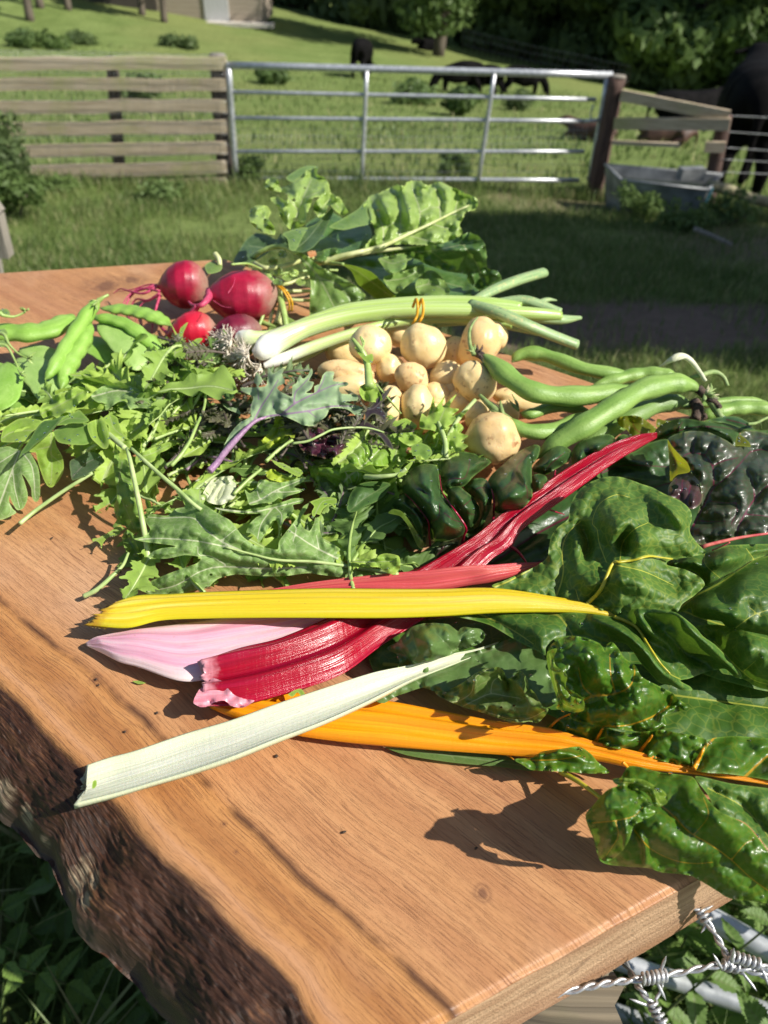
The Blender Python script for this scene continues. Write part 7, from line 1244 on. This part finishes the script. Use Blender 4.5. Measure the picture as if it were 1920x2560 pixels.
t = hero('salad_leaf', 'little crumpled green leaf tip left of the crimson stalk', zH((1150, 715), (1050, 695), (1020, 690), (1100, 700), (1190, 680), (1250, 690), (1300, 655), (1350, 645), (1430, 665), (1440, 740), (1395, 792), (1330, 770), (1290, 742), (1240, 740), (1220, 722)), .034, S1, veins=[(zH((1040, 695), (1200, 705), (1400, 700)), 1.6)], puck=.008, noise=.006, nscale=16, grid=4, edge=.004)
# left group
t = hero('rocket_leaf', 'big pale green lobed leaf hanging over the slab at the left edge', zE((-150, 340), (0, 340), (75, 330), (120, 350), (160, 358), (210, 380), (250, 372), (300, 450), (332, 520), (346, 620), (346, 760), (325, 808), (295, 805), (275, 760), (268, 690), (225, 610), (190, 572), (215, 645), (240, 740), (235, 800), (200, 868), (150, 882), (118, 840), (95, 790), (85, 760), (80, 810), (110, 870), (142, 905), (70, 945), (0, 968), (-150, 960)), .03, S4, veins=[(zE((-60, 900), (0, 820), (60, 660), (120, 500), (170, 370)), 3.), (zE((112, 540), (130, 700), (170, 860)), 1.6), (zE((200, 390), (280, 520), (305, 780)), 1.8), (zE((-80, 520), (0, 470), (150, 375)), 1.8)], puck=.006, pfall=16, grid=4.5, noise=.004, nscale=40, hp=zE((-150, 340, .04), (210, 380, .046), (346, 620, .036), (300, 805, .016), (200, 868, .014), (70, 945, .012), (-150, 960, .014), (100, 600, .04)))
t = hero('rocket_leaf', 'wide green leaf with a drooping rounded lobe left of the shaded ones', zE((250, 370), (288, 330), (350, 270), (420, 222), (465, 208), (478, 280), (490, 330), (540, 420), (552, 500), (545, 560), (500, 640), (450, 686), (410, 672), (380, 620), (352, 545), (328, 470), (310, 385), (275, 385)), .044, S1, veins=[(zE((445, 215), (440, 350), (450, 500), (440, 660)), 2.2), (zE((440, 330), (320, 360)), 1.2), (zE((440, 400), (530, 480)), 1.2)], puck=.006, grid=4.5, noise=.004, hp=zE((250, 370, .05), (465, 208, .056), (552, 500, .034), (430, 680, .014), (340, 520, .03)))
t = hero('rocket_leaf', 'dark folded leaf seen edge on crossing the left salad leaves', zE((160, 440), (190, 370), (240, 300), (300, 200), (345, 140), (385, 110), (460, 100), (545, 68), (500, 140), (450, 200), (380, 260), (300, 320), (250, 372), (200, 400)), .062, S3, veins=[(zE((545, 70), (430, 200), (250, 370), (160, 440)), 1.6)], puck=.004, grid=4.5, noise=.003)
t = hero('rocket_leaf', 'flat pale green leaf at the left edge below the pea pods', zE((8, 285), (15, 220), (40, 172), (100, 128), (160, 95), (230, 85), (300, 95), (362, 112), (340, 165), (290, 200), (230, 282), (120, 296), (40, 296)), .05, S1, veins=[(zE((20, 260), (120, 205), (350, 190)), 1.4)], puck=.006, grid=4.5, noise=.004)
t = hero('rocket_leaf', 'mid green leaf with pale midrib right of the dark folded one', zE((455, 212), (500, 175), (560, 150), (660, 135), (760, 130), (800, 200), (802, 285), (740, 318), (640, 318), (560, 310), (500, 290)), .054, S2, veins=[(zE((450, 200), (560, 160), (760, 150)), 3)], puck=.006, grid=4.5, noise=.004)
t = hero('baby_leaf', 'glossy upright oval leaf between the left salad leaves', zE((758, 135), (800, 110), (850, 98), (905, 112), (938, 200), (942, 310), (925, 350), (890, 352), (850, 320), (790, 262), (760, 190)), .058, S1, veins=[(zE((845, 110), (860, 220), (900, 340)), 1.4)], folds=[(zE((830, 120), (850, 230), (890, 330)), 8, -.006)], puck=.005, grid=4)
t = hero('rocket_leaf', 'arched green leaf above the pale midrib leaf on the left', zE((480, 150), (520, 100), (565, 68), (640, 40), (685, 18), (730, 60), (772, 112), (700, 132), (620, 132), (560, 145)), .06, S2, veins=[(zE((500, 140), (600, 90), (750, 100)), 1.2)], puck=.006, grid=4)
t = hero('rocket_leaf', 'bright strap shaped leaf right of the glossy oval one', zE((885, 100), (945, 52), (1010, 80), (1030, 140), (1055, 205), (1112, 272), (1050, 255), (990, 230), (945, 205), (935, 150)), .056, S1, veins=[(zE((950, 70), (990, 180), (1090, 260)), 1.3)], grid=4, puck=.004)
t = hero('mustard_leaf', 'tall green leaf with wavy rim beside the pale upright stem', zE((992, 300), (1010, 345), (1040, 440), (1100, 455), (1140, 640), (1180, 830), (1215, 990), (1205, 1060), (1150, 1092), (1120, 1060), (1080, 1020), (1030, 1015), (985, 1035), (975, 1020), (1010, 960), (990, 900), (985, 840), (1010, 780), (1000, 640), (980, 500), (990, 400)), .04, S2, veins=[(zE((1060, 450), (1020, 700), (1100, 900), (1170, 1070)), 1.8), (zE((1030, 600), (1120, 640)), 1)], puck=.006, grid=4.5, noise=.006, nscale=24, edge=.005, hp=zE((992, 300, .058), (1100, 455, .05), (980, 500, .044), (1180, 830, .04), (985, 1035, .01), (1180, 1085, .012), (1080, 700, .046)))
t = hero('mustard_leaf', 'thin pointed green leaf tip lying on the slab', zE((755, 1170), (800, 1160), (800, 1130), (850, 1122), (900, 1095), (960, 1060), (1000, 1030), (1050, 1018), (1085, 1045), (1050, 1060), (1020, 1095), (960, 1110), (925, 1125), (890, 1170), (878, 1215), (865, 1175), (830, 1150)), .010, S1, veins=[(zE((760, 1170), (900, 1110), (1060, 1030)), 1.2)], grid=3.5, puck=.003)
t = hero('mustard_leaf', 'ragged green leaf reaching down to the small loose stem on the slab', zE((1055, 1110), (1100, 1050), (1160, 1100), (1180, 1180), (1230, 1260), (1240, 1340), (1180, 1330), (1100, 1250), (1070, 1190)), .016, S2, veins=[(zE((1090, 1080), (1150, 1200), (1220, 1320)), 1.3)], puck=.005, edge=.006, grid=4, teeth=(2, 9))
t = hero('mizuna_leaf', 'grey green shaded leaf between the left leaves and the cut stem', zE((605, 460), (680, 420), (750, 380), (800, 380), (860, 400), (905, 460), (860, 500), (810, 545), (760, 580), (700, 600), (625, 625), (608, 540)), .036, S9, veins=[(zE((620, 600), (740, 480), (870, 420)), 1.3)], puck=.006, grid=4.5, noise=.005, teeth=(1.5, 9))
t = hero('mizuna_leaf', 'finger shaped green leaf beside the joint of the two pale stems', zE((1180, 405), (1240, 380), (1300, 352), (1360, 330), (1420, 305), (1465, 293), (1482, 310), (1475, 340), (1430, 370), (1390, 385), (1350, 420), (1340, 450), (1300, 470), (1240, 455), (1200, 470)), .052, S1, veins=[(zE((1190, 430), (1320, 390), (1460, 320)), 1.3)], grid=4, puck=.004, edge=.003)
t = hero('mizuna_leaf', 'long toothed pale leaf arching over the left salad below the peas', r3((392, 742), (440, 702), (500, 696), (560, 700), (600, 712), (650, 735), (690, 760), (715, 800), (722, 848), (700, 835), (690, 815), (660, 838), (640, 800), (590, 795), (560, 800), (545, 775), (510, 770), (460, 805), (450, 775), (420, 770)), .05, S4, veins=[(r3((400, 745), (520, 720), (640, 755), (715, 840)), 1.8)], puck=.006, grid=4, noise=.004, edge=.003, teeth=(1.6, 8))
t = hero('mizuna_leaf', 'frilly bright leaf with drops just under the flat pea pods', r3((170, 800), (200, 775), (235, 742), (290, 725), (335, 700), (375, 715), (370, 750), (335, 780), (320, 815), (280, 815), (250, 838), (220, 828), (185, 838)), .052, S1, veins=[(r3((180, 820), (260, 780), (360, 725)), 1.4)], puck=.007, grid=3.8, noise=.005, edge=.006, teeth=(2.5, 8))
t = hero('mizuna_leaf', 'pointed bright leaf standing up in front of the beetroots', r3((735, 425), (760, 490), (740, 540), (700, 560), (655, 572), (705, 590), (745, 625), (752, 680), (772, 640), (780, 590), (810, 560), (875, 500), (850, 495), (800, 530), (790, 480), (812, 425), (780, 450), (770, 480)), .056, S1, veins=[(r3((752, 670), (755, 560), (770, 460)), 1.6), (r3((755, 560), (860, 505)), 1.2)], grid=3.6, puck=.004)
t = hero('mizuna_leaf', 'narrow feathery pale leaf lying across the left centre of the salad', r3((300, 650), (350, 640), (400, 598), (420, 640), (480, 610), (510, 635), (580, 650), (640, 672), (700, 690), (715, 720), (640, 712), (560, 700), (480, 692), (420, 690), (380, 700), (350, 672)), .046, S1, veins=[(r3((310, 655), (480, 655), (700, 708)), 1.4)], grid=3.8, puck=.004, teeth=(3, 9), noise=.004)
t = hero('baby_leaf', 'small dark rounded leaf left of the kale leaf', zF((265, 350), (275, 300), (310, 275), (345, 285), (370, 330), (365, 390), (330, 420), (290, 410)), .056, S3, veins=[(zF((310, 280), (320, 410)), 1)], grid=3.6, folds=[(zF((315, 285), (322, 410)), 6, -.004)])
t = hero('kale_leaf', 'small pale ragged leaf under the left lobe of the kale leaf', zF((250, 400), (280, 400), (330, 430), (370, 440), (412, 510), (420, 540), (370, 520), (320, 500), (270, 460)), .05, S5, grid=3.8, puck=.003)
t = hero('mizuna_leaf', 'bright comb toothed leaf lying above the five pointed one', zF((680, 925), (740, 950), (800, 965), (860, 1000), (915, 1000), (960, 1040), (920, 1080), (850, 1045), (790, 1015), (730, 980)), .046, S1, teeth=(2.5, 8), grid=3.8, puck=.004, veins=[(zF((690, 930), (820, 990), (950, 1060)), 1.3)])
t = hero('mizuna_leaf', 'bright frilly leaf behind the five pointed one', zF((640, 1040), (700, 1010), (760, 1050), (830, 1080), (900, 1085), (860, 1120), (780, 1130), (700, 1110), (650, 1090)), .04, S8, teeth=(3, 7), grid=3.6, puck=.005, edge=.004)
# lettuce heart
t = thing('lettuce_heart', 'white ribbed lettuce heart showing under the front salad leaves', 'lettuce heart', at(540, 1250)); HM = smat('lettuce_heart_white', (.55, .62, .30), (.75, .78, .58), (.8, .82, .7), trans=.25, rough=.35)
for i in range(5): patch('blade', r5((820+i*18, 400+i*3), (850+i*22, 345), (900+i*26, 340-i*3), (940+i*20, 370), (960+i*14, 420), (900+i*14, 445+i*2), (850+i*12, 440)), .022+i*.002, HM, t, veins=[(r5((860+i*18, 430), (890+i*22, 350)), 2)], puck=.008, pfall=8, grid=4, edge=.004)
# stems of the salad
for lab, pts, r_, mt in (
 ('cut pale green stem sticking out left over the bare slab', zE((170, 1000, .016), (290, 900, .018), (400, 820, .022), (560, 710, .028), (720, 610, .034), (800, 560, .036)), (6.5, 5.5), stw),
 ('pale upright stem running down to the mustard leaf tips', zE((1100, 350, .062), (1140, 520, .058), (1190, 760, .050), (1235, 1000, .038), (1270, 1200, .024), (1300, 1420, .012)), (6, 8, 9), stw),
 ('pale stem slanting right from the joint of two stems', zE((1135, 350, .064), (1250, 455, .063), (1400, 590, .060), (1530, 700, .056), (1659, 820, .052), (1740, 880, .048)), (5.5, 6.5, 6), stw),
 ('short cut stem lying alone on the slab in front of the salad', r5((362, 848, .006), (420, 818, .010), (480, 765, .014), (530, 715, .016), (555, 660, .018)), (8, 6.5, 4), stw),
 ('pale stem behind the two joined stems', zE((940, 230, .055), (1000, 280, .056), (1080, 345, .057)), (9, 8), stw),
 ('green branching stem left of the kale leaf', r3((740, 1045, .052), (780, 1000, .056), (820, 940, .06), (850, 870, .062), (880, 800, .06), (892, 720, .058)), (6, 5, 4), stg),
 ('green stem with stubs between the purple leaves', zE((1440, 500, .05), (1540, 440, .054), (1600, 350, .058), (1659, 250, .06)), (7, 5), stg),
 ('thin green stem under the frizzy yellow leaf', zF((640, 945, .048), (720, 870, .05), (790, 810, .052), (870, 760, .054)), (6, 5), stg),
 ('pale stem of the purple leaves crossing the crinkled lettuce leaf', zF((870, 790, .064), (1000, 770, .066), (1120, 715, .068), (1220, 670, .068), (1400, 652, .066), (1540, 660, .064), (1659, 695, .06)), (4, 3.5, 2.5), stw),
 ('green stem lying under the five pointed leaf', zF((360, 1230, .034), (480, 1110, .038), (600, 1010, .042)), (6, 5), stg),
 ('pale broken stem at the right end of the salad near the potatoes', r4((530, 1000, .04), (545, 940, .044), (600, 840, .048), (670, 760, .052)), (6, 7, 6), stw),
 ('upright light stem beside the broken one near the potatoes', r4((545, 1010, .04), (540, 940, .046), (520, 880, .05), (510, 855, .052)), (8, 8, 5), stw),
 ('bright stalk at the right end of the salad reaching the chard', r4((195, 1085, .04), (260, 1080, .042), (330, 1085, .044), (370, 1075, .046)), (9, 8, 7), stw)):
    t = thing('salad_sprig', lab, 'sprig', at(pts[0][0], pts[0][1])); rib('stem', pts, tuple(.82*q for q in r_), mt, t, 10)
t = thing('pea_shoot', 'curly green shoot standing in front of the round potato', 'shoot', at(920, 980))
rib('stem', r4((215, 705, .070), (208, 640, .076), (200, 590, .082), (175, 540, .090), (140, 495, .096)), (12, 9, 8, 4), stg, t); rib('stem', r4((180, 545, .090), (190, 510, .094), (175, 488, .098), (186, 520, .094)), (3, 2), stg, t); rib('stem', r4((240, 690, .062), (300, 760, .056), (350, 820, .05)), (3, 2), stg, t)
patch('blade', r4((195, 570), (225, 560), (230, 590), (205, 600), (165, 560), (150, 530), (180, 540)), .088, S1, t, grid=3.5)
patch('blade', r4((175, 700), (230, 680), (255, 720), (270, 760), (230, 770), (190, 760), (170, 730)), .066, S1, t, grid=3.5, edge=.004, puck=.004, teeth=(2, 8))
t = thing('mizuna_sprig', 'bright feathery mizuna sprig in front of the upright potatoes', 'salad leaf', at(1080, 1060))
patch('blade', r4((430, 880), (440, 820), (465, 830), (490, 745), (500, 790), (540, 740), (530, 785), (590, 735), (560, 790), (600, 800), (570, 830), (640, 800), (600, 850), (560, 870), (520, 900), (480, 890)), .050, S1, t, grid=3.5, veins=[(r4((500, 890), (540, 800), (580, 745)), 1.4)], edge=.004, puck=.003)
patch('blade', r4((560, 880), (600, 860), (620, 880), (600, 900), (640, 915), (610, 940), (640, 960), (590, 985), (570, 960), (560, 1000), (545, 940)), .046, S1, t, grid=3.5, edge=.004)
patch('blade', r4((290, 830), (330, 850), (370, 840), (420, 870), (400, 900), (440, 930), (390, 960), (340, 930), (350, 890), (310, 880)), .044, S1, t, grid=3.5, edge=.004, teeth=(2, 8))
patch('blade', r4((395, 960), (430, 945), (470, 960), (485, 990), (460, 1020), (430, 1000), (400, 1000)), .052, S2, t, grid=4, puck=.006)
t = thing('purple_mizuna_leaf', 'dark purple forked leaf tip against the potatoes', 'salad leaf', at(920, 1080))
patch('blade', r4((180, 800), (215, 790), (240, 760), (275, 730), (310, 700), (285, 750), (262, 785), (285, 820), (282, 862), (262, 835), (230, 822), (205, 845), (190, 870), (195, 830)), .066, S6, t, grid=3.2, veins=[(r4((180, 805), (240, 790), (305, 705)), 1.5)])
patch('blade', r4((100, 835), (160, 830), (250, 880), (300, 930), (318, 975), (290, 960), (260, 920), (200, 885), (120, 870)), .060, S6, t, grid=3.2)
# ================================================================== BELOW THE SLAB
def tubething(name, lab, cat, parts, mat, base):
    t = thing(name, lab, cat, tuple(base))
    for nm, a, b, r in parts: m = MB(); m.tube(np.linspace(a, b, 10), r, 20); m.build(nm, mat, t)
    return t
galv2 = plain('weathered_galvanised_tube', (.34, .36, .38), (.60, .62, .64), 26, .45, .25, .001, metal=.35, spec=.5)
h = -.78
tubething('tube_gate', 'galvanised tube gate rails low down behind the barbed wire', 'gate', [('rail', P(1690, 2245, h), P(1990, 2415, h), .0165), ('rail', P(1380, 2345, h-.08), P(2010, 2562, h-.08), .0135), ('rail', P(1380, 2470, h-.2), P(1900, 2660, h-.2), .013), ('stile', P(1990, 2405, h), P(1930, 2680, h-.24), .015)], galv2, P(1800, 2500, -1.1))
root = thing('fence_post', 'weathered round fence post holding up the slab at the front corner', 'post', (.075, .166, .0)); m = MB(); v, f, uv = tubegeo(np.linspace((.075, .166, -.2), (.075, .166, ZB-.061), 40), .062, 40)
a_ = np.arctan2(v[:, 1]-.166, v[:, 0]-.075); v[:, :2] += (np.stack([np.cos(a_), np.sin(a_)], -1)*(.0035*vn(np.stack([a_*9, v[:, 2]*3, 0*a_], -1))+.0015*vn(np.stack([a_*30, v[:, 2]*9, 0*a_], -1)))[:, None])
n = NT('weathered_post'); uv_ = n.uv(); aa = n.noise(n.map(uv_, (3, 34, 1)), 1, 5, .7, .3); cc = n.mix(n.ramp(aa, [(.32, 0.), (.66, 1.)]), (.03, .024, .016), (.20, .165, .11)); cc = n.mix(n.ramp(n.noise(n.obj(), 20, 3), [(.5, 0.), (.65, .6)]), cc, (.09, .10, .04))
m.add(v, f, uv).build('shaft', n.done(n.bsdf(cc, .9, n.bump(aa, 1., .004))), root)
wz = plain('barbed_wire_zinc', (.38, .39, .40), (.66, .67, .68), 400, .38, .4, .0003, metal=.6)
def strand(t, pts, turns=9):
    p = cr(pts, 160); V = P(p[:, 0], p[:, 1], p[:, 2]); T = np.gradient(V, axis=0); T /= np.linalg.norm(T, axis=1)[:, None]; s1 = np.cross(T, (0, 0, 1)); s1 /= np.linalg.norm(s1, axis=1)[:, None]; s2 = np.cross(s1, T)
    L = np.linalg.norm(V[-1]-V[0]); a = np.linspace(0, turns*2*np.pi, 160)[:, None]
    for k in (0, np.pi):
        m = MB(); m.tube(V+.00105*(s1*np.cos(a+k)+s2*np.sin(a+k)), .00098, 9); m.build('strand', wz, t)
    return V, s1, s2
def barb(t, V, s1, s2, i, ends, turns=4.5, w_=.0075):
    T = V[i+1]-V[i-1]; T = T/np.linalg.norm(T); q = np.linspace(0, 1, 70); a = (q*turns*2*np.pi)[:, None]; coil = V[i]+T*(q[:, None]-.5)*w_*1.6+.0027*(s1[i]*np.cos(a)+s2[i]*np.sin(a))
    e0 = coil[0]+np.array(ends[0])*.011; e1 = coil[-1]+np.array(ends[1])*.011
    path = np.vstack([cr([e0, (e0+coil[0])/2, coil[0]], 8)[:-1], coil, cr([coil[-1], (e1+coil[-1])/2, e1], 8)[1:]])
    m = MB(); r_ = np.full(len(path), .00088); r_[:3] = [.0001, .0004, .0008]; r_[-3:] = [.0008, .0004, .0001]; m.tube(path, r_, 8); m.build('barb', wz, t)
bw = thing('barbed_wire', 'twisted barbed wire running right from under the slab, above the tubes', 'barbed wire', at(1650, 2445, -.06))
V, a1, a2 = strand(bw, [(1330, 2500, -.055), (1440, 2474, -.052), (1520, 2458, -.05), (1600, 2448, -.05), (1700, 2432, -.05), (1790, 2414, -.048), (1850, 2420, -.05), (1920, 2442, -.05), (2010, 2470, -.05)], 8)
barb(bw, V, a1, a2, 66, ((-.2, .1, 1), (.1, .3, .95))); barb(bw, V, a1, a2, 70, ((.4, -.6, -.5), (-.2, -.7, -.4)), 2.5, .004); barb(bw, V, a1, a2, 112, ((-.5, .5, .6), (.5, -.7, -.2)), 3)
b2 = thing('barbed_wire', 'barbed wire strand dropping from the slab corner to the main strand', 'barbed wire', at(1790, 2350, -.05))
V, a1, a2 = strand(b2, [(1735, 2268, -.042), (1758, 2290, -.044), (1790, 2340, -.046), (1812, 2380, -.047), (1824, 2416, -.047)], 2.5); barb(b2, V, a1, a2, 40, ((.9, .3, .3), (-.6, -.6, -.3)), 2.5, .004)
b3 = thing('barbed_wire', 'barbed wire strand falling away below the main strand towards the bottom edge', 'barbed wire', at(1620, 2500, -.06))
V, a1, a2 = strand(b3, [(1548, 2385, -.075), (1575, 2430, -.066), (1600, 2472, -.06), (1628, 2508, -.062), (1655, 2555, -.066), (1680, 2600, -.07)], 4); barb(b3, V, a1, a2, 118, ((-.9, .2, .2), (.6, -.5, .5)), 5, .009)
m = MB(); q = cr([(1655, 2462, -.055), (1650, 2480, -.06), (1638, 2500, -.062)], 12); m.tube(P(q[:, 0], q[:, 1], q[:, 2]), .0009, 8); m.build('barb', wz, b3)
b4 = thing('barbed_wire', 'second barbed wire strand leaving the crossing towards the right edge', 'barbed wire', at(1880, 2410, -.05))
V, a1, a2 = strand(b4, [(1815, 2404, -.046), (1840, 2396, -.045), (1870, 2402, -.046), (1920, 2420, -.048), (2000, 2440, -.05)], 4); barb(b4, V, a1, a2, 74, ((-.1, .2, 1), (.3, -.6, -.5)), 6, .011)
# nettles
def nettle_local(L, W, seed):
    r = np.random.RandomState(seed); nu, nv = 44, 9; u = np.linspace(0, 1, nu)[:, None]; v = np.linspace(-1, 1, nv)[None]
    env = np.interp(u, [0, .06, .12, .3, .6, .85, 1], [.03, .05, .55, 1, .72, .3, .02]); tt = (u*15) % 1; w_ = W/2*env*(1-.26*tt); x = u*L+.12*np.abs(v)*w_; y = v*w_; z = -L*.25*u**2+.12*W*np.abs(v)-.03*W*np.abs(np.sin(u*22-np.abs(v)*3))
    vd = np.minimum(np.abs(v)*12, np.abs(((u*7-.5*np.abs(v)) % 1)-.5)*22+.3)+0*u; return np.stack([x, y, z], -1), vd
NL = smat('nettle_leaf', (.07, .15, .03), (.13, .23, .05), (.12, .19, .06), rough=.55); ND = smat('dock_leaf', (.05, .11, .03), (.09, .17, .05), (.16, .2, .08), rough=.5)
nst = plain('nettle_stem', (.10, .14, .05), (.20, .24, .09), 60, .7)
def make_nettle(H, n, seed, mat):
    r = np.random.RandomState(seed); t = thing('nettle', '', 'nettle'); m = MB(); top = np.array([r.uniform(-.05, .05), r.uniform(-.05, .05), H]); p = cr([(0, 0, -.03), (top[0]*.2, top[1]*.3, H*.5), top], 16); m.tube(p, [.0028, .0014], 7); m.build('stem', nst, t)
    v = []; f = []; at_ = []; k = 0
    for i in range(n):
        s = .25+.75*i/(n-1); c = p[int(s*15)]; L = .075*(1.25-.75*s)+.012; a0 = i*1.57+r.uniform(-.2, .2)
        for q in (0, math.pi):
            g, vd = nettle_local(L, L*.62, seed+i); a = a0+q; pit = r.uniform(-.2, .5); ca, sa, cp, sp = math.cos(a), math.sin(a), math.cos(pit), math.sin(pit)
            x, y, z = g[..., 0]*cp+g[..., 2]*sp, g[..., 1], g[..., 0]*sp*.6+g[..., 2]*cp; G2_ = np.stack([x*ca-y*sa, x*sa+y*ca, z], -1)+c; v.append(G2_.reshape(-1, 3)); f.append(gridf(44, 9)+k); at_.append(vd.ravel()); k += 44*9
    mesh('leaves', np.vstack(v), np.vstack(f), mat, t, attr={'vd': np.concatenate(at_)}); return t
NP = [make_nettle(.5, 9, 3, NL), make_nettle(.35, 7, 9, NL), make_nettle(.6, 8, 14, ND)]
def plant(k, x, y, s, zone, used=set()):
    o = NP[k] if k not in used else copy_tree(NP[k]); used.add(k); o.location = (x, y, float(G(x, y))); o.rotation_euler = (rnd.uniform(-.25, .25), rnd.uniform(-.25, .25), rnd.uniform(0, 6.28)); o.scale = (s, s, s)
    tag(o, ('tall' if k == 2 else 'small' if k == 1 else 'leafy')+' green nettle '+zone, 'nettle', 'nettles under the slab')
for i in range(26): plant(i % 3, rnd.uniform(.35, .95), rnd.uniform(.25, 1.0), rnd.uniform(.7, 1.15), 'among the galvanised tubes at the lower right')
for i in range(34): plant(i % 3, rnd.uniform(-1.1, -.1), rnd.uniform(-.1, .75), rnd.uniform(.6, 1.1), 'in deep shade below the bark edge of the slab')
X, Y = scatter(9000, .2, 1.4, .1, 1.7); tag(blades('undergrowth_grass', X, Y, rs.uniform(.08, .25, len(X)), rs.uniform(.004, .009, len(X)), lean=.9), 'tangled grass among the nettles at the lower right', 'grass', kind='stuff')
t = thing('shade_board', 'dark timber board added out of view under the slab to shade the ground', 'board', (-.2, .35, float(G(-.2, .35))))  # added, unseen: throws the deep shade below the bark edge
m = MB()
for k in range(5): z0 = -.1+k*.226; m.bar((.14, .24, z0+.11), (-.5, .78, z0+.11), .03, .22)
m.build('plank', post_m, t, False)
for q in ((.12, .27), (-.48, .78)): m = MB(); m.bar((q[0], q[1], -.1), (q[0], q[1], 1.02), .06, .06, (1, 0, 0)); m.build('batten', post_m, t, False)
# crumbs and drops on the slab
cm = plain('leaf_crumb', (.10, .18, .03), (.2, .3, .06), 200); dk = plain('soil_crumb', (.03, .02, .012), (.07, .045, .03), 200, .9)
def crumbs(lab, pts, mat, s, name):
    for x, y in pts:
        c = P(x, y, .0012); m = MB()
        v, f = blob(c, (s*rnd.uniform(.6, 1.6), s*rnd.uniform(.5, 1), s*.5), rotm(0, 0, rnd.uniform(0, 3)), .3, rnd.randrange(99), 9)
        o = mesh(name, v, f, mat, origin=tuple(c)); tag(o, lab, 'crumb', 'crumbs on the slab')
crumbs('tiny dark soil crumb on the bare oak', [(240, 1698), (246, 1713), (312, 1829), (392, 1782), (130, 1345), (690, 1890), (1190, 2120), (470, 1560), (300, 1430), (860, 2080)], dk, .0011, 'soil_crumb')
t = thing('leaf_scrap', 'thin green leaf scrap on the oak beside the torn pink edge', 'leaf scrap', at(345, 1705)); patch('blade', r8((572, 178), (600, 176), (630, 186), (600, 190)), .002, S2, t, grid=3)
t = thing('leaf_scrap', 'tiny green scrap stuck inside the white stalk end', 'leaf scrap', at(235, 1960)); patch('blade', r8((402, 610), (416, 606), (418, 626), (408, 640), (398, 640)), .0125, S1, t, grid=3); 
t = thing('leaf_scrap', 'small green leaf tip between the crimson and white stalks', 'leaf scrap', at(735, 1730)); patch('blade', r8((1245, 235), (1270, 218), (1300, 210), (1318, 235), (1300, 240), (1285, 225), (1265, 245)), .022, S1, t, grid=3)
t = thing('leaf_scrap', 'small green leaf tip under the lower edge of the white stalk', 'leaf scrap', at(790, 1800)); patch('blade', r8((1340, 352), (1370, 342), (1392, 340), (1385, 352), (1350, 362)), .014, S1, t, grid=3)
# water drops left on the leaves
n = NT('water_drop'); wd = n.done(n.bsdf((1, 1, 1), .02, IOR=1.33, Transmission_Weight=1.))
V = []; Fq = []; k = 0; bl_ = blob((0, 0, 0), (1, 1, .55), np.eye(3), 0, 0, 9); nb = len(bl_[0].reshape(-1, 3))
for X, hz in REG:
    c = X.mean(0)
    if 640 < c[0] < 1300 and 400 < c[1] < 830: q = 7
    elif c[0] < 1100 and 700 < c[1] < 1470: q = 4
    elif c[0] > 960 and c[1] > 1050: q = 3
    else: q = 0
    for _ in range(q):
        i = rnd.randrange(len(X)); s = rnd.uniform(.0005, .0012)
        V.append(bl_[0].reshape(-1, 3)*s*np.array([rnd.uniform(.8, 1.3), 1, 1])+P(X[i, 0], X[i, 1], hz[i]+.0002)); Fq.append(bl_[1]+k); k += nb
tag(mesh('water_drops', np.vstack(V), np.vstack(Fq), wd), 'tiny water drops scattered over the leaves', 'water drops', kind='stuff')
